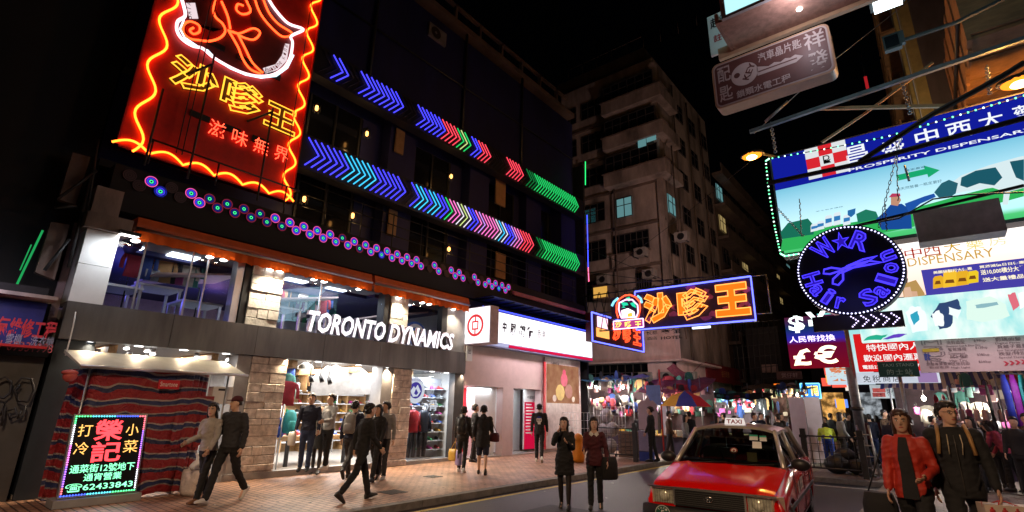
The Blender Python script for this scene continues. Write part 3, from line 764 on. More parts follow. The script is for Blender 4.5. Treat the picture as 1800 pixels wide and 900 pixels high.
# arrow light bands
def band(zt, zb, lab, seq, y0=6.15, n=72):
    t = thing('arrow_light_band', lab, 'light band', (-12.7, 13.2, zb))
    mb = MB(); mb.box((-12.85, 5.95, zb - .06), (-12.44, 20.75, zt + .06), M('band_board', (.012, .012, .02), .5, noise=.2))
    for k in range(20): mb.box((-12.44, 6.0 + k * .76, zb - .05), (-12.43, 6.02 + k * .76, zt + .05), m_dkmet)
    mb.build('board', t); zm = (zt + zb) / 2
    for k in range(n):
        c = seq(k); y = y0 + k * .1935
        if y > 20.4: break
        mb = MB(); m = CH[c]
        mb.tube([(-12.41, y, zt - .03), (-12.40, y + .36, zm)], .02 if c != 'o' else .015, m, 5); mb.tube([(-12.40, y + .36, zm), (-12.41, y, zb + .03)], .02 if c != 'o' else .015, m, 5)
        mb.build('arrow_tube', t)
CH = {'b': E('arrow_blue', (.055, .05, 1), 2.2), 'c': E('arrow_cyan', (.05, .55, .95), 1.4), 'r': E('arrow_red', (1, .06, .1), 1.5), 'g': E('arrow_green', (.02, .75, .16), 1.1),
      'd': E('arrow_dim_green', (.01, .3, .07), .7, False), 'p': E('arrow_pink', (1, .2, .6), 1.3), 'w': E('arrow_white', (.75, .7, .8), 1.3), 'y': E('arrow_yellow', (.6, .75, .25), 1.2), 'm': E('arrow_mauve', (.6, .3, .95), 1.2), 'o': M('arrow_unlit', (.03, .03, .06), .4, noise=0)}
s1 = 'oobbooobbbbbbbbbooobbbbbbrrrrgywgobbbrrroooooorrrrrooodddggggggggggggggggggggg'
s1 = 'oo' + 'bb' + 'ooo' + 'bbbbbbbb' + 'oooo' + 'bbbbbb' + 'rrrr' + 'gyg' + 'o' + 'bb' + 'rrr' + 'oooooo' + 'rrrrr' + 'oo' + 'ddd' + 'g' * 40
s2 = 'bbbbbb' + 'ccccc' + 'bbbbbb' + 'oo' + 'bccbccbb' + 'g' + 'ppwyw' + 'bb' + 'pmpppp' + 'wcw' + 'bb' + 'mpp' + 'rrrr' + 'oo' + 'dd' + 'g' * 40
band(11.84, 10.98, 'upper band of arrow shaped light tubes, mostly blue with red and green', lambda k: s1[k])
band(8.9, 8.0, 'lower band of arrow shaped light tubes running from blue through pink to green', lambda k: s2[k])
# ================================================================ LEFT: big red neon board
VX = -12.05
neon = thing('neon_board', 'tall red neon signboard with a wavy yellow border and a letter emblem', 'neon sign', (-12.2, 3.95, 6.74))
m_redb = M('red_sign_board', (.55, .016, .008), .55, noise=.25, ns=2.5)
mb = MB(); mb.box((-12.33, 2.07, 6.74), (VX - .12, 5.84, 13.8), m_redb); mb.build('board', neon)
mb = MB()
for a, b, c, d in ((2.07, 6.74, 5.84, 6.78), (2.07, 6.74, 2.11, 13.8), (5.8, 6.74, 5.84, 13.8)): mb.box((-12.34, a, b), (VX - .08, c, d), m_redb)
mb.build('rim', neon)
xt = VX - .09
def wav(p0, p1, n, amp, vert):
    pts = []
    for k in range(n * 14 + 1):
        t_ = k / (n * 14); ph = t_ * n * 2 * math.pi
        a = amp * math.sin(ph) if vert else amp * (abs(math.sin(ph / 2)) * 2 - 1)
        q = Vector(p0).lerp(Vector(p1), t_)
        pts.append((xt + .02, q.y + (a if vert else 0), q.z + (0 if vert else a)))
    return pts
for (p0, p1, n, v) in (((0, 2.36, 6.72), (0, 2.36, 13.8), 6, True), ((0, 5.63, 6.72), (0, 5.63, 13.8), 8, True), ((0, 2.0, 6.86), (0, 5.86, 6.86), 6, False)):
    mb = MB(); mb.tube(wav(p0, p1, n, .13 if v else .08, v), .025, E('border_neon', (1, .16, .012), 6.5), 6); mb.build('border_tube', neon)
def neon_text(body, ll, ur, mat, out, par, fill=None, **kw):
    mb = MB(); a = P(*ll, 0, VX); b = P(*ur, 0, VX); a.x = b.x = xt + .03
    mb.text(body, a, b, Y, Z, mat, outline=out, **kw); mb.build('neon_lettering', par)
    if fill:
        mb = MB(); a.x = b.x = xt - .02; mb.text(body, a, b, Y, Z, fill, **kw); mb.build('lettering_panel', par)
m_fill = M('dark_olive_panel', (.10, .035, .006), .6, noise=.1)
zc = [(2.83, 3.78), (3.9, 4.72), (4.78, 5.55)]
y0 = P(262, 150, 0, VX)
for ch, ll, ur in (('沙', (262, 172), (357, 152)), ('嗲', (366, 215), (440, 180)), ('王', (443, 240), (512, 215))): pass
for ch, (ya, yb), (za, zb) in (('沙', (2.62, 3.66), (8.55, 9.35)), ('嗲', (3.72, 4.72), (8.5, 9.42)), ('王', (4.78, 5.62), (8.52, 9.25))):
    mb = MB(); mb.text(ch, (xt + .03, ya, za), (xt + .03, yb, zb), Y, Z, E('lettering_neon', (1, .46, .035), 2.0), outline=.02, bold=.035); mb.build('neon_lettering', neon)
    mb = MB(); mb.text(ch, (xt - .02, ya, za), (xt - .02, yb, zb), Y, Z, m_fill, bold=.035); mb.build('lettering_panel', neon)
for k, ch in enumerate('滋味無界'):
    y0 = 3.62 + k * .52
    mb = MB(); mb.text(ch, (xt + .03, y0, 7.72), (xt + .03, y0 + .36, 8.12), Y, Z, E('slogan_neon', (1, .07, .03), 4), bold=-.005); mb.build('slogan_character', neon)
# emblem: shaped plate with white neon outline and a red swirl letter, traced on the board
def EP(px, py, x=xt): 
    p = P(180 + px / 2.25, py / 2.25, 0, VX); return Vector((x, p.y, p.z))
outl = [(300, -60), (325, 20), (330, 60), (302, 80), (298, 115), (318, 150), (360, 178), (400, 188), (440, 222), (500, 258), (560, 285), (620, 298), (680, 292), (725, 262), (748, 220), (756, 165), (750, 140), (795, 118), (790, 108), (740, 90), (700, 50), (665, 0), (640, -60)]
mb = MB(); mb.prism([EP(*q, xt - .035) for q in outl], (.03, 0, 0), M('emblem_plate', (.14, .02, .02), .5, noise=.2)); mb.build('emblem_plate', neon)
mb = MB(); mb.tube(smooth_path([EP(*q, xt + .04) for q in outl], 4), .036, E('emblem_white', (1, .62, .68), 2.4), 6)
mb.tube([EP(*q, xt + .04) for q in ((325, 75), (310, 110), (328, 145), (380, 180), (420, 196), (458, 235), (510, 268), (570, 293), (630, 305), (690, 298), (735, 265), (760, 215))], .02, E('emblem_pale', (.6, .85, 1), 2.2), 5); mb.build('emblem_outline', neon)
e_sw = E('swirl_neon', (1, .07, .014), 4.5); e_swf = M('swirl_fill', (.5, .02, .012), .5, noise=.1)
strokes = [[(470, -40), (445, 20), (450, 60), (480, 90), (490, 120), (470, 145), (430, 158), (390, 155), (350, 148), (325, 125), (325, 95), (350, 80), (385, 95), (388, 120), (365, 130), (350, 115), (365, 105)],
           [(560, -40), (575, 0), (590, 40), (560, 52), (535, 35), (540, 12), (562, 18)],
           [(500, 115), (545, 128), (600, 108), (628, 125), (605, 152), (565, 145), (530, 125), (505, 118)],
           [(505, 120), (540, 180), (560, 230), (590, 270), (630, 288)], [(540, 130), (570, 190), (595, 240), (625, 272), (640, 285)],
           [(600, -40), (620, 30), (655, 85), (715, 140), (755, 128), (700, 90), (660, 40), (630, -40)], [(475, 0), (500, 60), (510, 110)]]
for s_ in strokes:
    mb = MB(); mb.tube(smooth_path([EP(*q, xt + .03) for q in s_]), .026, e_sw, 6); mb.build('swirl_tube', neon)
mb = MB()
mb.prism([EP(*q, xt) for q in ((465, -60), (455, 30), (490, 90), (475, 140), (420, 150), (345, 140), (335, 100), (365, 88), (440, 120), (480, 110), (500, 118), (540, 190), (590, 275), (628, 284), (590, 230), (545, 130), (600, 120), (590, 60), (580, -60))], (.012, 0, 0), e_swf); mb.build('swirl_panel', neon)
for (a, b, c, d, s_) in (((335, 5), (372, 5), (385, 68), (350, 68), 'SATAY'),):
    mb = MB(); mb.poly([EP(*q, xt + .012) for q in (a, b, c, d)], E('emblem_tab', (1, .8, .85), .9, False)); mb.build('emblem_tab', neon)
def curved_word(word, pts, size, mat):
    mb = MB(); n = len(word)
    for k, ch in enumerate(word):
        if ch == ' ': continue
        t_ = k / max(1, n - 1) * (len(pts) - 1); i = min(int(t_), len(pts) - 2); q0 = EP(*pts[i], xt + .03); q1 = EP(*pts[i + 1], xt + .03)
        c = q0.lerp(q1, t_ - i); d = (q1 - q0).normalized(); u = X.cross(d)
        mb.text(ch, c - d * size * .4 - u * size * .5, c + d * size * .4 + u * size * .5, d, u, mat)
    mb.build('emblem_word', neon)
curved_word('SATAY', [(348, 62), (346, 40), (344, 15), (345, -15)], .1, m_black)
mb = MB(); mb.poly([EP(*q, xt + .02) for q in ((640, 265), (650, 288), (700, 272), (735, 235), (745, 170), (728, 168), (715, 215), (690, 250))], E('emblem_tab', (1, .8, .85), .9, False)); mb.build('emblem_tab', neon)
curved_word('Cuisine King', [(655, 276), (690, 262), (718, 235), (732, 178)], .085, m_red)
# maintenance frame in front of the board
t = thing('sign_scaffold', 'thin black metal frame and stays in front of the red neon board', 'scaffold', (-11.95, 4, 6.7))
mb = MB()
mb.tube([(-11.85, 2.55, 7.0), (-11.85, 5.85, 7.0)], .022, m_black, 5)
for y, z in ((2.55, 8.2), (3.35, 9.6), (4.85, 8.9)): mb.tube([(-11.85, y, 6.4), (-11.85, y, z)], .025, m_black, 5)
for y in (2.6, 3.9, 5.5): mb.tube([(-11.85, y, 6.45), (-11.85, y, 7.0)], .02, m_black, 5)
for y in (3.05, 3.16, 5.4): mb.tube([(-11.88, y, 6.9), (-11.88, y, 13.8)], .012, m_black, 4)
mb.tube([(-11.85, 3.35, 9.3), (-12.1, 2.95, 8.9)], .03, m_black, 5); mb.tube([(-11.85, 4.85, 8.8), (-12.1, 4.4, 8.4)], .03, m_black, 5)
for y in (2.6, 5.8): mb.tube([(-11.85, y, 7.0), (-12.3, y, 7.0)], .02, m_black, 5)
for z in (9.95, 8.0): 
    for y in (3.2, 3.9, 4.6): mb.box((xt - .02, y, z - (y - 3.2) * .02), (xt + .02, y + .42, z + .14), m_black)
mb.build('frame', t)
# chains of stays from roof
# ================================================================ bank
bank = thing('bank_branch', 'pale pink bank front with two lit lobby openings beside the sports shop', 'building', (-12.6, 16.5, .12))
m_bk = M('bank_wall', (.52, .4, .39), .45, noise=.08)
mb = MB(); x = -12.5
mb.box((x - .3, 12.745, 2.5), (x, 20.3, 4.2), m_bk)
mb.box((x - .3, 12.745, .12), (x, 12.82, 2.5), m_bk); mb.box((x - .3, 14.88, .12), (x, 15.5, 2.5), m_bk); mb.box((x - .3, 17.25, .12), (x, 20.3, 2.5), m_bk)
mb.box((-18, 20.0, .12), (x - .3, 20.3, 5.2), m_bk); mb.box((x - .5, 12.745, 4.2), (x - .1, 20.3, 5.5), m_dark); mb.build('wall', bank)
mb = MB()
mb.box((-14.9, 12.83, .13), (-14.85, 14.87, 2.48), m_red); mb.box((-14.8, 12.83, .13), (-12.8, 12.86, 2.48), m_red); mb.box((-14.8, 14.84, .13), (-13.26, 14.87, 2.48), m_red)
mb.box((-14.85, 12.84, 2.49), (-12.8, 14.87, 2.53), m_white); mb.box((-14.85, 12.84, .12), (-12.5, 14.87, .16), m_floor)
mb.box((-13.25, 13.75, .16), (-12.85, 14.83, 2.48), m_white)
mb.box((-13.6, 15.5, .13), (-13.55, 17.25, 2.52), m_white); mb.box((-13.55, 15.5, 2.5), (-12.8, 17.25, 2.54), m_white); mb.box((-13.55, 15.5, .12), (-12.5, 17.25, .15), m_floor)
mb.build('lobby', bank)
mb = MB(); mb.box((-14.8, 13.1, .9), (-14.3, 13.7, 1.9), m_white); mb.box((-14.3, 13.15, 1.4), (-14.29, 13.6, 1.75), E('atm_screen', (.1, .3, .7), 1.2)); mb.build('cash_machine', bank)
mb = MB()
for k in range(9): mb.box((-13.24, 13.8, 1.95 - k * .07), (-13.235, 14.1 + .08 * ((k * 7) % 3), 1.975 - k * .07), m_red)
# red poster in second lobby
t = thing('bank_poster', 'red and white text poster in the second lobby opening of the bank', 'poster', (-13.0, 16.7, .35))
mb = MB(); a = P(920, 790, 0, -12.95); b = P(958, 686, 0, -12.95); mb.box((-13, a.y, a.z), (-12.95, b.y, b.z), m_white); mb.build('board', t)
mb = MB(); zr = a.z + (b.z - a.z) * .78; mb.quad((-12.945, a.y + .03, a.z), (-12.945, b.y, a.z), (-12.945, b.y, zr), (-12.945, a.y + .03, zr), E('poster_red', (.62, .006, .05), .9, False)); mb.build('red_field', t)
mb = MB()
for k in range(10):
    z = zr - .12 - k * .12; mb.quad((-12.94, a.y + .12, z), (-12.94, a.y + .5 + .35 * ((k * 5) % 4) / 4, z), (-12.94, a.y + .5 + .35 * ((k * 5) % 4) / 4, z + .05), (-12.94, a.y + .12, z + .05), m_white)
mb.text('中國銀行(香港)', (-12.94, a.y + .2, zr + .1), (-12.94, b.y - .2, zr + .25), Y, Z, m_black); mb.build('lettering', t)
# light box fascia
t = thing('bank_lightbox', 'long glowing white lightbox with dark brush lettering and a red stripe over the bank', 'sign', (-12.4, 17.5, 3.9))
e_bank = E('bank_lightbox_face', (1, .97, 1), 1.5)
mb = MB(); mb.box((-12.45, 13.0, 3.86), (-12.05, 20.65, 5.17), M('lightbox_frame', (.15, .2, .4), .4)); mb.build('frame', t)
mb = MB(); mb.box((-12.049, 13.04, 4.03), (-12.035, 20.6, 5.13), e_bank); mb.build('face', t)
mb = MB(); mb.box((-12.03, 14.6, 3.9), (-12.02, 20.6, 4.0), E('bank_red', (.75, .01, .07), 1)); mb.box((-12.045, 13.04, 3.9), (-12.035, 14.58, 4.0), E('bank_lilac', (.5, .5, .75), 1)); mb.build('red_stripe', t)
mb = MB(); mb.tube([(-12.02, 13.1, 5.2), (-12.02, 20.6, 5.2)], .025, e_blue, 6); mb.build('blue_tube', t)
mb = MB(); e_ink = M('sign_ink', (.03, .005, .05), .6, noise=0)
for ch, ll, ur in (('中', (883, 583), (891, 566)), ('國', (897, 588), (907, 570)), ('銀', (912, 591), (924, 573)), ('行', (926, 594), (937, 575))): FT(mb, ch, ll, ur, -12.028, e_ink, shear=.1, bold=.045)
FT(mb, '香港', (944, 594), (959, 582), -12.03, M('faint_ink', (.55, .5, .6), .6, noise=0)); mb.build('lettering', t)
lamp('bank_sign_glow', 'AREA', (-11.3, 17.0, 4.4), 130, (1, .8, .84), 5, aim=(-12.4, 17.0, .5), sy=.3)  # added pink light that brightens the bank wall, not cast by the sign
# projecting square sign
t = thing('bank_projecting_sign', 'square white glowing sign with a red round coin emblem sticking out over the pavement', 'sign', (-11.9, 13.2, 3.9))
yq = 12.76
a = P(808, 607, 1, yq); b = P(863, 536, 1, yq); c_ = P(880, 543, 1, yq)
mb = MB(); mb.box((a.x, yq + .004, a.z), (b.x, yq + .42, b.z), M('sign_case', (.5, .42, .5), .4)); mb.build('case', t)
mb = MB(); mb.box((a.x + .03, yq - .012, a.z + .03), (b.x - .03, yq, b.z - .03), E('square_sign_face', (1, .96, .97), 1.5)); mb.build('face', t)
cx, cz = (a.x + b.x) / 2 + .02, (a.z + b.z) / 2; e_rc = E('coin_red', (.85, .05, .06), 1)
mb = MB(); mb.disc((cx, yq - .016, cz), -Y, .295, .385, e_rc, 36)
def rq(x0, x1, z0, z1): mb.quad((cx + x0, yq - .017, cz + z0), (cx + x1, yq - .017, cz + z0), (cx + x1, yq - .017, cz + z1), (cx + x0, yq - .017, cz + z1), e_rc)
rq(-.14, .14, .1, .155); rq(-.14, .14, -.155, -.1); rq(-.15, -.095, -.155, .155); rq(.095, .15, -.155, .155); rq(-.03, .03, .155, .33); rq(-.03, .03, -.33, -.155)
mb.build('emblem', t)
t = MB(); fbox(t, (820, 634), (831, 609), -12.35, .05, m_white); FT(t, '出', (823, 622), (828, 613), -12.34, m_black); tag(t.build('small_notice'), 'small white notice plate under the square bank sign', 'notice')
# ad poster right of the lobby
t = thing('advert_panel', 'brown illustrated advert panel on the bank wall by the corner', 'poster', (-12.45, 18.7, .2))
mb = MB(); fbox(mb, (958, 790), (1019, 636), -12.42, .07, M('advert_frame', (.5, .42, .42), .4)); mb.build('board', t)
mb = MB(); fbox(mb, (961, 708), (1017, 646), -12.41, .006, EN('advert_print', (.42, .16, .09), (.6, .3, .16), .75, 2)); mb.build('print', t)
mb = MB()
for (px, py, rr, c) in ((992, 668, .28, (.5, .05, .12)), (985, 690, .34, (.55, .4, .1)), (1000, 688, .3, (.28, .08, .06)), (975, 700, .14, (.6, .5, .45)), (1008, 702, .12, (.6, .5, .45)), (992, 655, .13, (.6, .06, .2))):
    p = P(px, py, 0, -12.40); m = M('advert_shape_%d' % px, c, .6); mb.disc((-12.404 + .001 * rr, p.y, p.z), X, 0, rr, m, 9)
FT(mb, '中銀香港', (968, 644), (983, 638), -12.41, m_black); mb.build('artwork', t)
mb = MB(); fbox(mb, (957, 790), (960, 636), -12.36, .05, m_red); mb.build('red_edge', t)

# ================================================================ stall with striped canvas at the left
stall = thing('canvas_stall', 'street stall wrapped in red, blue and white striped canvas under a cream canopy', 'stall', (-11.7, 3.8, .12))
def stripes(name):
    m, t, N, L = _nodes(name); b = N['Principled BSDF']; b.inputs['Roughness'].default_value = .6
    tc = N.new('ShaderNodeTexCoord'); s = N.new('ShaderNodeSeparateXYZ'); n = N.new('ShaderNodeTexNoise'); n.inputs['Scale'].default_value = 1.2
    L.new(tc.outputs['Object'], s.inputs[0]); L.new(tc.outputs['Object'], n.inputs[0])
    a = N.new('ShaderNodeMath'); a.operation = 'MULTIPLY_ADD'; a.inputs[1].default_value = .42; L.new(n.outputs[0], a.inputs[0]); L.new(s.outputs[2], a.inputs[2])
    q = N.new('ShaderNodeMath'); q.operation = 'MULTIPLY'; q.inputs[1].default_value = 2.1; L.new(a.outputs[0], q.inputs[0])
    fr = N.new('ShaderNodeMath'); fr.operation = 'FRACT'; L.new(q.outputs[0], fr.inputs[0])
    r = N.new('ShaderNodeValToRGB'); r.color_ramp.interpolation = 'CONSTANT'
    st = [(0, (.24, .01, .016)), (.3, (.018, .022, .07)), (.42, (.27, .22, .21)), (.47, (.24, .01, .016)), (.74, (.2, .16, .17)), (.79, (.018, .028, .1)), (.94, (.32, .26, .25))]
    while len(r.color_ramp.elements) < len(st): r.color_ramp.elements.new(.5)
    for k, (p, c) in enumerate(st): r.color_ramp.elements[k].position = p; r.color_ramp.elements[k].color = (*c, 1)
    L.new(fr.outputs[0], r.inputs[0]); L.new(r.outputs[0], b.inputs['Base Color'])
    n3 = N.new('ShaderNodeTexNoise'); n3.inputs['Scale'].default_value = 7; n3.inputs['Detail'].default_value = 4; n3.inputs['Distortion'].default_value = 1.5; L.new(tc.outputs['Object'], n3.inputs[0])
    bp = N.new('ShaderNodeBump'); bp.inputs['Strength'].default_value = .9; bp.inputs['Distance'].default_value = .05; L.new(n3.outputs[0], bp.inputs['Height']); L.new(bp.outputs[0], b.inputs['Normal'])
    return m
m_strip = stripes('striped_canvas')
def cloth(path, z0, z1, amp, nz=14, seed=0):
    """hanging canvas along a ground path with folds"""
    r = random.Random(seed); pts = []
    for (a, b) in zip(path, path[1:]):
        for k in range(16): pts.append(Vector((a[0] + (b[0] - a[0]) * k / 16, a[1] + (b[1] - a[1]) * k / 16, 0)))
    pts.append(Vector((*path[-1], 0))); v = []; f = []; n = len(pts)
    for i, p in enumerate(pts):
        d = (pts[min(i + 1, n - 1)] - pts[max(0, i - 1)]).normalized(); nn = Vector((d.y, -d.x, 0))
        for j in range(nz + 1):
            t_ = j / nz; fold = amp * (.3 + .7 * t_) * (math.sin(i * .9 + math.sin(i * .31 + seed) * 2 + t_ * 1.5) + .6 * math.sin(i * 2.3 + t_ * 4 + seed))
            v.append(p + nn * fold + Vector((0, 0, z1 + (z0 - z1) * t_ - (.03 * math.sin(i * .8) if j == nz else 0))))
        if i: 
            for j in range(nz): q = i * (nz + 1) + j; f.append((q - nz - 1, q - nz, q + 1, q))
    return v, f
mb = MB(); v, f = cloth([(-12.3, 2.35), (-11.6, 2.5), (-11.55, 4.1), (-11.75, 4.45), (-12.2, 4.55)], .14, 2.32, .06); mb.add(v, f, m_strip, True); mb.build('canvas', stall)
mb = MB(); v, f = cloth([(-11.52, 3.9), (-11.5, 4.55)], .95, 1.9, .05, seed=3); mb.add(v, f, m_strip, True); mb.build('canvas_flap', stall)
m_cream = M('cream_canopy', (.42, .41, .35), .6, noise=.2, ns=2)
mb = MB(); mb.prism([(-12.3, 2.15, 2.66), (-11.35, 2.25, 2.36), (-11.35, 2.25, 2.33), (-12.3, 2.15, 2.6)], (0, 2.8, 0), m_cream); mb.build('canopy', stall)
mb = MB(); mb.tube([(-11.34, 2.25, 2.34), (-11.34, 5.08, 2.34)], .028, m_alum, 8); mb.build('canopy_bar', stall)
for y in (2.45, 4.8): mb = MB(); mb.tube([(-11.62, y, .12), (-11.62, y, 2.38)], .02, m_steel, 6); mb.build('pole', stall)
t = MB(); fbox(t, (277, 683), (317, 669), -11.36, .03, m_red); FT(t, 'Smartone', (281, 679), (313, 672), -11.355, m_white); tag(t.build('hanging_sign'), 'small red hanging sign with white lettering under the cream canopy', 'sign')
t = MB(); t.ell(P(123, 661, 0, -11.4), (.1, .1, .1), M('red_plastic', (.45, .08, .07), .5, noise=.2), 12, 8); t.ell(P(123, 655, 0, -11.4), (.12, .12, .05), M('red_plastic', (.45, .08, .07), .5, noise=.2), 12, 6); tag(t.build('red_lantern'), 'small red ball hanging at the left end of the cream canopy', 'lantern')
t = MB(); t.box((-12.0, 4.6, 1.75), (-11.75, 5.0, 2.1), m_white); t.box((-11.76, 4.7, 2.02), (-11.745, 4.85, 2.06), m_black); tag(t.build('white_box'), 'white appliance box on top of the canvas stall beside the red sign', 'box')
# LED board
led = thing('led_board', 'leaning LED menu board with rainbow rim and red characters before the canvas stall', 'LED sign', (-11.4, 3.2, .12), 0)
lz0, lz1 = .25, 1.55; ly0, ly1 = 2.36, 3.44; lx0, lx1 = -11.25, -11.5   # bottom, top planes (leans back)
def LP(u, v_, off=0):
    return Vector((lx0 + (lx1 - lx0) * v_ + off, ly0 + (ly1 - ly0) * u, lz0 + (lz1 - lz0) * v_ + off * .18))
mb = MB(); mb.prism([LP(0, 0), LP(1, 0), LP(1, 1), LP(0, 1)], (-.09, 0, -.02), m_alum); mb.build('case', led)
mb = MB(); mb.poly([LP(.03, .03, .004), LP(.97, .03, .004), LP(.97, .97, .004), LP(.03, .97, .004)], M('led_black', (.006, .006, .008), .35)); mb.build('panel', led)
mb = MB(); mb.box((-11.6, 2.3, .12), (-11.15, 3.5, .24), m_grey); mb.build('base', led)
rim = [E(f'rim_{n}', c, 3.2, False) for n, c in (('blue', (.06, .12, 1)), ('cyan', (.1, .8, 1)), ('green', (.1, 1, .3)), ('white', (.9, .9, 1)), ('pink', (1, .2, .8)), ('violet', (.4, .15, 1)), ('red', (1, .15, .2)))]
mb = MB(); k = 0
for (a, b, n) in (((.035, .03), (.965, .03), 26), ((.965, .03), (.965, .97), 34), ((.965, .97), (.035, .97), 26), ((.035, .97), (.035, .03), 34)):
    for j in range(n):
        t_ = j / n; c = LP(a[0] + (b[0] - a[0]) * t_, a[1] + (b[1] - a[1]) * t_, .012); mb.ell(c, (.008, .013, .013), rim[(k // 9) % 7], 6, 4); k += 1
tag(mb.build('rim_lights', led), kind='stuff')
LR = (LP(1, 0) - LP(0, 0)).normalized(); LU = (LP(0, 1) - LP(0, 0)).normalized()
e_lr = E('led_red', (1, .05, .06), 3); e_lo = E('led_amber', (1, .5, .12), 2); e_lg = E('led_green', (.25, 1, .5), 2.2)
mb = MB(); mb.text('榮', LP(.30, .66, .01), LP(.68, .93, .01), LR, LU, e_lr, bold=.02); mb.text('記', LP(.30, .40, .01), LP(.70, .65, .01), LR, LU, e_lr, bold=.02); mb.build('red_characters', led)
for ch, a, b in (('打', (.09, .72), (.27, .87)), ('冷', (.08, .5), (.26, .65)), ('小', (.72, .72), (.9, .87)), ('菜', (.72, .5), (.92, .66))): mb = MB(); mb.text(ch, LP(*a, .01), LP(*b, .01), LR, LU, e_lo); mb.build('amber_character', led)
mb = MB()
for s_, a, b in (('通菜街12號地下', (.08, .28), (.92, .38)), ('通宵營業', (.27, .18), (.76, .27)), ('☎62433843', (.07, .06), (.93, .16))): mb.text(s_, LP(*a, .01), LP(*b, .01), LR, LU, e_lg, bold=.01)
mb.build('green_characters', led)
lamp('led_board_glow', 'AREA', LP(.5, .5, .12), 10, (.75, .6, .8), .9, aim=LP(.5, .5, 2))
# plant pot with white bag
t = thing('plant_pot', 'dark stone pot beside the canvas stall', 'pot', (-11.2, 4.35, .12))
mb = MB(); mb.loft([[(-11.2 + rr * math.cos(q * .5236), 4.35 + rr * math.sin(q * .5236), z) for q in range(12)] for rr, z in ((.2, .12), (.23, .2), (.24, .5), (.22, .56), (.19, .55))], m_stone2); mb.build('pot_body', t)
t = MB(); t.loft([[(-11.2 + rr * math.cos(q * .785) * (1 + .2 * math.sin(q * 2)), 4.35 + rr * math.sin(q * .785), z) for q in range(8)] for rr, z in ((.12, .56), (.15, .63), (.09, .7), (.04, .74), (.08, .84))], m_white); tag(t.build('plastic_bag'), 'knotted white plastic bag lying on the stone pot', 'bag')

# ================================================================ far left: shutter shop and dark building
lb = thing('corner_building', 'unlit building at the left edge with a graffiti shutter at street level', 'building', (-13, -3, .12))
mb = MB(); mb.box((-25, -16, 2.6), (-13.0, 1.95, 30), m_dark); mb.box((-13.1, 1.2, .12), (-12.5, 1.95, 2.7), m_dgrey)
mb.box((-13.0, -16, 2.5), (-12.3, 1.95, 2.62), m_dark); mb.box((-13, -16, 3.55), (-12.2, 1.7, 3.7), m_dark)
mb.build('wall', lb)
for k in range(11):
    for j in range(2):
        mb = MB(); z = 9 + k * 1.7; y = -1.2 - j * 2.4; mb.box((-13.05, y - .5, z), (-12.98, y + .5, z + .9), EN('dim_far_window', (.012, .02, .022), (.04, .06, .065), .8, 6)); mb.build('window', lb)
m_shut = M('rolling_shutter', (.09, .1, .15), .45, .5, noise=.4, ns=3)
mb = MB()
for k in range(30): mb.prism([(-12.42, -4, .14 + k * .08), (-12.36, -4, .16 + k * .08), (-12.36, -4, .2 + k * .08), (-12.42, -4, .22 + k * .08)], (0, 5.2, 0), m_shut)
sh = mb.build('shutter', lb)
mb = MB(); m_gr = M('graffiti_paint', (.015, .015, .02), .6, noise=0)
def GP(px, py): return P(px / 2.25, 500 + py / 2.25, 0, -12.345)
for st in ([(-10, 380), (20, 365), (45, 385), (40, 430), (15, 450), (-5, 445)], [(60, 400), (85, 370), (125, 375), (135, 420), (110, 465), (70, 460), (58, 420), (80, 395)], [(0, 520), (20, 470), (15, 530), (5, 560)], [(30, 500), (60, 490), (70, 520), (40, 530), (35, 510)], [(70, 470), (100, 480), (95, 520), (70, 530), (85, 500)]): mb.tube([GP(*q) for q in st], .02, m_gr, 4)
mb.build('graffiti', sh)
t = thing('repair_sign', 'blue signboard with red and white Chinese repair shop lettering above the shutter', 'sign', (-12.1, 1.0, 2.7))
xs = -12.1
mb = MB(); a = P(0, 614, 0, xs); b = P(116, 556, 0, xs); mb.box((xs - .12, -2.5, 2.66), (xs, 1.72, 3.42), M('sign_blue', (.012, .02, .2), .5, noise=.2)); mb.build('board', t)
mb = MB(); FT(mb, '冷氣維修工程', (-34, 588), (103, 566), xs + .005, M('sign_red', (.6, .04, .07), .5, noise=.1), bold=.025); mb.build('red_lettering', t)
mb = MB(); FT(mb, '冷氣、雪櫃、洗衣機', (-40, 600), (97, 593), xs + .005, M('sign_pale', (.35, .4, .6), .5)); FT(mb, '9101 69331998', (-40, 612), (95, 605), xs + .005, M('sign_pink', (.5, .12, .15), .5)); mb.build('small_lettering', t)
lamp('repair_sign_light', 'AREA', (-11.3, .8, 3.7), 9, (.9, .8, 1), .5, aim=(-12.1, .8, 3))
mb = MB(); mb.box((-12.3, -2.5, 3.44), (-11.7, 1.78, 3.5), m_conc); mb.box((-12.2, -2.5, 2.62), (-11.95, 1.85, 2.66), m_red); mb.build('hood', t)
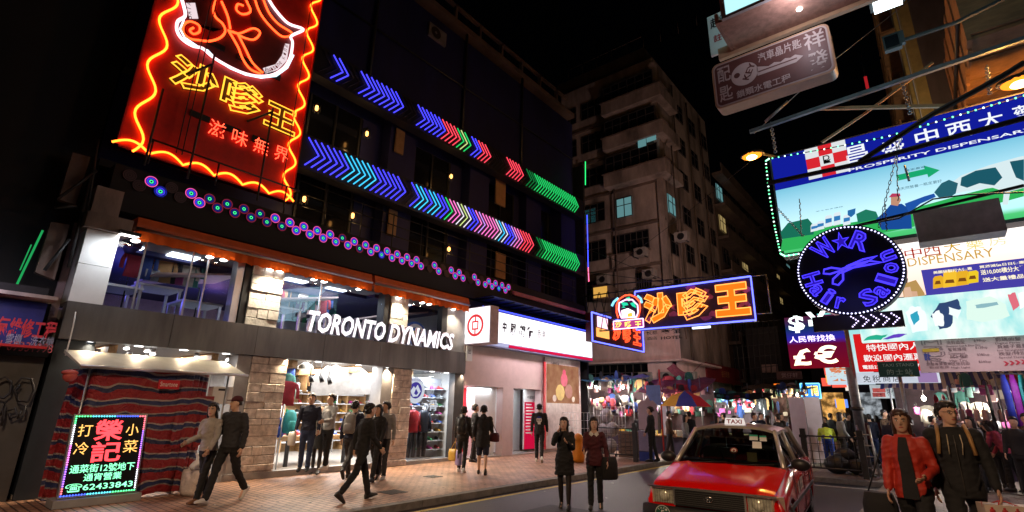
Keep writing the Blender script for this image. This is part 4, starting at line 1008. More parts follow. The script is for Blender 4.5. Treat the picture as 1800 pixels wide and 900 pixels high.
# signboards seen edge-on up the wall and green light strips
for k, (c, lab) in enumerate((([(128, 268), (159, 276), (133, 360), (103, 350)], 'brown blank signboard high on the dark wall, the upper of two'), ([(90, 390), (123, 395), (96, 492), (62, 478)], 'brown blank signboard on the dark wall, the lower of two'))):
    mb = MB(); q = [P(*p, 0, -12.6) for p in c]; mb.prism(q, (-.15, 0, 0), M('brown_board', (.13, .085, .07), .7, noise=.3)); tag(mb.build('blank_signboard'), lab, 'signboard')
t = thing('sign_bracket', 'dark steel brackets holding the two brown boards on the wall', 'bracket', (-12.5, 1, 5))
mb = MB()
for a, b in (((170, 300), (100, 350)), ((172, 245), (150, 400)), ((122, 420), (78, 475)), ((160, 310), (120, 470)), ((96, 365), (135, 362))): mb.tube([P(*a, 0, -12.45), P(*b, 0, -12.45)], .03, m_dkmet, 5)
mb.build('frame', t)
for k, (a, b, wd) in enumerate((((75, 405), (20, 520), .018), ((55, 430), (35, 475), .01))):
    mb = MB(); mb.tube([P(*a, 0, -12.5), P(*b, 0, -12.5)], wd, E('green_strip', (.02, .45, .12), .8), 5); tag(mb.build('light_strip'), ['long', 'short'][k] + ' green light strip on the dark wall at the far left', 'light strip')
t = thing('cable', 'loose black cable hanging beside the repair sign and the shop pier', 'cable', (-12.2, 1.8, 2)); mb = MB(); mb.tube([P(*q, 0, -12.2) for q in ((133, 548), (128, 575), (122, 600), (115, 625))], .012, m_white, 5); mb.build('wire', t)
# ================================================================ MIDDLE: tower with the hotel podium
TY = 31.0
tower = thing('apartment_tower', 'stained concrete apartment tower with balcony bands rising behind the neon satay sign', 'building', (-18, 36, .12))
TR = -12.3; TL = P(985, 300, 1, TY).x; TT = 29.0
mb = MB()
mb.box((TL, TY + .25, .12), (TR - .2, 42.5, TT - 2), m_conc)
mb.box((TL - 1, TY + 1.2, TT - 2), (TR - 1.2, 41, TT), m_concd)
mb.box((TR - .4, TY, 4.6), (TR, TY + .5, TT - 2.6), m_conc)
mb.build('wall', tower)
fh = 2.95; z0 = 8.35
xm = P(1075, 400, 1, TY).x
m_frame = M('window_frame_metal', (.1, .09, .09), .5, .4, noise=.2)
e_lit = E('lit_room_blue', (.18, .42, .44), .55, False); e_litw = E('lit_room_warm', (.5, .36, .14), .6, False)
def tower_window(par, x0, x1, za, zb, y, n, glassm=None, ax='x'):
    mb = MB()
    if ax == 'x':
        mb.box((x0, y, za), (x1, y + .05, zb), glassm or m_dkglass); w_ = mb.build('window', par)
        mb = MB()
        for k in range(n + 1): xx = x0 + (x1 - x0) * k / n; mb.box((xx - .03, y - .035, za), (xx + .03, y - .002, zb), m_frame)
        mb.box((x0, y - .03, zb - .55), (x1, y - .003, zb - .5), m_frame); mb.box((x0, y - .04, za - .05), (x1, y - .002, za), m_frame); mb.box((x0, y - .04, zb), (x1, y - .002, zb + .05), m_frame)
    else:
        mb.box((y, x0, za), (y - .05, x1, zb), glassm or m_dkglass); w_ = mb.build('window', par)
        mb = MB()
        for k in range(n + 1): xx = x0 + (x1 - x0) * k / n; mb.box((y + .002, xx - .03, za), (y + .035, xx + .03, zb), m_frame)
        mb.box((y + .003, x0, zb - .55), (y + .03, x1, zb - .5), m_frame); mb.box((y + .002, x0, za - .05), (y + .04, x1, za), m_frame)
    mb.build('frame', w_)
r = random.Random(4)
for k in range(7):
    zf = z0 + k * fh
    if zf + 2 > TT - 2: break
    if k != 2:   # balcony band on the right half, closed with windows
        x0 = xm if k > 0 else xm + 1.6; x1 = TR - (0 if k > 2 else 1.3)
        mb = MB(); mb.box((x0 - .1, TY - (.75 if k > 2 else .0), zf - .1), (x1 - (.002 if k > 2 else 0), TY + .25, zf + .85), m_conc)
        if k > 2: mb.box((TR, TY - .75, zf - .1), (TR + .6, TY + 2.4, zf + .85), m_conc)
        mb.box((x0 - .2, TY - (.85 if k > 2 else .1), zf + .85), (x1 + (.7 if k > 2 else .1), TY + .25, zf + .93), m_concd)
        mb.build('balcony', tower)
        tower_window(tower, x0, x1, zf + .95, zf + 2.3, TY + (-.5 if k > 2 else .22), 6)
    else:
        tower_window(tower, TR - 3.6, TR - 2.4, zf + .7, zf + 2.1, TY + .2, 2, e_lit); tower_window(tower, TR - 6.3, TR - 5.3, zf + .8, zf + 1.9, TY + .2, 2, E('lit_room_dim', (.03, .13, .14), .8, False))
    for x0, x1 in ((xm - 4.6, xm - 2.9), (xm - 2.4, xm - .6)):
        tower_window(tower, x0, x1, zf + .8, zf + 2.2, TY + .2, 3, None)
    mb = MB(); mb.box((TL, TY + .1, zf - .25), (TR, TY + .25, zf - .08), m_concd); mb.build('string_course', tower)
    # street side
    for j in range(4):
        y0 = TY + 1.2 + j * 2.8
        tower_window(tower, y0, y0 + 1.5, zf + .7, zf + 2.1, TR - .15, 2, e_lit if (k, j) in ((5, 0), (2, 0)) else None, 'y')
for (x, z, w_, c) in ((P(1150, 240, 1, TY).x, P(1150, 240, 1, TY).z, .35, e_lit), (P(1134, 250, 1, TY).x, P(1134, 250, 1, TY).z, .3, e_lit)):
    mb = MB(); mb.box((x - w_, TY - .56, z - .6), (x + w_, TY - .53, z + .7), c); mb.build('window', tower)
m_ac = M('air_conditioner_white', (.3, .28, .27), .5, noise=.25)
def air_con(c, lab, face='x'):
    t = thing('air_conditioner', lab, 'air conditioner', c)
    c = Vector(c); mb = MB()
    mb.box(c + Vector((-.42, -.3, 0)), c + Vector((.42, .15, .6)), m_ac); mb.build('casing', t)
    mb = MB()
    nrm = -Y if face == 'x' else X; q = c + (Vector((0, -.302, .3)) if face == 'x' else Vector((.422, 0, .3)))
    mb.disc(q, nrm, 0, .23, m_black, 16); mb.build('fan_grille', t)
    mb = MB(); mb.box(c + Vector((-.35, -.25, -.05)), c + Vector((-.3, .2, -.001)), m_dkmet); mb.box(c + Vector((.3, -.25, -.05)), c + Vector((.35, .2, -.001)), m_dkmet); mb.build('bracket', t)
for k, (px, py) in enumerate(((1143, 490), (1100, 590), (1062, 500), (1200, 425), (1128, 452))):
    p = P(px, py, 1, TY - .2); air_con(p, 'small air conditioner on the stained tower wall, ' + ('above the middle of the neon satay sign', 'behind the lower edge of the satay sign', 'above the left end of the satay sign', 'by the street corner', 'above the satay emblem')[k])
mb = MB()
for px, a, b in ((1205, 250, 560), (1090, 300, 560), (1028, 285, 520)):
    p, q = P(px, a, 1, TY), P(px, b, 1, TY); mb.tube([(q.x, TY - .12, 6), (q.x, TY - .12, p.z)], .05, m_concd, 6)
for j in range(3): mb.tube([(TR + .08, TY + 3 + j * 3, 5), (TR + .08, TY + 3 + j * 3, 26)], .06, m_concd, 6)
mb.build('drainpipe', tower)
mb = MB()
for k in range(9): mb.tube([(TL + k * 1.4, TY + 1.4, TT), (TL + k * 1.4, TY + 1.4, TT + 1.2)], .03, m_concd, 4)
mb.tube([(TL, TY + 1.4, TT + 1.2), (TR - 1.4, TY + 1.4, TT + 1.2)], .03, m_concd, 4); mb.build('roof_railing', tower)
# podium
m_pod = M('pinkish_plaster', (.68, .5, .52), .75, noise=.3, ns=1.2, stretch=(1, 1, .4))
zh = P(1180, 575, 1, TY - .5).z; zl = P(1180, 632, 1, TY - .5).z; zw = P(1180, 672, 1, TY - .5).z
mb = MB()
mb.box((TL, TY - .5, zl), (TR + .3, TY + .249, zh + .3), m_pod); mb.box((TL, TY - .9, zl - .12), (TR + .9, TY + 6, zl - .002), m_pod)
mb.box((TR - 1.6, TY - .45, zw - 1.0), (TR + .25, TY + .2, zl - .13), m_pod); mb.box((TR + .002, TY - .45, zw - 1.0), (TR + .26, TY + 5, zl - .13), m_pod)
mb.box((TL, TY - .2, zw - 1), (TR - 1.6, TY + .2, zw - .2), m_pod); mb.build('podium', tower)
tower_window(tower, TL, TR - 1.65, zw - .15, zl - .15, TY - .1, 12)
for k in range(3): p = P(1137 + k * 38, 672, 1, TY - .4); air_con(p, ['left', 'middle', 'right'][k] + ' air conditioner of three under the hotel ledge')
mb = MB(); ST(mb, 'HOTEL', (1162, 597), (1199, 589), TY - .51, m_black, bold=.02); ST(mb, '賓館', (1162, 588), (1196, 577), TY - .51, m_black, bold=.02); ST(mb, '悅都', (1137, 589), (1155, 581), TY - .51, m_black); ST(mb, '酒店', (1137, 598), (1155, 591), TY - .51, m_black)
tag(mb.build('hotel_lettering'), 'black HOTEL lettering with Chinese characters on the pinkish podium band', 'lettering')
t = thing('corner_sign', 'dark red shop sign with faint gold lettering on the corner podium', 'sign', (TR + .3, TY + 2, 5))
p0, p1 = P(1244, 672, 0, TR + .35), P(1302, 640, 0, TR + .35); zb_, zt_ = P(1270, 673, 0, TR + .35).z, P(1270, 643, 0, TR + .35).z
mb = MB(); mb.box((TR + .27, p0.y, zb_), (TR + .35, p1.y, zt_), M('dark_red_sign', (.22, .02, .03), .5, noise=.3)); mb.build('board', t)
mb = MB(); ym = (p0.y + p1.y) / 2; mb.text('金行珠寶', (TR + .36, ym - 1.0, zb_ + .4), (TR + .36, ym + .8, zt_ - .35), Y, Z, M('dull_gold', (.6, .3, .12), .5)); mb.build('lettering', t)
t = MB(); t.box((TR + 1.0, TY + .6, P(1236, 585, 0, TR + 1).z), (TR + 2.1, TY + .75, P(1236, 575, 0, TR + 1).z + .1), E('lit_plate', (.75, .85, 1), 2)); tag(t.build('lit_sign_plate'), 'small glowing white sign plate right of the HOTEL lettering', 'sign')
# next buildings down the street
for k, (x, y0, y1, h, lab) in enumerate(((-12.6, 43, 60, 21, 'dark apartment block beside the stained tower with a few lit windows'), (-13.5, 60, 100, 26, 'distant dark apartment block further down the street on the left'))):
    t = thing('apartment_block', lab, 'building', (x - 5, (y0 + y1) / 2, .12))
    mb = MB(); mb.box((x - 10, y0 + .2, .12), (x, y1, h), m_concd)
    for j in range(7): mb.box((x, y0 + .3, 4 + j * 3), (x + .9, y1, 4.25 + j * 3), m_concd); mb.box((x + .82, y0 + .3, 4.25 + j * 3), (x + .9, y1, 5 + j * 3), m_concd)
    mb.build('wall', t)
    rr = random.Random(k)
    for j in range(6):
        for q in range(5):
            yy = y0 + 1 + q * (y1 - y0 - 2) / 5
            tower_window(t, yy, yy + 1.6, 5.1 + j * 3, 6.5 + j * 3, x + .1, 2, rr.choice([None] * 9 + [e_litw, e_lit]), 'y')
lamp('tower_street_light', 'SPOT', (-5.0, 22.5, 6.0), 1900, (1, .64, .54), .3, spot=115, aim=(-15, 31, 12), blend=1)  # assumed unseen light that brightens the tower front, no lamp is built here
lamp('tower_side_light', 'SPOT', (-6.5, 33, 6.0), 260, (1, .55, .3), .3, spot=110, aim=(-13, 40, 13), blend=1)  # assumed as well, brightens the tower's street side without a lamp

# ================================================================ street-spanning neon satay signs
def satay_sign(y, ll, ur, lab, par=None):
    t = thing('satay_neon_sign', lab, 'neon sign', (P(*ll, 1, y) + P(*ur, 1, y)) / 2)
    a = P(*ll, 1, y); b = P(*ur, 1, y)
    mb = MB(); mb.box((a.x, y + .02, a.z), (b.x, y + .4, b.z), M('sign_navy', (.03, .012, .06), .5, noise=.5, ns=3)); mb.build('board', t)
    mb = MB(); frame_tubes(mb, a, b, 1, y - .04, .032, E('frame_blue', (.1, .12, 1), 4)); mb.build('border_tube', t)
    return t, a, b
sy = 20.0
st1, a, b = satay_sign(sy, (1120, 580), (1320, 486), 'long neon sign of fat orange characters in a blue frame across the street')
W_, H_ = b.x - a.x, b.z - a.z
for k, ch in enumerate('沙嗲王'):
    x0 = a.x + W_ * (.08 + .315 * k); x1 = x0 + W_ * .26; zA, zB = a.z + H_ * .14, a.z + H_ * .88
    mb = MB(); mb.text(ch, (x0, sy - .03, zA), (x1, sy - .03, zB), X, Z, E('fat_orange', (1, .2, .01), 1.15), bold=.055); mb.build('character_fill', st1)
    mb = MB(); mb.text(ch, (x0 - .03, sy - .07, zA - .03), (x1 + .03, sy - .07, zB + .03), X, Z, E('orange_rim', (1, .3, .06), 2.6), bold=.06, outline=.016); mb.build('character_outline', st1)
mb = MB()
rr = random.Random(2)
for k in range(26):
    c = Vector((rr.uniform(a.x + .2, b.x - .2), sy + .012, rr.uniform(a.z + .15, b.z - .15))); mb.poly([c + Vector((rr.uniform(.08, .3) * math.cos(q * .9), 0, rr.uniform(.06, .18) * math.sin(q * .9))) for q in range(7)], M('peeling_mauve', (.3, .07, .3), .6, noise=.3))
mb.build('paint_patches', st1)
# emblem box at its left end
t = thing('satay_emblem', 'neon emblem with a green leaf and cup over a small yellow lettered tablet', 'neon sign', P(1103, 560, 1, sy - .3))
ye = sy - .3; cx, cz = P(1104, 545, 1, ye).x, P(1104, 545, 1, ye).z
def Q(px, py): return P(1030 + px / 5.294, 470 + py / 5.294, 1, ye)
mb = MB(); p, q = Q(235, 480), Q(515, 250); mb.box((p.x, ye + .04, p.z), (q.x, ye + .2, q.z), M('sign_navy', (.03, .012, .06), .5)); mb.build('board', t)
mb = MB(); mb.tube([Q(300 + 0, 470), Q(285, 420), Q(285, 350), Q(310, 295), Q(360, 262), Q(410, 255), Q(460, 275), Q(500, 320), Q(505, 380), Q(490, 450), Q(480, 475)], .035, E('arch_red', (1, .08, .03), 3), 6); mb.build('arch_tube', t)
mb = MB(); mb.tube([Q(318, 440), Q(305, 390), Q(310, 330), Q(370, 300), Q(430, 300), Q(480, 350), Q(485, 420), Q(470, 460), Q(330, 470), Q(318, 440)], .03, E('cup_pink', (1, .45, .75), 3), 6); mb.build('cup_tube', t)
mb = MB(); mb.poly([Q(*k) for k in ((330, 400), (390, 380), (450, 410), (460, 470), (335, 475))], E('cup_white', (1, .9, .95), 2.2)); mb.poly([Q(*k) + Vector((0, -.02, 0)) for k in ((390, 430), (430, 420), (440, 475), (385, 478))], E('cup_orange', (1, .45, .05), 1.6)); mb.build('cup', t)
mb = MB()
for leaf in ([(385, 330), (320, 320), (345, 360), (395, 350)], [(400, 320), (370, 285), (405, 272), (415, 300)], [(410, 335), (450, 320), (470, 380), (430, 360)], [(350, 360), (370, 375), (330, 375)]): mb.poly([Q(*k) for k in leaf], E('leaf_green', (.02, .6, .35), 1.4))
mb.build('leaf', t)
mb = MB(); p, q = Q(268, 580), Q(540, 478); mb.box((p.x, ye - .06, p.z), (q.x, ye + .02, q.z), E('tablet_pink', (.6, .06, .3), .9)); mb.build('tablet', t)
mb = MB(); frame_tubes(mb, p, q, 1, ye - .09, .022, E('tablet_frame', (.8, .6, 1), 2.6))
for k, ch in enumerate('沙嗲王'): mb.text(ch, Q(280 + k * 92, 566) + Vector((0, -.09, 0)), Q(340 + k * 92, 500) + Vector((0, -.09, 0)), X, Z, E('tablet_yellow', (1, .6, .1), 2.4), bold=.02)
mb.build('tablet_lettering', t)
mb = MB()
for pp in ([(240, 360), (260, 320), (300, 285)], [(480, 265), (510, 290), (520, 330)]): mb.tube([Q(*k) for k in pp], .05, E('emblem_cyan', (.25, .7, 1), 1.6), 6)
mb.build('ring_letters', t)
# second sign, along the pavement behind (faces the street)
xs2 = -11.6
t = thing('satay_neon_sign', 'smaller red neon sign with a blue border on the house corner below the orange one', 'neon sign', P(1085, 590, 0, xs2))
p, q = P(1040, 597, 0, xs2), P(1128, 570, 0, xs2)
zb_, zt_ = P(1128, 618, 0, xs2).z, P(1128, 575, 0, xs2).z
mb = MB(); mb.box((xs2 - .3, p.y, zb_), (xs2, q.y, zt_), M('sign_maroon', (.08, .006, .01), .5)); mb.build('board', t)
mb = MB(); pa, pb = Vector((xs2, p.y, zb_)), Vector((xs2, q.y, zt_)); frame_tubes(mb, pa, pb, 0, xs2 + .04, .035, E('frame_blue', (.1, .12, 1), 4)); mb.build('border_tube', t)
wd = (q.y - p.y)
for k, ch in enumerate('沙嗲王'):
    y0 = p.y + wd * (.36 + .21 * k); mb = MB(); mb.text(ch, (xs2 + .03, y0, zb_ + .25), (xs2 + .03, y0 + wd * .17, zt_ - .2), Y, Z, E('satay_red', (1, .07, .02), 2.6), outline=.03, bold=.02); mb.build('neon_lettering', t)
mb = MB(); mb.box((xs2 + .01, p.y + wd * .08, zb_ + .25), (xs2 + .04, p.y + wd * .3, zb_ + .65), E('tablet_gold', (1, .4, .1), 1.6)); mb.box((xs2 + .01, p.y + wd * .1, zb_ + .7), (xs2 + .04, p.y + wd * .28, zt_ - .1), E('satay_pinkwhite', (1, .55, .7), 2)); mb.build('emblem', t)
# iron frame carrying both signs from the building
t = thing('iron_lattice', 'black iron lattice holding the satay signs off the building corner', 'frame', (-11.5, 20.4, 5))
mb = MB()
for z in (5.2, 6.0, 6.9, 7.4): mb.tube([(-12.5, 20.5, z), (-4.8, 20.45, z if z < 7 else 6.9)], .03, m_dkmet, 5)
for k in range(9): x_ = -12.4 + k * .45; mb.tube([(x_, 20.5, 5.2), (x_ + .4, 20.5, 7.0)], .02, m_dkmet, 4); mb.tube([(x_ + .4, 20.5, 5.2), (x_, 20.5, 7.0)], .02, m_dkmet, 4)
for q_ in ((-12.6, 9.5), (-12.6, 8.2)): mb.tube([(q_[0], 20.5, q_[1]), (-8, 20.45, 6.95)], .018, m_dkmet, 4)
mb.build('lattice', t)
t = MB(); a_ = P(1332, 552, 1, 20.2); b_ = P(1322, 486, 1, 20.2)
for z in (a_.z, b_.z): t.tube([(b_.x - .3, 20.2, z), (b_.x + .5, 20.2, z)], .025, m_steel, 5)
t.tube([(b_.x + .5, 20.2, a_.z), (b_.x + .5, 20.2, b_.z)], .03, m_steel, 5); tag(t.build('sign_rail'), 'grey steel rail at the right end of the orange satay sign', 'rail')
t = MB(); a_ = P(1030, 395, 0, -11.9); b_ = P(1030, 285, 0, -11.9)
t.tube([P(1029, 325, 0, -12.1), P(1029, 284, 0, -12.1)], .022, e_green, 5); t.tube([P(1034, 470, 0, -12.1), P(1032, 378, 0, -12.1)], .02, e_blue, 5); t.tube([P(1035, 495, 0, -12.1), P(1034, 470, 0, -12.1)], .02, e_pink, 5)
tag(t.build('light_strip'), 'thin vertical light strip changing from green to blue to pink at the building corner', 'light strip')
t = MB(); p = P(1055, 520, 1, 29); t.box((p.x - .5, 29, p.z - .1), (p.x + .5, 29.05, p.z + .6), E('amber_window', (.8, .42, .08), .9)); t.box((p.x - .55, 29.06, p.z - .2), (p.x + .55, 30.4, p.z + .7), m_concd); tag(t.build('bay_window'), 'lit amber bay window left of the satay emblem', 'window')

# ================================================================ market stalls in the cross street
def hang_goods(x0, x1, y, z, n, lab, grp, rz=0, sc_=.7, jit=.25):
    for k in range(n): put_garment((x0 + (x1 - x0) * (k + .5) / n + r.uniform(-.08, .08), y + r.uniform(-jit, jit), z + r.uniform(-.3, .1)), 1.57 + rz + r.uniform(-1.2, 1.2), lab, grp, sc_ * r.uniform(.5, 1.0), pick=r.randrange(9))
box_cols = [(.6, .58, .5), (.5, .05, .06), (.05, .15, .5), (.6, .4, .05), (.1, .4, .3), (.55, .2, .4), (.3, .18, .09)]
boxes = []
def put_box(loc, rz, lab, grp, s=1):
    k = r.randrange(7)
    if len(boxes) < 7:
        k = len(boxes); m = M(f'carton_{k}', box_cols[k], .6, noise=.15); mb = MB(); mb.box((-.15, -.12, 0), (.15, .12, .22), m); mb.box((-.155, -.03, -.001), (.155, .03, .223), m_cream)
        o = mb.build('carton'); boxes.append(o); o.location = loc; o.rotation_euler = (0, 0, rz); o.scale = (s,) * 3; tag(o, lab, 'carton', grp)
    else: tag(copy_tree(boxes[k], loc, rz, scale=s), lab, 'carton', grp)
def stall_frame(name, lab, x0, x1, y0, y1, h, roofm, stripe=None, slope=.35, bulbs=1, power=45, bulbcol=(1, .9, .75)):
    t = thing(name, lab, 'stall', ((x0 + x1) / 2, (y0 + y1) / 2, 0))
    for x_ in (x0, x1):
        for y_ in (y0, y1):
            mb = MB(); mb.tube([(x_, y_, 0), (x_, y_, h)], .025, m_steel, 6); mb.build('pole', t)
    n = 12; mb = MB(); v = []; f = []
    for i in range(n + 1):
        for j in range(5):
            x_ = x0 - .2 + (x1 - x0 + .4) * i / n; y_ = y0 - .5 + (y1 - y0 + .5) * j / 4
            v.append((x_, y_, h - slope * (1 - j / 4) + .05 * math.sin(i * 1.7 + j)))
        if i:
            for j in range(4): q = i * 5 + j; f.append((q - 5, q - 4, q + 1, q))
    mb.add(v, f, roofm, True); mb.build('canopy', t)
    mb = MB(); mb.box((x0, y0 + .1, .75), (x1, y1, .8), m_wood); mb.box((x0 + .05, y0 + .15, .02), (x1 - .05, y1 - .1, .74), M('stall_skirt', (.08, .06, .1), .8, noise=.3)); mb.build('counter', t)
    mb = MB(); mb.box((x0, y1 - .04, .8), (x1, y1, h - .1), M('stall_back', (.05, .028, .035), .8, noise=.6, ns=3)); mb.build('back_cloth', t)
    hang_goods(x0 + .1, x1 - .1, y1 - .25, h - .5, 12, 'garment pinned to the back cloth of a market stall', 'garments on the stall back cloths', sc_=1.0, jit=.05); hang_goods(x0 + .1, x1 - .1, y1 - .25, 1.75, 10, 'garment pinned to the back cloth of a market stall', 'garments on the stall back cloths', sc_=1.0, jit=.05)
    for k in range(bulbs):
        xx = x0 + (x1 - x0) * (k + .5) / bulbs; zz = h - slope - .25
        b_ = thing('stall_bulb', f'bare bright bulb in the {lab.split(" below ")[0] if " with " not in lab else lab.split(" with ")[1]}' + ('' if bulbs == 1 else [', left bulb', ', next bulb', ', third bulb'][k]), 'bulb', (xx, y0 + .2, zz))
        mb = MB(); mb.ell((xx, y0 + .2, zz), (.06, .06, .08), E('stall_bulb_glass', (1, .93, .8), 22), 8, 6); mb.build('bulb_glass', b_)
        mb = MB(); mb.tube([(xx, y0 + .2, zz + .07), (xx, y0 + .3, h - .1)], .01, m_black, 4); mb.build('cord', b_)
        lamp('stall_bulb_light', 'POINT', (xx, y0 + .05, zz - .12), power, bulbcol, .06)
    return t
m_bluec = M('blue_tarpaulin', (.05, .2, .4), .5, noise=.4, ns=2); m_pinkc = M('pink_check_cloth', (.26, .07, .12), .7, noise=.4, ns=6)
stall_frame('market_stall', 'market stall with a blue tarpaulin roof', -12.6, -10.3, 21.0, 22.6, 3.35, m_bluec, power=150, bulbs=2)
stall_frame('market_stall', 'market stall with a drooping pink checked cloth roof', -10.1, -7.6, 21.6, 23.2, 3.2, m_pinkc, slope=.7, power=150, bulbs=2)
hang_goods(-12.5, -10.4, 21.0, 2.75, 22, 'small colourful garment hanging in the blue-roofed stall', 'goods hanging in the blue roofed stall', sc_=.85); hang_goods(-12.5, -10.4, 21.3, 2.0, 20, 'small colourful garment hanging in the blue-roofed stall', 'goods hanging in the blue roofed stall', sc_=.8)
hang_goods(-10, -7.7, 21.5, 2.5, 22, 'garment hanging in the pink-roofed stall', 'goods hanging in the pink roofed stall', sc_=.85); hang_goods(-10, -7.7, 22.0, 1.9, 20, 'garment hanging in the pink-roofed stall', 'goods hanging in the pink roofed stall')
for k in range(12): put_box((-12.3 + k * .38, 21.3 + r.uniform(0, .6), .8), r.uniform(-.3, .3), 'small carton on the counters of the two market stalls by the bank', 'cartons on the stall counters', 1)
t = MB(); p = P(1168, 806, 2, 0); t.tube([(p.x, p.y, 0), (p.x, p.y, 3.4)], .035, M('red_pole_paint', (.5, .03, .03), .5), 8); tag(t.build('red_pole'), 'bright red pole standing in front of the pink roofed stall', 'pole')
t = MB(); fp = P(1178, 806, 2, 0); t.tube([(fp.x, fp.y, 0), (fp.x + .02, fp.y, 2.3)], .03, m_steel, 8); tag(t.build('steel_post'), 'grey steel post just right of the red pole', 'post')
t = MB(); sbox(t, (1137, 712), (1160, 677), p.y - .1, .03, M('blue_board', (.1, .17, .4), .6, noise=.2)); tag(t.build('blue_board'), 'plain blue board hung on the red pole', 'board')
t = MB(); sbox(t, (1166, 765), (1177, 710), p.y + .6, .05, m_white); tag(t.build('upright_board'), 'narrow white panel standing behind the red pole', 'panel')
# rainbow parasol
PY0 = 20.6; c = P(1205, 712, 1, PY0); t = thing('parasol', 'market parasol with red, yellow and blue panels', 'parasol', (c.x, PY0, 0))
mb = MB(); n = 8; rgb = [M(f'parasol_{k}', cc, .7, noise=.15) for k, cc in enumerate(((.65, .36, .02), (.05, .07, .4), (.55, .03, .05), (.65, .36, .02)))]
for k in range(n):
    for (r0, z0_, r1, z1_) in ((0, .55, .8, .32), (.8, .32, 1.35, -.05)):
        a0, a1 = k * .7854, (k + 1) * .7854; pt = lambda a, rr_, zz: Vector((c.x + rr_ * .75 * math.cos(a), PY0 + rr_ * .75 * math.sin(a), c.z + zz))
        mb.poly([pt(a0, r0, z0_), pt(a0, r1, z1_), pt(a1, r1, z1_), pt(a1, r0, z0_)] if r0 else [pt(a0, 0, z0_), pt(a0, r1, z1_), pt(a1, r1, z1_)], rgb[(k + 3) % 4])
mb.build('canopy', t); mb = MB(); mb.tube([(c.x, PY0, 0), (c.x, PY0, c.z + .55)], .025, m_alum, 6); mb.build('pole', t)
stall_frame('market_stall', 'market stall with shiny trinkets under the rainbow parasol', -9.2, -6.2, 25.5, 27, 2.7, m_dark, power=150, bulbs=3, bulbcol=(.9, 1, .9))
hang_goods(-9, -6.4, 25.4, 2.2, 24, 'bright toy or scarf hanging in the trinket stall', 'goods hanging in the trinket stall', sc_=.6)
stall_frame('market_stall', 'stall with gold and brown goods under the corner sign', -8.0, -4.9, 30, 31.6, 3.3, M('brown_awning', (.12, .08, .06), .7, noise=.4), power=150, bulbs=2, bulbcol=(1, .8, .5))
hang_goods(-7.9, -5.0, 29.9, 2.7, 24, 'golden brown handbag or garment hanging below the corner sign', 'goods hanging in the gold stall', sc_=.75)
t = MB(); yy = 27.5; p = P(1172, 655, 1, yy); q = P(1225, 655, 1, yy); v = []; f = []
for i in range(13):
    for j in range(4): v.append((p.x + (q.x - p.x) * i / 12, yy - .1 * j, 4.3 - .7 * math.sin(math.pi * i / 12) - .25 * j))
    if i:
        for j in range(3): z_ = i * 4 + j; f.append((z_ - 4, z_ - 3, z_ + 1, z_))
t.v = []; t.f = []; t.m = []; t.sm = []; v = []; f = []
for i in range(17):
    for j in range(4): v.append((p.x + (q.x - p.x) * i / 16, yy + .35 * j, 4.0 - .55 * math.sin(math.pi * i / 16) + .12 * j))
    if i:
        for j in range(3): z_ = i * 4 + j; f.append((z_ - 4, z_ - 3, z_ + 1, z_))
t.add(v, f, m_pinkc, True); tag(t.build('sagging_cloth'), 'pink checked cloth sagging between two poles above the parasol', 'cloth')
t = MB(); p = P(1195, 682, 1, 27); t.tube([P(1255, 690, 1, 27), P(1270, 690, 1, 27)], .05, E('tube_lamp', (.8, .9, 1), 5), 6); tag(t.build('tube_lamp'), 'white tube lamp under an awning below the dark red corner sign', 'lamp')
# cages, crate screen, barrier by the bank corner
def cage(x, y, w_, d, h, lab):
    t = thing('wire_cage', lab, 'cage', (x, y, .12)); mb = MB()
    for k in range(6):
        z = .2 + (h - .1) * k / 5
        for a, b in (((x, y), (x + w_, y)), ((x + w_, y), (x + w_, y + d)), ((x, y), (x, y + d))): mb.tube([(a[0], a[1], z), (b[0], b[1], z)], .008, m_alum, 4)
    for k in range(7): xx = x + w_ * k / 6; mb.tube([(xx, y, .15), (xx, y, h + .1)], .008, m_alum, 4)
    for k in range(4): yy = y + d * k / 3; mb.tube([(x, yy, .15), (x, yy, h + .1)], .008, m_alum, 4); mb.tube([(x + w_, yy, .15), (x + w_, yy, h + .1)], .008, m_alum, 4)
    mb.build('mesh', t); mb = MB()
    for sx in (.05, w_ - .05):
        for sy_ in (.05, d - .05): mb.cbox((x + sx, y + sy_, .155), (.05, .09, .07), m_black)
    mb.build('castor', t)
cage(-11.9, 17.9, 1.0, .8, 1.55, 'tall wire roll cage left of the pair at the bank corner'); cage(-10.8, 18.2, 1.1, .8, 1.8, 'wire roll cage with white sacks beside the bank advert')
for k, (x, y, z) in enumerate(((-10.5, 18.5, .2), (-10.1, 18.5, .2), (-10.4, 18.6, .75), (-10.0, 18.5, .8), (-10.3, 18.6, 1.3))):
    t = MB(); t.ell((x, y, z + .26), (.26, .22, .28), M('sack_pale', (.27, .25, .26), .7, noise=.3), 10, 6); tag(t.build('sack'), 'stuffed white sack inside the second wire cage', 'sack', 'sacks in the wire cage')
t = thing('crate_screen', 'brown slatted screen of crates standing behind the railing near the kerb', 'screen', (-8.9, 17.6, .12)); mb = MB()
for k in range(7): mb.box((-9.3, 17.6, .16 + k * .13), (-8.45, 17.95, .27 + k * .13), M('crate_brown', (.14, .09, .06), .7, noise=.3))
mb.build('slats', t)
mb = MB(); mb.box((-8.4, 17.4, .45), (-8.0, 17.7, 1.1), M('crate_lilac', (.3, .27, .4), .6, noise=.2)); mb.box((-8.4, 17.4, .12), (-7.98, 17.72, .42), M('crate_blue', (.02, .05, .3), .5)); tag(mb.build('crate_stack'), 'lilac crates standing on a blue one beside the brown screen', 'crates')
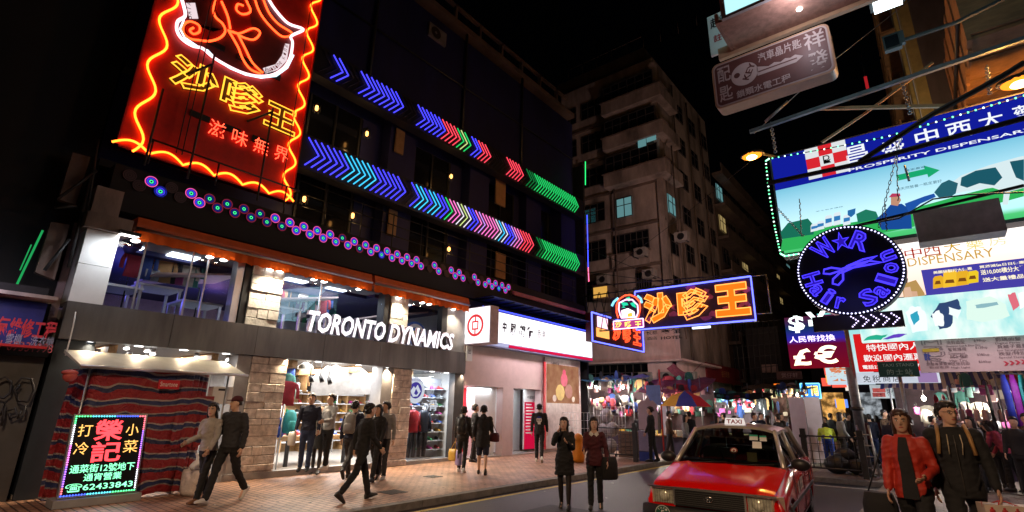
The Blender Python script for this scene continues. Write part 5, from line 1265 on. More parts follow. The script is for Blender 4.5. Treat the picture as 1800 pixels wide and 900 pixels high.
t = MB(); t.prism([(-8.95, 18.6, 1.1), (-8.2, 18.6, 1.1), (-8.2, 18.6, 2.0), (-8.35, 18.6, 2.15), (-8.45, 18.6, 2.12), (-8.55, 18.6, 2.35), (-8.65, 18.6, 2.12), (-8.8, 18.6, 2.15), (-8.95, 18.6, 2.0)], (0, .03, 0), M('cardboard_grey', (.35, .27, .3), .7, noise=.1)); t.tube([(-8.6, 18.63, .12), (-8.6, 18.63, 1.2)], .03, m_steel, 5); tag(t.build('cutout_board'), 'grey cardboard board with a stepped top standing behind the crates', 'board')
t = MB(); p = Vector((-9.55, 15.3, .12)); t.loft([[(p.x + rr_ * math.cos(q * .6283), p.y + rr_ * math.sin(q * .6283), .12 + z) for q in range(10)] for rr_, z in ((.17, 0), (.2, .1), (.2, .55), (.17, .68), (.19, .7), (.12, .85), (.03, .9))], M('orange_plastic', (.65, .22, .01), .45, noise=.15)); tag(t.build('litter_bin'), 'orange and yellow litter bin behind the woman in black', 'bin')
# far street: shop signs and glows at the vanishing point
def board(name, lab, y, ll, ur, mat, texts=(), cat='sign', thick=.15, rim=None):
    t = thing(name, lab, cat, (P(*ll, 1, y) + P(*ur, 1, y)) / 2)
    mb = MB(); sbox(mb, ll, ur, y, thick, mat); mb.build('board', t)
    for s_, l2, u2, m, kw in texts:
        mb = MB(); ST(mb, s_, l2, u2, y - .012, m, **kw); mb.build('lettering', t)
    if rim:
        mb = MB(); frame_tubes(mb, P(*ll, 1, y), P(*ur, 1, y), 1, y - .03, .03, rim); mb.build('border_tube', t)
    return t
e_led = EN('led_screen', (.8, .02, .01), (1, .35, .02), 1.2, 4, light=True)
board('street_sign', 'small red and orange lit sign between the white panels and the orange satay sign', 34, (1362, 692), (1392, 674), e_led, [('飲食', (1366, 688), (1388, 677), E('led_yellow', (1, .7, .1), 2), {})])
board('street_sign', 'dark brown sign with faint characters above the small red sign', 34, (1366, 667), (1408, 652), M('brown_sign', (.12, .06, .05), .6), [('煲仔軒', (1374, 664), (1402, 655), M('faint_white', (.5, .4, .35), .6), {})])
board('street_sign', 'bright blue and yellow sign above the white panels', 30, (1410, 700), (1440, 674), E('bright_blue_sign', (.03, .25, .9), 1.6), [('丁開', (1413, 696), (1437, 678), E('led_yellow', (1, .7, .1), 2), {'bold': .03})], rim=E('frame_cyan', (.2, .7, 1), 2))
board('street_sign', 'dim white sign high between the tower and the currency exchange sign', 40, (1340, 655), (1366, 640), M('dim_white_sign', (.25, .18, .17), .6))
for k, (px0, py0, px1, py1, y, c, s, lab) in enumerate(((1335, 760, 1372, 700, 40, (.8, .75, .5), .9, 'lit cream shopfront far down the street left of the white panels'), (1300, 765, 1335, 690, 44, (.35, .55, .2), .5, 'greenish lit shopfront far down the street'), (1445, 740, 1480, 690, 44, (.9, .45, .12), 1.1, 'orange lit shopfront just right of the white panels'), (1480, 745, 1512, 700, 48, (.7, .3, .3), .8, 'pink lit shopfront behind the big leaning post'), (1515, 735, 1545, 690, 40, (.5, .55, .6), .8, 'grey lit shopfront right of the leaning post'))):
    t = thing('shopfront', lab, 'shopfront', (P(px0, py0, 1, y) + P(px1, py1, 1, y)) / 2)
    mb = MB(); a_, b_ = sbox(mb, (px0, py0), (px1, py1), y, .3, EN(f'shopfront_glow_{k}', tuple(q * .15 for q in c), c, s, 2.2, light=True, p0=.42, p1=.62)); mb.build('window', t)
    mb = MB(); mb.box((a_.x - .3, y - .05, b_.z), (b_.x + .3, y + .35, b_.z + .8), m_dark); mb.box((a_.x - .3, y + .31, 0), (b_.x + .3, y + 6, b_.z + 5), m_dark); mb.build('wall', t)
rr = random.Random(9)
for k in range(12):
    px, py, y = 1448 + rr.uniform(0, 62), rr.uniform(655, 715), rr.uniform(30, 46); p = P(px, py, 1, y)
    t = MB(); t.box((p.x - rr.uniform(.15, .4), y, p.z - rr.uniform(.1, .4)), (p.x + rr.uniform(.15, .4), y + .1, p.z + .3), E(f'distant_sign_{k % 4}', [(.9, .1, .06), (1, .45, .05), (.8, .7, .6), (.15, .3, .9)][k % 4], 1.2)); tag(t.build('distant_sign'), 'tiny lit sign far down the street around the leaning post', 'sign', 'tiny distant signs')
t = thing('scaffold', 'dark bamboo and iron lattice on the far house fronts left of the currency sign', 'scaffold', (-9, 40, 0)); mb = MB()
for k in range(8): mb.tube([P(1305 + k * 9, 700, 1, 38), P(1290 + k * 10, 560, 1, 38)], .03, m_dkmet, 4)
for k in range(7): mb.tube([P(1296, 570 + k * 20, 1, 38), P(1372, 570 + k * 20 - 8, 1, 38)], .025, m_dkmet, 4)
for k in range(4): mb.tube([(P(1305 + k * 20, 700, 1, 38).x, 38.05, 0), (P(1305 + k * 20, 700, 1, 38).x, 38.05, 4)], .03, m_dkmet, 4)
mb.build('lattice', t)
# white folding panels and barriers
t = thing('folding_panel', 'pair of tall white folding panels standing behind the taxi', 'panel', P(1418, 820, 1, 21.4))
a_ = P(1395, 818, 1, 21.5); zt = P(1410, 698, 1, 21.5).z; xm_ = P(1421, 760, 1, 21.5).x; xr_ = P(1447, 760, 1, 21.5).x; xl_ = P(1392, 760, 1, 21.5).x
m_lil = M('lilac_white_panel', (.6, .55, .66), .55, noise=.08)
mb = MB(); mb.prism([(xl_, 21.6, .15), (xm_, 21.4, .15), (xm_, 21.4, zt), (xl_, 21.6, zt)], (0, .05, 0), m_lil); mb.build('panel_leaf', t)
mb = MB(); mb.prism([(xm_ + .02, 21.4, .15), (xr_, 21.65, .15), (xr_, 21.65, zt), (xm_ + .02, 21.4, zt)], (0, .05, 0), m_lil); mb.build('panel_leaf', t)
def barrier(x0, x1, y, lab, z0=.12):
    t = thing('pedestrian_barrier', lab, 'barrier', ((x0 + x1) / 2, y, z0))
    for x_ in (x0, x1):
        mb = MB(); mb.box((x_ - .07, y - .05, z0), (x_ + .07, y + .05, z0 + 1.25), m_dkmet); mb.box((x_ - .1, y - .07, z0 + 1.0), (x_ + .1, y + .07, z0 + 1.08), m_dkmet); mb.build('post', t)
    mb = MB()
    for z in (.2, 1.05): mb.tube([(x0, y, z0 + z), (x1, y, z0 + z)], .022, m_dkmet, 6)
    n = max(3, int((x1 - x0) / .16))
    for k in range(1, n): xx = x0 + (x1 - x0) * k / n; mb.tube([(xx, y, z0 + .2), (xx, y, z0 + 1.05)], .011, m_dkmet, 5)
    for z in (.42, .64, .85): mb.tube([(x0, y, z0 + z), (x1, y, z0 + z)], .009, m_dkmet, 4)
    mb.build('railing', t)
barrier(-3.3, -1.9, 17.6, 'dark green pedestrian barrier between the taxi and the leaning post')
barrier(-9.9, -8.3, 16.9, 'dark pedestrian barrier near the kerb in front of the crates')
t = MB()
for k, (x, y, z, s) in enumerate(((-2.7, 18.6, .12, .35), (-2.2, 18.7, .12, .3), (-2.5, 18.9, .4, .3))): t.ell((x, y, z + s * .7), (s, s * .8, s * .75), m_black, 10, 6)
tag(t.build('refuse_bags'), 'heap of black refuse bags behind the barrier by the bending cleaner', 'refuse bags')
# ================================================================ RIGHT: posts, signs hung over the street
t = thing('sign_post', 'thick grey steel post leaning into the market behind the red jacket woman', 'post', (-2.0, 18.4, .12))
mb = MB(); pf = Vector((-1.95, 18.4, .12)); mb.tube([pf, (-1.95, 18.4, 5.2)], [.13, .12], M('weathered_post', (.2, .2, .22), .5, .5, noise=.4, ns=6), 10); mb.tube([(-1.95, 18.4, 1.9), (-1.95, 18.4, 2.0)], .16, m_dkmet, 10); mb.tube([(-1.95, 18.4, .12), (-1.95, 18.4, .2)], .22, m_dkmet, 10); mb.build('shaft', t)
t = thing('ladder', 'short grey ladder leaning beside the steel post', 'ladder', (-1.5, 18.0, .12)); mb = MB()
for d in (0, .28): mb.tube([P(1548, 838, 1, 17.9) + Vector((d - .3, 0, 0)), P(1528, 748, 1, 18.3) + Vector((d - .3, 0, 0))], .03, m_steel, 6)
for k in range(4): q0 = P(1548, 838, 1, 17.9).lerp(P(1528, 748, 1, 18.3), .15 + k * .22); mb.tube([q0 - Vector((.3, 0, 0)), q0 - Vector((.02, 0, 0))], .02, m_steel, 5)
mb.build('rungs', t)
t = thing('taxi_stand_sign', 'dark green TAXI STAND 的士站 sign on a slim grey post', 'sign', (-.8, 18.05, .12))
a_, b_ = P(1546, 663, 1, 18), P(1612, 634, 1, 18)
mb = MB(); mb.box((a_.x, 18, a_.z), (b_.x, 18.05, b_.z), M('dark_green_sign', (.008, .055, .05), .45, noise=.15)); mb.build('plate', t)
mb = MB(); m_pg = M('pale_green_print', (.3, .42, .4), .5, noise=0); ST(mb, 'TAXI STAND', (1551, 645), (1606, 638), 17.992, m_pg); ST(mb, '的士站', (1560, 659), (1603, 648), 17.992, m_pg, spacing=1.3); ST(mb, '←', (1600, 662), (1608, 658), 17.992, M('sign_yellow', (.5, .4, .05), .5)); mb.build('lettering', t)
mb = MB(); xp = (a_.x + b_.x) / 2; mb.tube([(xp, 18.1, .12), (xp, 18.1, b_.z + .02)], .045, m_steel, 8); mb.build('post', t)

# big pharmacy lightbox
PY_ = 14.0
phar = thing('pharmacy_lightbox', 'huge backlit pharmacy sign with a farm picture under a blue lettered header', 'sign', P(1560, 350, 1, PY_))
aL = P(1352, 280, 1, PY_).x; aR = 4.2; zT = 8.42; zB = 5.62; zM = P(1360, 336, 1, PY_).z
mb = MB(); mb.box((aL, PY_ + .02, zB), (aR, PY_ + .45, zT), m_dgrey); mb.build('case', phar)
mb = MB(); mb.box((aL + .05, PY_ - .008, zM), (aR, PY_ + .02, zT - .05), E('header_blue', (.006, .012, .32), 1.0)); mb.build('header', phar)
mb = MB(); mb.box((aL + .05, PY_ - .006, zB + .08), (aR, PY_ + .02, zM - .002), ramp_em('farm_sky', [(0, (.04, .42, .12)), (.1, (.07, .5, .16)), (.17, (.45, .85, .85)), (.45, (.5, .78, .87)), (1, (.16, .45, .6))], 1.3, 'Z', zB - P(1560, 350, 1, PY_).z, zM - P(1560, 350, 1, PY_).z)); mb.build('picture', phar)
def pic(name, pts, c, s=1.0, off=.012):
    mb = MB(); mb.poly([P(*q, 1, PY_ - off) for q in pts], E('pic_' + name, c, s, False)); mb.build(name, phar)
pic('far_trees', [(1372, 408), (1385, 392), (1420, 384), (1432, 398), (1430, 412), (1375, 420)], (.01, .16, .1))
pic('hedge', [(1505, 376), (1522, 368), (1540, 372), (1545, 384), (1508, 392)], (.015, .2, .12))
pic('meadow', [(1372, 442), (1376, 418), (1440, 400), (1540, 384), (1700, 340), (1800, 315), (1800, 345), (1600, 400), (1450, 430)], (.03, .45, .1), 1.0, .009)
for k, (x, y, h) in enumerate(((1430, 408, 13), (1441, 405, 15), (1455, 400, 20), (1470, 397, 22), (1487, 397, 18))):
    pic('milk_tin', [(x - 5, y), (x + 8, y - 3), (x + 8, y - h), (x + 6, y - h - 3), (x - 3, y - h - 1), (x - 5, y - h + 2)], (.75, .85, .9), 1.0, .014); pic('tin_label', [(x - 4, y - h * .35), (x + 7, y - h * .35 - 3), (x + 7, y - h * .75 - 2), (x - 4, y - h * .75)], (.03, .2, .5), 1, .017)
pic('shield', [(1490, 370), (1504, 366), (1503, 376), (1496, 382), (1490, 378)], (.02, .15, .4), 1, .017)
pic('farmer_body', [(1540, 385), (1555, 372), (1565, 360), (1585, 358), (1600, 368), (1602, 385), (1603, 402), (1550, 404)], (.01, .07, .32), 1, .014)
pic('farmer_arm', [(1590, 358), (1625, 345), (1642, 340), (1645, 346), (1618, 358), (1598, 374)], (.015, .09, .4), 1, .016)
pic('farmer_head', [(1566, 346), (1580, 343), (1584, 352), (1578, 362), (1566, 360)], (.55, .28, .18), 1, .016); pic('farmer_cap', [(1562, 347), (1568, 340), (1582, 340), (1583, 345)], (.5, .05, .12), 1, .018)
pic('arrow_board', [(1575, 308), (1625, 297), (1624, 291), (1652, 299), (1632, 312), (1630, 306), (1577, 318)], (.01, .4, .16), 1, .014)
mbt = MB(); ST(mbt, '皇家農場', (1592, 302), (1626, 291), PY_ - .018, E('pic_ink', (.01, .08, .12), 1, False)); ST(mbt, '她天然營養一瓶定要好', (1576, 336), (1655, 315), PY_ - .018, E('pic_ink', (.01, .08, .12), 1, False)); ST(mbt, '某令有多價格', (1434, 373), (1482, 362), PY_ - .018, E('pic_ink', (.01, .08, .12), 1, False)); mbt.build('picture_lettering', phar)
pic('cow_body', [(1660, 345), (1668, 325), (1690, 308), (1740, 290), (1790, 276), (1800, 274), (1800, 330), (1770, 338), (1745, 330), (1700, 336), (1672, 342)], (.7, .85, .88), 1, .012)
pic('cow_head', [(1642, 338), (1655, 322), (1668, 316), (1684, 322), (1680, 340), (1668, 348), (1650, 347)], (.02, .12, .16), 1, .015)
pic('cow_patch', [(1690, 312), (1715, 300), (1750, 294), (1762, 312), (1748, 326), (1722, 322), (1700, 330), (1688, 326)], (.012, .1, .14), 1, .015)
pic('cow_patch', [(1775, 284), (1800, 280), (1800, 318), (1786, 312), (1780, 298)], (.012, .1, .14), 1, .015); pic('cow_leg', [(1765, 335), (1776, 335), (1772, 360), (1762, 360)], (.7, .85, .88), 1, .014)
mb = MB()   # checked cross emblem
q0 = P(1420, 318, 1, PY_ - .02); cs = .3; eR = E('check_red', (.7, .02, .03), 1); eW = E('check_white', (.75, .78, .8), 1)
for i in range(3):
    for j in range(3):
        x_ = q0.x + .03 + i * cs; z_ = q0.z + .02 + j * cs * .95
        mb.box((x_, PY_ - .02, z_), (x_ + cs - .002, PY_ - .012, z_ + cs * .95 - .002), eR if (i + j) % 2 else eW)
mb.text('℞', (q0.x + .03 + cs * 1.25, PY_ - .026, q0.z + .02 + cs * 1.1), (q0.x + .03 + cs * 1.8, PY_ - .026, q0.z + cs * 1.9), X, Z, m_black); mb.build('check_emblem', phar)
mb = MB()
for k, ch in enumerate('昌盛中西大藥房'):
    px = [1490, 1552, 1612, 1668, 1724, 1785, 1840][k]; w_ = [32, 34, 34, 36, 36, 36, 36][k]; by = [289, 277, 259, 247, 230, 216, 203][k]
    ST(mb, ch, (px, by), (px + w_, by - 38), PY_ - .02, E('header_white', (.85, .88, .95), 1.1), bold=.01)
ST(mb, 'PROSPERITY DISPENSARY', (1492, 302), (1820, 222), PY_ - .02, E('header_white', (.85, .88, .95), 1.1), bold=.015)
mb.build('header_lettering', phar)
def rope_light(name, lab, pts, n, mats, y):
    mb = MB(); Lp = [P(*q, 1, y) for q in pts]
    for k in range(n):
        t_ = k / (n - 1) * (len(Lp) - 1); i = min(int(t_), len(Lp) - 2); mb.ell(Lp[i].lerp(Lp[i + 1], t_ - i), (.022, .022, .022), mats[k % len(mats)], 6, 4)
    mb.tube(Lp, .012, m_black, 4)
    return tag(mb.build(name), lab, 'light string')
eg = E('rope_green', (.15, 1, .4), 3, False); ew = E('rope_pale', (.7, 1, .9), 3, False)
rope_light('light_string', 'string of small green bulbs running around the pharmacy lightbox', [(1800, 168), (1680, 204), (1560, 240), (1450, 262), (1352, 279), (1346, 283), (1352, 340), (1362, 400), (1372, 446), (1380, 450), (1405, 446), (1520, 424)], 96, [eg, eg, ew], PY_ - .05)
lamp('pharmacy_sign_glow', 'AREA', (.8, PY_ - .3, 6.8), 110, (.5, .8, 1), 4.5, aim=(-2, 5, 1.5), sy=2)

# blue round hair salon sign
HY = 12.0
hc = P(1491, 474, 1, HY); hr = (P(1588, 475, 1, HY) - P(1395, 472, 1, HY)).length / 2
hair = thing('hair_salon_sign', 'round dark blue hair salon sign ringed with white bulbs', 'neon sign', hc)
mb = MB(); n = 48; mb.prism([hc + Vector((hr * math.cos(k * 6.28318 / n), 0, hr * math.sin(k * 6.28318 / n))) for k in range(n)], (0, .28, 0), M('salon_navy', (.002, .003, .014), .5, noise=.2)); mb.build('drum', hair)
mb = MB()
for k in range(84): a = k * 6.28318 / 84; mb.ell(hc + Vector((hr * .955 * math.cos(a), -.015, hr * .955 * math.sin(a))), (.016, .012, .016), E('salon_bulb', (.62, .6, 1), 3.5, False), 6, 4)
tag(mb.build('bulb_ring', hair), kind='stuff')
e_hb = E('salon_blue', (.055, .035, 1), 1.9); e_hf = E('salon_fill', (.03, .01, .5), .9)
def arc_text(word, a0, a1, rad_, size, flip=1):
    ks = len(word)
    for k, ch in enumerate(word):
        if ch == ' ': continue
        a = rad(a0 + (a1 - a0) * k / (ks - 1)); c = hc + Vector((rad_ * math.cos(a), -.04, rad_ * math.sin(a)))
        u = Vector((math.cos(a), 0, math.sin(a))) * flip; rt = Vector((math.sin(a), 0, -math.cos(a))) * flip
        ww = size * (.5 if ch in 'ilr' else .62 if ch in 'aon' else .8 if ch != 'W' else 1.0); hh = size * (.72 if ch in 'aonr' else 1)
        lo = c - rt * ww / 2 - u * size / 2; hi = c + rt * ww / 2 + u * (hh - size / 2)
        mb = MB(); mb.text(ch, lo, hi, rt, u, e_hb, outline=.022, bold=.02); mb.text(ch, lo + Y * .02, hi + Y * .02, rt, u, e_hf, bold=.03); mb.build('neon_lettering', hair)
arc_text('W★R', 125, 62, hr * .66, hr * .42); arc_text('Hair Salon', 190, 374, hr * .7, hr * .36, -1)
mb = MB(); S = lambda x, z: hc + Vector((x * hr, -.05, z * hr))
for pts in ([(-.12, -.06), (.1, .02), (.35, .1), (.55, .2), (.3, .17), (.0, .07), (-.12, -.02)], [(-.12, .02), (.1, .02), (.4, .04), (.62, .05), (.4, .12), (.1, .08)],
            [(-.12, .02), (-.3, .08), (-.44, .06), (-.46, -.03), (-.34, -.06), (-.16, -.02)], [(-.1, -.06), (-.12, -.22), (-.22, -.32), (-.32, -.28), (-.3, -.18), (-.16, -.06)]): mb.tube([S(*q) for q in pts + pts[:1]], .02, e_hb, 5)
mb.build('scissors', hair)
t = thing('arrow_sign', 'dark strip with five dotted white chevrons right under the round salon sign', 'LED sign', P(1510, 565, 1, HY))
a_, b_ = P(1430, 579, 1, HY), P(1586, 547, 1, HY); a_.z -= .02
zA, zB_ = P(1510, 578, 1, HY).z, P(1510, 551, 1, HY).z
mb = MB(); mb.box((a_.x, HY, zA), (b_.x, HY + .12, zB_), m_black); mb.build('board', t)
mb = MB(); 
for k in range(5):
    x0 = P(1495 + k * 18, 560, 1, HY).x
    for j in range(7): d = abs(j - 3); mb.ell((x0 + .12 - d * .035, HY - .012, zA + .05 + j * (zB_ - zA - .1) / 6), (.014, .01, .014), E('chevron_bulb', (.72, .6, 1), 3, False), 6, 4)
mb.build('bulb_arrows', t)
mb = MB()
for px, py0, py1 in ((1405, 350, 415), (1555, 355, 405), (1575, 250, 352)): 
    p, q = P(px, py0, 1, HY + .2), P(px + 3, py1, 1, HY + .2); nn = 12
    for k in range(nn): c = p.lerp(q, (k + .5) / nn); L_ = (q - p).length / nn * .62; mb.tube([c + (q - p).normalized() * L_, c + Vector((.02 if k % 2 else 0, .02 if k % 2 == 0 else 0, 0)), c - (q - p).normalized() * L_], .012, m_steel, 4)
for (pa, pb) in (((1585, 235), (1545, 400)), ((1365, 365), (1412, 415)), ((1590, 290), (1598, 318))):
    p, q = P(*pa, 1, HY + .4), P(*pb, 1, HY + .4); nn = 22
    for k in range(nn): c = p.lerp(q, (k + .5) / nn); dd = (q - p).normalized(); sd = Vector((dd.z, 0, -dd.x)) * .018 if k % 2 else Vector((0, .018, 0)); L_ = (q - p).length / nn * .6; mb.tube([c + dd * L_, c + dd * L_ * .5 + sd, c - dd * L_ * .5 + sd, c - dd * L_], .009, m_steel, 4); mb.tube([c + dd * L_, c + dd * L_ * .5 - sd, c - dd * L_ * .5 - sd, c - dd * L_], .009, m_steel, 4)
tag(mb.build('hanging_chain'), 'steel chains holding the round salon sign under its beam', 'chain')
lamp('salon_glow', 'POINT', hc + Vector((0, -.6, -.6)), 6, (.2, .2, 1), .4)

# bank note exchange board: currency sign
t = board('currency_sign', 'purple and maroon currency exchange sign with glowing dollar, pound and euro symbols', 16, (1390, 647), (1476, 551), ramp_em('currency_back', [(0, (.2, .004, .012)), (.45, (.12, .003, .03)), (.55, (.03, .02, .4)), (.75, (.008, .03, .12)), (1, (.1, .01, .03))], 1, 'Z', -.75, .75), thick=.3)
e_gw = E('symbol_white', (.85, 1, .95), 2.4); e_yw = E('symbol_cream', (1, .72, .5), 2.6)
mb = MB()
ST(mb, '$', (1388, 586), (1412, 554), 15.98, e_gw, bold=.03); ST(mb, '¥', (1420, 580), (1452, 546), 15.98, e_gw, bold=.03); ST(mb, '£', (1396, 643), (1424, 612), 15.98, e_yw, bold=.03); ST(mb, '€', (1433, 640), (1470, 606), 15.98, e_yw, bold=.03)
ST(mb, '人民幣找換', (1388, 603), (1467, 587), 15.98, E('symbol_violet', (.7, .55, 1), 2.4), bold=.015); mb.build('glowing_symbols', t)
lamp('currency_glow', 'AREA', (-2.4, 15.6, 3.6), 14, (1, .5, .6), 1, aim=(-2.4, 10, 1.5))
# turquoise vertical sign behind the post
t = board('vertical_sign', 'tall pale turquoise backlit sign with an orange character behind the steel post', 19.5, (1455, 676), (1515, 545), ramp_em('turquoise_board', [(0, (.55, .62, .75)), (.3, (.6, .8, .82)), (1, (.15, .7, .7))], 1.05, 'Z', -1.4, 1.4), [('藥', (1460, 670), (1488, 645), E('board_orange', (.8, .25, .1), .9), {'bold': .03})], thick=.2)
t = board('white_strip_sign', 'low white strip sign reading 免稅商店 under the red exchange board', 18.8, (1505, 674), (1650, 652), EN('strip_white', (.55, .6, .7), (.75, .8, .9), .9, 1.5, light=True), [('免稅商店', (1518, 672), (1582, 659), m_black, {'spacing': 1.3})])
t = board('lilac_panel_sign', 'lilac backlit panel right of the white strip sign', 18.4, (1615, 672), (1645, 650), E('lilac_face', (.4, .25, .5), .8))
# red exchange board
t = board('red_exchange_sign', 'bright red board with rows of white Chinese remittance lettering behind the taxi stand sign', 18.2, (1510, 653), (1625, 580), E('red_face', (.7, .012, .014), 1.0),
  [('火速換', (1530, 594), (1610, 580), E('print_white', (.9, .9, .88), 1.1, False), {'bold': .012, 'spacing': 1.2}), ('特快國內人', (1524, 618), (1616, 601), E('print_white', (.9, .9, .88), 1.1, False), {'bold': .012}), ('歡迎國內滙票', (1519, 636), (1622, 620), E('print_white', (.9, .9, .88), 1.1, False), {'bold': .012}), ('電話27', (1517, 649), (1546, 641), E('print_white', (.9, .9, .88), 1.1, False), {'bold': .02}), ('71-', (1612, 647), (1624, 639), E('print_white', (.9, .9, .88), 1.1, False), {'bold': .03})], thick=.25)
# second pharmacy board, bleaching by the street lamp put into its print colours
D2 = 15.0
d2 = thing('pharmacy_board', 'cream pharmacy board with red Chinese lettering and a violet offer panel', 'sign', P(1690, 470, 1, D2))
a_ = P(1560, 535, 1, D2); z2t, z2b = P(1640, 424, 1, D2).z + .05, P(1640, 519, 1, D2).z
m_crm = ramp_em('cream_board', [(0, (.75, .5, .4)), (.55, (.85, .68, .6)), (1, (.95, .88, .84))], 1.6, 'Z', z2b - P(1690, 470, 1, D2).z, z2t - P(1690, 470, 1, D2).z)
mb = MB(); mb.box((a_.x, D2 + .01, z2b), (4.2, D2 + .35, z2t), m_dgrey); mb.build('case', d2)
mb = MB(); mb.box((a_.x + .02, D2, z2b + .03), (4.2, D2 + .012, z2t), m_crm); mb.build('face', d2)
mb = MB()
for k, (ch, px, py, h) in enumerate((('昌', 1520, 466, 26), ('盛', 1560, 460, 26), ('中', 1592, 456, 22), ('西', 1625, 452, 24), ('大', 1661, 446, 23), ('藥', 1700, 440, 24), ('房', 1740, 433, 24))): ST(mb, ch, (px, py), (px + 26, py - h), D2 - .008, E(f'red_print_{k}', [(.4, .02, .01), (.4, .02, .01), (.4, .02, .01), (.42, .05, .01), (.6, .35, .01), (.85, .7, .2), (.9, .8, .5)][k], 1, False))  # last characters turn pale: the lamp's bleaching is painted into the red
ST(mb, 'DISPENSARY', (1597, 469), (1745, 435), D2 - .008, E('mustard_print', (.6, .36, .06), 1, False)); mb.build('lettering', d2)
mb = MB(); p0, p1 = P(1630, 526, 1, D2), P(1845, 440, 1, D2); zz0, zz1 = P(1631, 525, 1, D2).z, P(1628, 474, 1, D2).z; mb.box((p0.x, D2 - .012, zz0), (4.1, D2 - .002, zz1), E('offer_violet', (.06, .05, .36), 1.05, False)); mb.build('offer_panel', d2)
mb = MB()
for px, py, w_, h, c in ((1640, 508, 18, 21, (.75, .4, .02)), (1658, 506, 24, 28, (.85, .5, .03)), (1681, 503, 22, 25, (.75, .4, .02)), (1700, 499, 20, 21, (.8, .55, .02))):
    mb.poly([P(px, py, 1, D2 - .018), P(px + w_, py - 3, 1, D2 - .018), P(px + w_, py - h, 1, D2 - .018), P(px + w_ - 4, py - h - 3, 1, D2 - .018), P(px + 3, py - h - 1, 1, D2 - .018), P(px, py - h + 3, 1, D2 - .018)], E(f'tin_{px}', c, 1.1, False)); mb.poly([P(px + 3, py - 8, 1, D2 - .022), P(px + w_ - 4, py - 9, 1, D2 - .022), P(px + w_ - 6, py - 15, 1, D2 - .022), P(px + 5, py - 14, 1, D2 - .022)], E('tin_band', (.2, .07, .01), 1, False))
mb.build('offer_tins', d2)
mb = MB(); ep = E('offer_print', (.95, .85, .6), 1.2, False)
for s_, ll, ur in (('美國研製行大優惠', (1641, 482), (1708, 469)), ('買滿減價日日優惠', (1722, 472), (1800, 458)), ('送10,000積分大獎', (1725, 484), (1800, 466)), ('送大量禮品', (1728, 496), (1800, 481))): ST(mb, s_, ll, ur, D2 - .02, ep, bold=.02)
mb.build('offer_lettering', d2)
mb = MB()
for pts, c in (([(1585, 480), (1596, 490), (1594, 505), (1584, 507)], (.06, .025, .02)), ([(1585, 500), (1610, 492), (1625, 515), (1627, 527), (1590, 530)], (.5, .3, .1)), ([(1588, 506), (1600, 504), (1604, 520), (1590, 524)], (.75, .48, .33)), ([(1602, 512), (1612, 512), (1614, 524), (1600, 526)], (.7, .42, .28)), ([(1584, 490), (1590, 492), (1590, 503), (1584, 503)], (.75, .5, .36))): mb.poly([P(*q, 1, D2 - .008 - .002 * c[0]) for q in pts], E(f'child_{pts[0][0]}_{pts[0][1]}', c, 1, False))
mb.build('picture', d2)
# sports banner under it
t = board('sports_banner', 'pale backlit banner with blurred white and navy sportsmen below the cream board', 14.6, (1515, 602), (1870, 497), EN('banner_print', (.3, .72, .72), (.85, .95, .88), 1.15, 1.6, light=True, stretch=(1.6, 1, .8)), thick=.2)
# correct its slope: it lies level across the street
mb = MB()
for k, (c, pts) in enumerate((((.02, .4, .25), [(1517, 598), (1530, 590), (1560, 588), (1548, 598)]), ((.12, .05, .5), [(1552, 596), (1570, 588), (1596, 586), (1580, 594)]),
    ((.88, .97, 1), [(1592, 548), (1604, 538), (1618, 540), (1628, 552), (1630, 580), (1604, 586), (1598, 566)]), ((.03, .35, .5), [(1600, 552), (1612, 546), (1616, 562), (1606, 572)]),
    ((.03, .06, .16), [(1636, 556), (1650, 534), (1684, 526), (1690, 542), (1676, 552), (1672, 574), (1652, 580), (1646, 566)]), ((.9, .95, .95), [(1638, 552), (1650, 546), (1660, 556), (1658, 572), (1644, 574)]), ((.85, .95, .97), [(1668, 540), (1690, 546), (1684, 560), (1668, 552)]),
    ((.7, .9, .8), [(1698, 530), (1740, 520), (1768, 536), (1776, 556), (1730, 566), (1700, 562)]), ((.25, .45, .5), [(1714, 536), (1752, 530), (1756, 536), (1718, 543)]), ((.7, .15, .2), [(1772, 518), (1784, 514), (1792, 538), (1780, 546)]), ((.95, .97, .97), [(1788, 516), (1806, 510), (1812, 534), (1794, 544)]),
    ((.04, .07, .2), [(1808, 528), (1830, 520), (1836, 548), (1812, 552)]))):
    cx_, cy_ = sum(q[0] for q in pts) / len(pts), sum(q[1] for q in pts) / len(pts); fine = []
    for a, b in zip(pts, pts[1:] + pts[:1]):
        for u in (0, .33, .67): fine.append((a[0] + (b[0] - a[0]) * u + rr.uniform(-1.2, 1.2), a[1] + (b[1] - a[1]) * u + rr.uniform(-1.2, 1.2)))
    mb.poly([P(*q, 1, 14.585 - .001 * k) for q in fine], E(f'banner_figure_{k}', c, 1.1, False))
mb.build('figures', t)
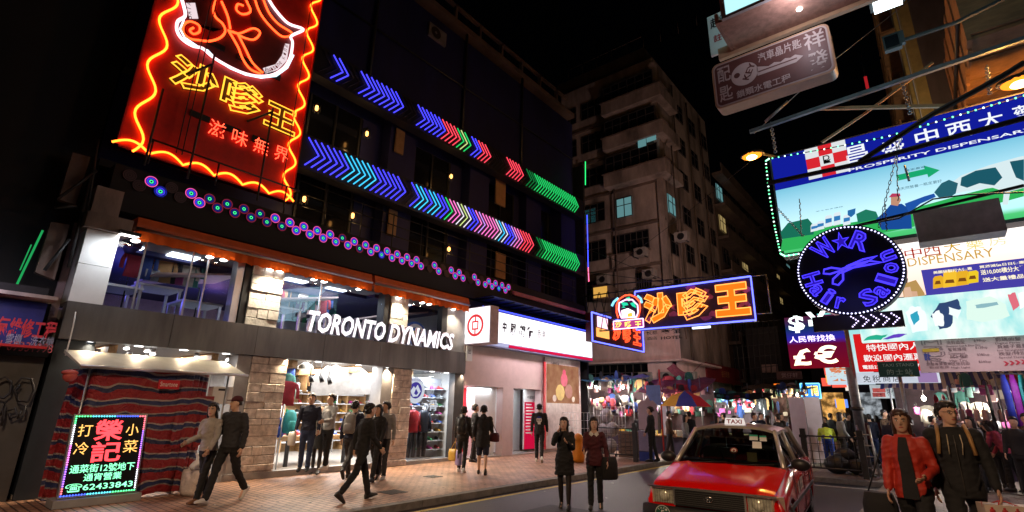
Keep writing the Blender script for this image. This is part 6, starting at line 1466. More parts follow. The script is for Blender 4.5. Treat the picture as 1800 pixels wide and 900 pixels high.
# price list board
pl = board('price_board', 'long greyish pink hairdresser price list with red arrows', 15, (1619, 655), (1868, 563), M('price_board_face', (.5, .37, .37), .6, noise=.06), thick=.12)
m_pr = M('price_print', (.14, .08, .09), .6, noise=0)
zt_, zb_ = P(1612, 588, 1, 15).z, P(1630, 653, 1, 15).z
def row(s_, px, py, w_, h=7, m=None): 
    mb.text(s_, P(px, py, 1, 14.99), P(px, py, 1, 14.99) + Vector((w_ * .0115, 0, h * .0128)), X, Z, m or m_pr)
mb = MB(); sl = lambda px: -(px - 1660) * .105
for k, (cn, en, pr) in enumerate((('洗吹造型', 'Shampoo & Blow Dry', '$68up'), ('洗剪造型', 'Shampoo Cut & Blow Dry', '$98up'), ('髮質護理', 'Treatment', '$138up'), ('染髮', 'Hair Tint', '$280up'), ('技術挑染', 'High Light', '$340up'))):
    px = 1661 + k * 3; py = 593 + k * 12.4
    row(cn, px, py, 27, 6); row(en, px, py + 6, 8 + len(en) * 1.9, 4); row(pr, px + 48, py - 3 - .5, 17, 5)
for k, (cn, en) in enumerate((('電髮', 'Perm'), ('數碼曲髮', 'Digital Perm'), ('負離子直髮', 'Ion Straightening'), ('晚髮/特別造型', 'Special Design'))):
    px = 1747 + k * 3.3; py = 588 + k * 12.4; row(cn, px, py, 8 + 6.5 * len(cn), 6); row(en, px, py + 6, 6 + len(en) * 2.2, 4)
for k in range(6): 
    c = P(1764 + k * 10, 639 - k * 1, 1, 14.99); m_ = M('price_red', (.5, .03, .06), .5); mb.poly([c + Vector((dx, 0, dz)) for dx, dz in ((0, .045), (.04, .045), (.085, 0), (.04, -.045), (0, -.045), (.04, 0))], m_)
row('創意專業髮廊', 1629, 643, 38, 5); row('歡迎查詢', 1634, 648, 30, 4)
m_or2 = M('hair_outline', (.22, .16, .17), .6)
for k, ch in enumerate('M3UR'): mb.text(ch, P(1620 + k * 3.4, 607 + k * 10.5, 1, 14.99), P(1620 + k * 3.4, 607 + k * 10.5, 1, 14.99) + Vector((.36, 0, .11)), X, Z, m_or2, outline=.02)
mb.box(P(1622, 619, 1, 14.985), P(1650, 612, 1, 14.98), M('price_yellow', (.55, .36, .02), .5)); mb.text('蘭妝', P(1626, 634, 1, 14.985), P(1635, 621, 1, 14.985), X, Z, M('price_blue', (.03, .06, .3), .5), bold=.03); mb.build('lettering', pl)
lamp('price_board_light', 'AREA', (1.0, 13.6, 4.1), 50, (1, .8, .85), 1.5, aim=(1, 15, 3.1))  # added light that brightens the price list, no lamp hangs in front
# grey box (back of a floodlight panel)
t = thing('grey_panel_box', 'blank grey metal box hanging over the cream pharmacy board', 'box', P(1690, 390, 1, 13)); mb = MB()
q = [P(1604, 374, 1, 13), P(1748, 348, 1, 13), P(1767, 398, 1, 13), P(1617, 429, 1, 13)]
mb.box((q[0].x, 13, (q[3].z + q[2].z) / 2 - .02), (q[1].x + .06, 13.5, (q[0].z + q[1].z) / 2), M('grey_box_face', (.55, .53, .55), .5, noise=.25)); mb.build('casing', t)

# key shop sign, white stack above it
K = 9.0
ks = thing('key_sign', 'brown locksmith sign with a pale key drawing and Chinese lettering', 'sign', P(1356, 120, 1, K))
a_, b_ = Vector((-2.42, K, 7.3)), Vector((-.44, K, 8.28))
m_brn = M('sign_brown', (.13, .055, .05), .5, noise=.12); m_key = M('sign_key_grey', (.52, .47, .46), .5, noise=.06)
def rrect(a, b, y, rr_=.12, n=6):
    out = []
    for (cx_, cz_, a0) in ((b.x - rr_, b.z - rr_, 0), (a.x + rr_, b.z - rr_, 90), (a.x + rr_, a.z + rr_, 180), (b.x - rr_, a.z + rr_, 270)):
        for k in range(n + 1): an = rad(a0 + 90 * k / n); out.append((cx_ + rr_ * math.cos(an), y, cz_ + rr_ * math.sin(an)))
    return out
mb = MB(); mb.prism(rrect(a_, b_, K), (0, .3, 0), M('sign_casing_tan', (.5, .33, .2), .45, noise=.15)); mb.build('casing', ks)
mb = MB(); mb.poly(rrect(a_ + Vector((.03, 0, .03)), b_ - Vector((.03, 0, .03)), K - .004, .1), m_key); mb.poly(rrect(a_ + Vector((.055, 0, .055)), b_ - Vector((.055, 0, .055)), K - .007, .09), m_brn); mb.build('face', ks)
U = lambda u, v_: Vector((a_.x + (b_.x - a_.x) * u, K - .011, a_.z + (b_.z - a_.z) * v_))
mb = MB(); c = U(.29, .56); n = 28
mb.disc(c, -Y, 0, .235, m_key, 30); mb.disc(c + Vector((-.13, -.002, .02)), -Y, 0, .055, m_brn, 16)
mb.poly([U(.4, .42), U(.72, .42), U(.78, .5), U(.72, .58), U(.68, .55), U(.64, .58), U(.6, .54), U(.55, .58), U(.5, .54), U(.4, .62)], m_key); mb.box(U(.41, .485) + Vector((0, -.003, 0)), U(.73, .51) + Vector((0, -.002, 0)), m_brn)
ang = rad(62); rt = Vector((math.cos(ang), 0, math.sin(ang))); up_ = Vector((-math.sin(ang), 0, math.cos(ang)))
p0 = c + Vector((.06, -.004, -.16)); mb.text('KEY', p0, p0 + rt * .34 + up_ * .12, rt, up_, m_brn, bold=.02); mb.build('key_drawing', ks)
mb = MB()
for ch, u, v_, w_, h in (('配', .05, .55, .12, .34), ('匙', .05, .12, .12, .34), ('祥', .8, .56, .16, .36), ('發', .8, .12, .16, .38)): mb.text(ch, U(u, v_), U(u + w_, v_ + h), X, Z, m_key, bold=.012)
mb.text('汽車晶片匙', U(.42, .68), U(.78, .88), X, Z, m_key, bold=.015); mb.text('鎖類水電工程', U(.2, .09), U(.66, .25), X, Z, m_key, bold=.015); mb.build('lettering', ks)
t = thing('top_signboard', 'big sign box with rusty underside and cyan lit face at the top edge', 'sign', (.2, 7, 8.9)); m_und = M('rusty_underside', (.3, .17, .13), .7, noise=.3, ns=9)
mb = MB(); mb.box((-2.0, 8.22, 8.545), (2.5, 9.14, 8.6), m_und); mb.build('soffit', t)
mb = MB(); mb.box((-2.3, 9.143, 8.47), (2.5, 9.23, 8.72), M('sign_casing_tan', (.5, .33, .2), .45)); mb.box((-2.06, 8.2, 8.54), (-2.003, 9.14, 8.75), m_und); mb.build('edge_trim', t)
mb = MB(); mb.box((-1.85, 8.17, 8.6), (2.5, 8.215, 10.4), E('cyan_box_face', (.45, .85, .9), 1.25)); mb.box((-1.93, 8.15, 8.54), (-1.853, 8.216, 10.4), m_grey); mb.box((-1.85, 8.15, 8.54), (2.5, 8.216, 8.598), m_grey)
mb.box((-1.1, 8.16, 8.68), (.3, 8.168, 8.86), m_black); mb.build('face', t)
mb = MB(); c = P(1405, 15, 2, 8.54); mb.ell((c.x, c.y, 8.525), (.05, .05, .03), e_white, 10, 5); mb.build('lamp', t); lamp('soffit_lamp', 'POINT', (c.x, c.y - .4, 8.25), 22, (.9, .8, .9), .05)
t = thing('vertical_plate', 'narrow white vertical plate with black and red characters left of the locksmith sign', 'sign', P(1262, 60, 1, 9.3)); mb = MB(); q0 = P(1250, 99, 1, 9.3); q1 = P(1283, 13, 1, 9.3); mb.box((q0.x, 9.3, q0.z), (q0.x + .34, 9.35, q1.z), m_white); mb.build('plate', t)
mb = MB(); a_ = Vector((q0.x + .05, 9.29, q0.z + .62)); mb.text('趙', a_, a_ + Vector((.24, 0, .25)), X, Z, m_black, bold=.01); a_ = Vector((q0.x + .09, 9.29, q0.z + .28)); mb.text('註', a_, a_ + Vector((.16, 0, .17)), X, Z, m_red, bold=.01); mb.build('lettering', t)

# steel arms and beams from the right hand building
def beam(lab, pts, r_, mat=m_steel, name='sign_beam', cat='beam', n=4):
    mb = MB(); mb.tube(pts, r_, mat, n, smooth=False); return tag(mb.build(name), lab, cat)
BY = 12.6
beam('long grey steel beam reaching over the street above the pharmacy lightbox', [P(1318, 232, 1, BY), P(1440, 190, 1, BY), P(1800, 68, 1, BY), Vector((4.4, BY, P(1800, 68, 1, BY).z + .3))], .06, M('beam_paint', (.16, .18, .2), .45, .4, noise=.3))
beam('level orange lit steel beam below the long grey one', [P(1440, 191, 1, BY + .2), P(1665, 186, 1, BY + .2)], .05, M('beam_tan', (.4, .25, .13), .5, .3, noise=.2))
beam('thin slanting orange brace behind the long grey beam', [P(1445, 250, 1, BY + .4), P(1520, 200, 1, BY + .4), P(1640, 110, 1, BY + .4)], .035, M('beam_tan', (.4, .25, .13), .5, .3))
t = MB(); t.tube([P(1325, 235, 1, BY), P(1390, 175, 1, BY), P(1467, 105, 1, BY), P(1600, 0, 1, BY)], .011, m_steel, 4); t.tube([P(1345, 214, 1, BY), P(1385, 178, 1, BY)], .035, m_steel, 6); tag(t.build('stay_wire'), 'steel stay wire with a turnbuckle above the end of the grey beam', 'wire')
t = MB()
for (pa, pb) in (((1355, 215), (1363, 268)), ((1585, 140), (1600, 200)), ((1735, 115), (1740, 165))):
    p, q = P(*pa, 1, BY + .1), P(*pb, 1, BY + .1); nn = 14
    for k in range(nn): c = p.lerp(q, (k + .5) / nn); dd = (q - p).normalized(); sd = Vector((.03, 0, 0)) if k % 2 else Vector((0, .03, 0)); L_ = (q - p).length / nn * .62; t.tube([c + dd * L_, c + dd * L_ * .5 + sd, c - dd * L_ * .5 + sd, c - dd * L_], .014, m_steel, 4); t.tube([c + dd * L_, c + dd * L_ * .5 - sd, c - dd * L_ * .5 - sd, c - dd * L_], .014, m_steel, 4)
tag(t.build('hanging_chain'), 'heavy steel chains hanging the pharmacy lightbox from the grey beam', 'chain')
CY_ = 11.0
beam('thick black cable crossing the blue header of the pharmacy lightbox', [P(1350, 322, 1, CY_), P(1500, 290, 1, CY_), P(1650, 248, 1, CY_), P(1800, 208, 1, CY_), Vector((4.3, CY_, 6.9))], .05, m_black, 'overhead_cable', 'cable', 8)
beam('black diagonal pole running up to the street lamp arm', [P(1510, 285, 1, CY_), P(1640, 200, 1, CY_), P(1760, 135, 1, CY_), P(1800, 110, 1, CY_)], .05, m_black, 'lamp_arm', 'pole', 8)
beam('perforated black steel rail below the cow picture', [P(1500, 398, 1, 12.3), P(1640, 365, 1, 12.3), P(1800, 326, 1, 12.3)], .035, m_black, 'perforated_rail', 'rail')
beam('thin black cable sagging above the grey box', [P(1480, 402, 1, 12.2), P(1580, 384, 1, 12.2), P(1640, 350, 1, 12.2), P(1700, 342, 1, 12.2), P(1800, 338, 1, 12.2)], .015, m_black, 'overhead_cable', 'cable', 6)
beam('black cable running up to the right from the floodlight', [P(1590, 70, 1, CY_ + .5), P(1680, 40, 1, CY_ + .5), P(1800, -20, 1, CY_ + .5)], .04, m_black, 'overhead_cable', 'cable', 6)
beam('long thin dark wire in front of the tower', [P(1040, 500, 1, 24), P(1200, 380, 1, 24), P(1330, 275, 1, 15.5)], .012, m_black, 'overhead_wire', 'wire', 4)
t = thing('floodlight', 'switched off black floodlight on the beam right of the locksmith sign', 'floodlight', P(1568, 75, 1, 11.3)); p = P(1568, 75, 1, 11.3); mb = MB(); mb.cbox(p, (.28, .12, .34), m_black); mb.cbox(p + Vector((.17, -.02, .02)), (.06, .1, .28), m_dkmet); mb.build('housing', t)
mb = MB(); mb.quad(p + Vector((-.11, -.064, -.13)), p + Vector((.11, -.064, -.13)), p + Vector((.11, -.064, .13)), p + Vector((-.11, -.064, .13)), m_dkglass); mb.build('lens', t)
def street_lamp(px, py, y, lab, pole, power, aim=None):
    c = P(px, py, 1, y); t = thing('street_lamp', lab, 'street lamp', (pole[0], pole[1], .12))
    mb = MB(); mb.ell(c, (.28, .21, .1), e_sod, 14, 8); mb.build('lamp_bowl', t)
    mb = MB(); mb.ell(c - Vector((0, .06, .07)), (.15, .13, .07), e_core, 12, 7); mb.build('bulb', t)
    mb = MB(); mb.loft([[c + Vector((a * .34 * math.cos(q * .5236), a * .2 * math.sin(q * .5236), z)) for q in range(12)] for a, z in ((1, .01), (.95, .08), (.6, .14), (.2, .16))], m_dkmet, cap=True); mb.build('hood', t)
    mb = MB(); P0 = Vector((pole[0], pole[1], .12)); hz = c.z + .5; mb.tube([P0, (pole[0], pole[1], hz - .3), Vector((pole[0], pole[1], hz)).lerp(c, .25) + Vector((0, 0, .1)), c + Vector((0, 0, .15))], [.1, .07, .05, .04], m_dkmet, 8); mb.build('pole', t)
    lamp('street_lamp_light', 'POINT', c - Vector((0, 0, .14)), power, SODIUM, .15)
street_lamp(1322, 274, 15.2, 'orange street lamp left of the pharmacy lightbox', (-1.95, 18.4), 700)
street_lamp(1790, 145, 13.3, 'orange street lamp at the right edge above the blue header', (3.9, 13.2), 700)
lamp('arcade_lamp_light', 'SPOT', (-.6, 22.6, 8.0), 1300, (1, .75, .45), .2, spot=110, aim=(1.7, 34, 17), blend=1)  # added upward light to brighten the tenement front, no lamp hangs here
def assumed_kerb_lamp(c, pole, lab, power, col):
    c = Vector(c); t = thing('street_lamp', lab, 'street lamp', (pole[0], pole[1], .12))  # named like the visible lamps, but this lamp and its pole are assumed
    mb = MB(); mb.ell(c, (.2, .2, .09), e_sod, 12, 7); mb.build('bulb', t)
    mb = MB(); mb.loft([[c + Vector((a * .3 * math.cos(q * .5236), a * .3 * math.sin(q * .5236), z)) for q in range(12)] for a, z in ((1, .01), (.95, .08), (.6, .14), (.2, .16))], m_dkmet); mb.build('hood', t)
    mb = MB(); mb.tube([(pole[0], pole[1], .12), (pole[0], pole[1], c.z), (c.x, c.y, c.z + .2)], [.1, .07, .05], m_dkmet, 8); mb.build('pole', t)
    lamp('street_lamp_light', 'SPOT', c - Vector((0, 0, .14)), power, col, .15, spot=158, aim=c - Vector((0, -.0001, 3)), blend=.35)
assumed_kerb_lamp((-1.6, -2.2, 7.2), (-.9, -2.4), 'assumed unseen street lamp on the right kerb behind the viewer, added for its light', 2700, (1, .66, .39))  # assumed lamp out of view, added to light the people, taxi and paving

# right hand building, seen at the top right
rb = thing('old_tenement', 'tall old tenement with yellow pilasters and pipes at the top right', 'building', (8, 30, .12))
m_yel = M('yellow_plaster', (.5, .36, .12), .7, noise=.3, ns=1); m_brnw = M('brown_boards', (.28, .15, .07), .7, noise=.4, ns=2, stretch=(1, 1, 4))
mb = MB(); mb.box((1.7, 24, 5.2), (16, 60, 40), m_concd); mb.box((6, 11, 5.2), (16, 23.99, 40), m_concd); mb.box((8, 11, .12), (16, 60, 5.199), m_concd)
for y0 in (24, 33, 42, 51): mb.box((1.75, y0, .12), (2.3, y0 + .6, 5.198), m_concd)
mb.build('wall', rb)
for y0 in (24.2, 29, 35, 43): 
    mb = MB(); mb.box((1.35, y0, 5.2), (1.69, y0 + 1.1, 38), m_yel); mb.build('pilaster', rb)
mb = MB()
for y0 in (26.0, 26.5, 27, 32, 32.6): mb.tube([(1.5, y0, 5.3), (1.5, y0, 38)], .11, m_white if y0 in (26.5, 32) else m_steel, 6)
mb.build('drainpipe', rb)
for k in range(8):
    for y0, y1 in ((30.2, 34.8), (36.2, 42.5), (44.5, 50), (51, 58)):
        z = 6 + k * 3.1; mb = MB(); mb.box((.7, y0, z), (1.69, y1, z + .15), m_brnw); mb.box((.7, y0, z + .15), (.78, y1, z + 1.0), m_brnw); mb.build('balcony', rb)
        tower_window(rb, y0 + .3, y1 - .3, z + 1.1, z + 2.5, 1.66, 4, rr.choice([None, None, None, e_litw]), 'y')
# wooden lean-to over the street lamp (underside of a sign)
t = thing('wooden_sign_box', 'weathered plank underside of a sign box lit orange by the street lamp', 'sign box', (3.2, 14.5, 9.4)); mb = MB()
for k in range(10): mb.box((1.75, 12.9 + k * .45, 9.35 + .02 * (k % 2)), (5, 13.33 + k * .45, 9.42), m_brnw)
mb.build('soffit', t); mb = MB()
for k in range(13): mb.box((1.66 + .03 * ((k * 7) % 3) / 2, 12.8 + k * .36, 9.3 - .05 * (k % 3)), (1.74, 13.13 + k * .36, 11.5), m_brnw)
mb.tube([(1.62, 12.9, 9.9), (1.62, 17.4, 9.9)], .04, m_dkmet, 5); mb.box((1.74, 12.8, 9.43), (5, 12.86, 11.5), m_brnw); mb.build('side', t)
t = MB(); p = P(1523, 145, 1, 22); t.cbox(p, (.1, .1, .5), E('dim_red_sign', (.45, .015, .02), .8)); t.tube([p, p + Vector((0, 0, 1.5))], .02, m_black, 4); tag(t.build('red_light'), 'small red glowing sign in the dark gap left of the tenement', 'sign')
t = MB(); p = P(1430, 0, 1, 9.8); t.cbox(P(1560, 5, 1, 9.6), (.4, .3, .06), E('white_strip_lamp', (.8, .95, 1), 5)); t.cbox(P(1560, 5, 1, 9.6) + Vector((0, 0, .07)), (.5, .35, .07), m_black); tag(t.build('strip_lamp'), 'short white strip lamp at the top edge of the view', 'lamp')

# right hand clothes stall
def stripe2(name, c1, c2, f_):
    m, t, N, L = _nodes(name); b = N['Principled BSDF']; b.inputs['Roughness'].default_value = .7
    tc = N.new('ShaderNodeTexCoord'); s = N.new('ShaderNodeSeparateXYZ'); L.new(tc.outputs['Object'], s.inputs[0])
    q = N.new('ShaderNodeMath'); q.operation = 'MULTIPLY'; q.inputs[1].default_value = f_; L.new(s.outputs[0], q.inputs[0]); fr = N.new('ShaderNodeMath'); fr.operation = 'FRACT'; L.new(q.outputs[0], fr.inputs[0])
    r_ = N.new('ShaderNodeValToRGB'); r_.color_ramp.interpolation = 'CONSTANT'; r_.color_ramp.elements[0].color = (*c1, 1); r_.color_ramp.elements[1].position = .5; r_.color_ramp.elements[1].color = (*c2, 1)
    L.new(fr.outputs[0], r_.inputs[0]); L.new(r_.outputs[0], b.inputs['Base Color']); return m
m_bstr = stripe2('blue_white_stripes', (.06, .08, .3), (.5, .5, .58), 5)
stall_frame('clothes_stall', 'clothes stall with a blue and white striped awning', -1.2, 3.6, 20.2, 22.4, 3.35, m_bstr, slope=.8, bulbs=3, power=140)
hang_goods(.2, 3.4, 20.0, 2.5, 18, 'bright garment hanging under the striped awning', 'garments under the striped awning', sc_=1.0); hang_goods(-1, 3.4, 20.6, 1.75, 18, 'bright garment hanging under the striped awning', 'garments under the striped awning', sc_=.9)
for k in range(8): put_box((-1 + k * .55, 20.5 + r.uniform(0, .6), .8), r.uniform(-.4, .4), 'small carton on the counter under the striped awning', 'cartons under the striped awning')
m_scf = [M(f'scarf_{k}', c, .6, noise=.5, ns=4) for k, c in enumerate(((.03, .05, .5), (.3, .02, .35), (.02, .35, .35), (.5, .04, .2), (.5, .4, .5)))]
for k in range(9):
    x_ = 1.25 + k * .16; t = MB(); y_ = 17.2 + .1 * (k % 3)
    t.loft([[(x_ + .07 * w_ * math.cos(q * .785) , y_ + .03 * math.sin(q * .785 + k), z) for q in range(8)] for z, w_ in ((1.5 - .1 * (k % 4), 1.2), (2.0, 1), (2.5, 1.1), (2.78, .6))], m_scf[k % 5])
    tag(t.build('scarf'), 'long bright scarf hanging at the right edge under the price board', 'scarf', 'scarves under the price board')
t = thing('scarf_rail', 'steel rail with the hanging scarves at the right edge', 'rail', (1.9, 17.3, .12)); mb = MB(); mb.tube([(1.1, 17.3, .12), (1.1, 17.3, 2.8), (2.9, 17.3, 2.8), (2.9, 17.3, .12)], .02, m_steel, 6); mb.build('frame', t)
lamp('scarf_stall_light', 'POINT', (2.0, 16.6, 2.6), 35, (.95, .9, 1), .08)
t = thing('clothes_rack', 'low rack packed with dark garments behind the couple', 'rack', (1.2, 18.6, .12)); mb = MB(); mb.tube([(-.2, 18.6, .12), (-.2, 18.6, 1.7), (3, 18.6, 1.7), (3, 18.6, .12)], .02, m_steel, 6); mb.build('frame', t)
for k in range(20): put_garment((-.1 + k * .155, 18.6, 1.68), r.uniform(-.2, .2), 'garment packed on the low rack behind the couple', 'garments on the low rack', 1.1, pick=r.choice([0, 1, 4, 5, 8, 4]))
board('tile_sign', 'white notice board with small red and grey squares under the white strip sign', 22.5, (1532, 700), (1600, 676), EN('notice_print', (.5, .55, .58), (.65, .75, .78), .8, 3, light=True), [('特價 優惠', (1560, 696), (1596, 682), m_black, {})])
t = MB()
for k in range(6): p = P(1538 + (k % 3) * 7, 694 - (k // 3) * 8, 1, 22.48); t.cbox(p, (.14, .01, .14), M('tile_red', (.5, .08, .08), .5)); 
tag(t.build('red_squares'), 'small red squares stuck on the white notice board', 'stickers')
for k, (x, y, s) in enumerate(((-8.9, 7.2, .45), (-10.1, 9.4, .35))):
    t = thing('drain_cover', ['square iron drain cover in the pavement near the kerb', 'small square iron cover in the pavement outside the display window'][k], 'drain cover', (x, y, .117))
    mb = MB(); mb.box((x - s / 2, y - s / 2, .1165), (x + s / 2, y + s / 2, .124), M('cast_iron', (.05, .045, .04), .5, .5, noise=.4, ns=12)); mb.build('plate', t)
    mb = MB()
    for j in range(5): mb.box((x - s * .4, y - s * .4 + j * s * .18, .1245), (x + s * .4, y - s * .4 + j * s * .18 + s * .07, .128), m_black)
    mb.build('slots', t)
rg = random.Random(3); mb = MB()
for k in range(240):
    x, y = rg.uniform(-12, -8.1), rg.uniform(3, 20); mb.disc((x, y, .1175 + .0001 * (k % 7)), Z, 0, rg.uniform(.012, .035), M('dried_gum', (.05, .042, .036), .7, noise=.2), 7)
tag(mb.build('gum_spots'), 'dark spots of trodden gum scattered over the pavement', kind='stuff')
mb = MB()
for k in range(60):
    x, y = rg.choice((rg.uniform(-12, -8.1), rg.uniform(-7.6, -1.6))), rg.uniform(4, 20); z = .122 if x < -7.95 else .008; a = rg.uniform(0, 3.14); s = rg.uniform(.02, .06)
    mb.poly([(x + s * math.cos(a + j * 1.57), y + s * .7 * math.sin(a + j * 1.57), z + .006 * (j % 2)) for j in range(4)], [M('litter_paper', (.45, .42, .38), .7), M('litter_brown', (.2, .12, .06), .7)][k % 2])
tag(mb.build('litter'), 'scraps of paper litter on the pavement and road', kind='stuff')

t = thing('manhole_cover', 'round iron manhole cover in the road in front of the taxi', 'manhole cover', (-4.6, 8.2, .004))
mb = MB(); mb.disc((-4.6, 8.2, .008), Z, 0, .33, M('cast_iron', (.05, .045, .04), .5, .5, noise=.4, ns=12), 24); mb.build('plate', t)
mb = MB()
for j in range(3): mb.disc((-4.6, 8.2, .0095), Z, .08 + j * .09, .1 + j * .09, m_black, 24)
mb.build('ribs', t)
m_pat = M('road_patch', (.012, .011, .012), .62, noise=.5, ns=3, bump=.4, bs=90)
mb = MB()
for x, y, w_, h_ in ((-6.2, 6.6, 1.1, 2.4), (-4.2, 12.5, 1.6, 1.2), (-5.6, 15.5, .8, 2.6)): mb.quad((x, y, .003), (x + w_, y + .05, .003), (x + w_ + .04, y + h_, .003), (x - .03, y + h_ - .06, .003), m_pat)
tag(mb.build('road_patches'), 'darker repaired patches in the asphalt', kind='structure')
# ================================================================ TAXI
TS = 1.03
taxi = thing('taxi', 'red taxi with a silver roof and a lit TAXI roof sign driving towards the viewer', 'taxi', (-2.53, 7.16, 0), .10)
TM = XF[taxi.as_pointer()]
def tl(x, y, z): return TM @ Vector((x * TS, y * TS, z * TS * 1.03))
m_tred = M('taxi_red_paint', (.76, .005, .004), .16, noise=.02, ns=2, coat=.2)
m_tsil = M('taxi_silver_paint', (.5, .46, .4), .3, .45, noise=.05, coat=.5)
m_rub = M('black_rubber', (.015, .015, .016), .7, noise=.2)
m_chr = M('chrome', (.75, .74, .72), .12, 1, noise=0)
m_blkp = M('black_plastic', (.018, .018, .02), .42, noise=.2)
m_wsg = glass('windscreen_glass', (.30, .34, .34), .06, .01)
def body_ring(y, w_, top, zb=.24):
    h = [(0, zb), (w_ - .06, zb), (w_ - .015, zb + .12), (w_, .52), (w_, .6), (w_ - .008, top - .17), (w_ - .04, top - .05), (w_ - .1, top - .008), (w_ * .55, top + .012), (0, top + .02)]
    ring = [(x, z) for x, z in h] + [(-x, z) for x, z in reversed(h[1:-1])]
    return [tl(x, y, z) for x, z in ring]
st = [(0.06, .785, .71), (.09, .80, .755), (.14, .815, .775), (.4, .835, .82), (.8, .843, .885), (1.25, .847, .96), (1.6, .848, .985), (2.4, .848, .975), (3.3, .848, .975), (3.95, .847, .985), (4.3, .842, .985), (4.56, .825, .965), (4.66, .79, .9), (4.69, .75, .8)]
mb = MB(); mb.loft([body_ring(*s) for s in st], m_tred)
body = mb.build('body', taxi)
# wheel arch cut-outs
for yc in (.86, 3.58):
    c = MB(); ring = lambda x_: [tl(x_, yc + .36 * math.cos(k * .2618), .31 + .36 * math.sin(k * .2618)) for k in range(24)]
    c.loft([ring(-1), ring(1)], m_blkp, smooth=False); co = c.build('cutter', taxi)
    md = body.modifiers.new('arch', 'BOOLEAN'); md.object = co; md.operation = 'DIFFERENCE'; md.solver = 'EXACT'
    dg = bpy.context.evaluated_depsgraph_get(); me = bpy.data.meshes.new_from_object(body.evaluated_get(dg)); body.modifiers.clear(); body.data = me
    bpy.data.objects.remove(co)
mb = MB(); mb.cbox(tl(0, 2.3, .28), (1.3, 3.6, .1), m_blkp, TM.to_3x3()); 
for yc in (.86, 3.58): mb.cbox(tl(0, yc, .45), (1.36, .8, .5), m_blkp, TM.to_3x3())
mb.build('underbody', taxi)
for yc in (.86, 3.58):
    for s in (-1, 1):
        mb = MB()
        def wr(x_, r_): return [tl(s * x_, yc + r_ * math.cos(k * .2618), .31 + r_ * math.sin(k * .2618)) for k in range(24)]
        mb.loft([wr(.64, .2), wr(.64, .29), wr(.66, .31), wr(.8, .31), wr(.825, .295), wr(.828, .2)], m_rub); wh = mb.build('wheel', taxi)
        mb = MB(); mb.loft([wr(.815, .205), wr(.832, .195), wr(.82, .15), wr(.835, .06), wr(.838, .01)], m_alum); mb.build('hubcap', wh)
# bonnet with a shallow raised panel
def grid(fn, nu, nv, mat, mbx):
    v = [fn(i / nu, j / nv) for i in range(nu + 1) for j in range(nv + 1)]
    f = [(i * (nv + 1) + j, (i + 1) * (nv + 1) + j, (i + 1) * (nv + 1) + j + 1, i * (nv + 1) + j + 1) for i in range(nu) for j in range(nv)]
    mbx.add(v, f, mat, True)
def top_at(y):
    for a, b in zip(st, st[1:]):
        if a[0] <= y <= b[0]: t_ = (y - a[0]) / (b[0] - a[0]); return a[2] + (b[2] - a[2]) * t_, a[1] + (b[1] - a[1]) * t_
    return st[-1][2], st[-1][1]
def bonnet(u, v_):
    y = .1 + 1.13 * v_; tp, w_ = top_at(y); x = (u * 2 - 1) * (w_ - .075)
    zc = tp + .012 + .02 * (1 - abs(u * 2 - 1)) - .012 * max(0, abs(u * 2 - 1) - .85) / .15
    ridge = .012 * math.exp(-((abs(u * 2 - 1) - .72) / .08) ** 2)
    return tl(x, y, zc + .008 + ridge - (.02 if v_ < .02 else 0))
mb = MB(); grid(bonnet, 28, 12, m_tred, mb); mb.build('bonnet', taxi)
# cabin
YF0, YF1, YR1, YR0 = 1.27, 2.0, 3.5, 4.05; ZB, ZT = .975, 1.40; WB, WT = .765, .60
def ws(u, v_):
    s = u * 2 - 1; wv = (WB - .05) + (WT - .04 - WB + .05) * v_
    return tl(s * wv, YF0 + (YF1 - YF0) * v_ - .1 * (1 - s * s) * (1 - .4 * v_), ZB + (ZT - ZB) * v_)
mb = MB(); grid(ws, 12, 6, m_wsg, mb); wsc = mb.build('windscreen', taxi)
def rw(u, v_):
    s = u * 2 - 1; wv = (WB - .05) + (WT - .04 - WB + .05) * v_
    return tl(s * wv, YR0 + (YR1 - YR0) * v_ + .08 * (1 - s * s), ZB + (ZT - ZB) * v_)
mb = MB(); grid(rw, 10, 4, m_wsg, mb); mb.build('rear_window', taxi)
def roof(u, v_):
    s = u * 2 - 1; y = YF1 - .06 + (YR1 + .12 - YF1) * v_ ; e = math.sin(math.pi * min(1, max(0, v_)))
    return tl(s * (WT + .015), y - .1 * (1 - s * s) * (1 - v_) * .6 + .06 * (1 - s * s) * v_, ZT + .015 + (.075 - .075 * abs(s) ** 3.5) + .025 * e)
mb = MB(); grid(roof, 16, 10, m_tsil, mb)
mb.loft([[roof(0, k / 10) for k in range(11)], [roof(0, k / 10) - Vector((0, 0, .05)) for k in range(11)]], m_tsil, cap=False, closed=False); mb.loft([[roof(1, k / 10) for k in range(11)], [roof(1, k / 10) - Vector((0, 0, .05)) for k in range(11)]], m_tsil, cap=False, closed=False)
mb.loft([[roof(k / 16, 0) for k in range(17)], [roof(k / 16, 0) - Vector((0, 0, .04)) for k in range(17)]], m_tsil, cap=False, closed=False)
mb.build('roof', taxi)
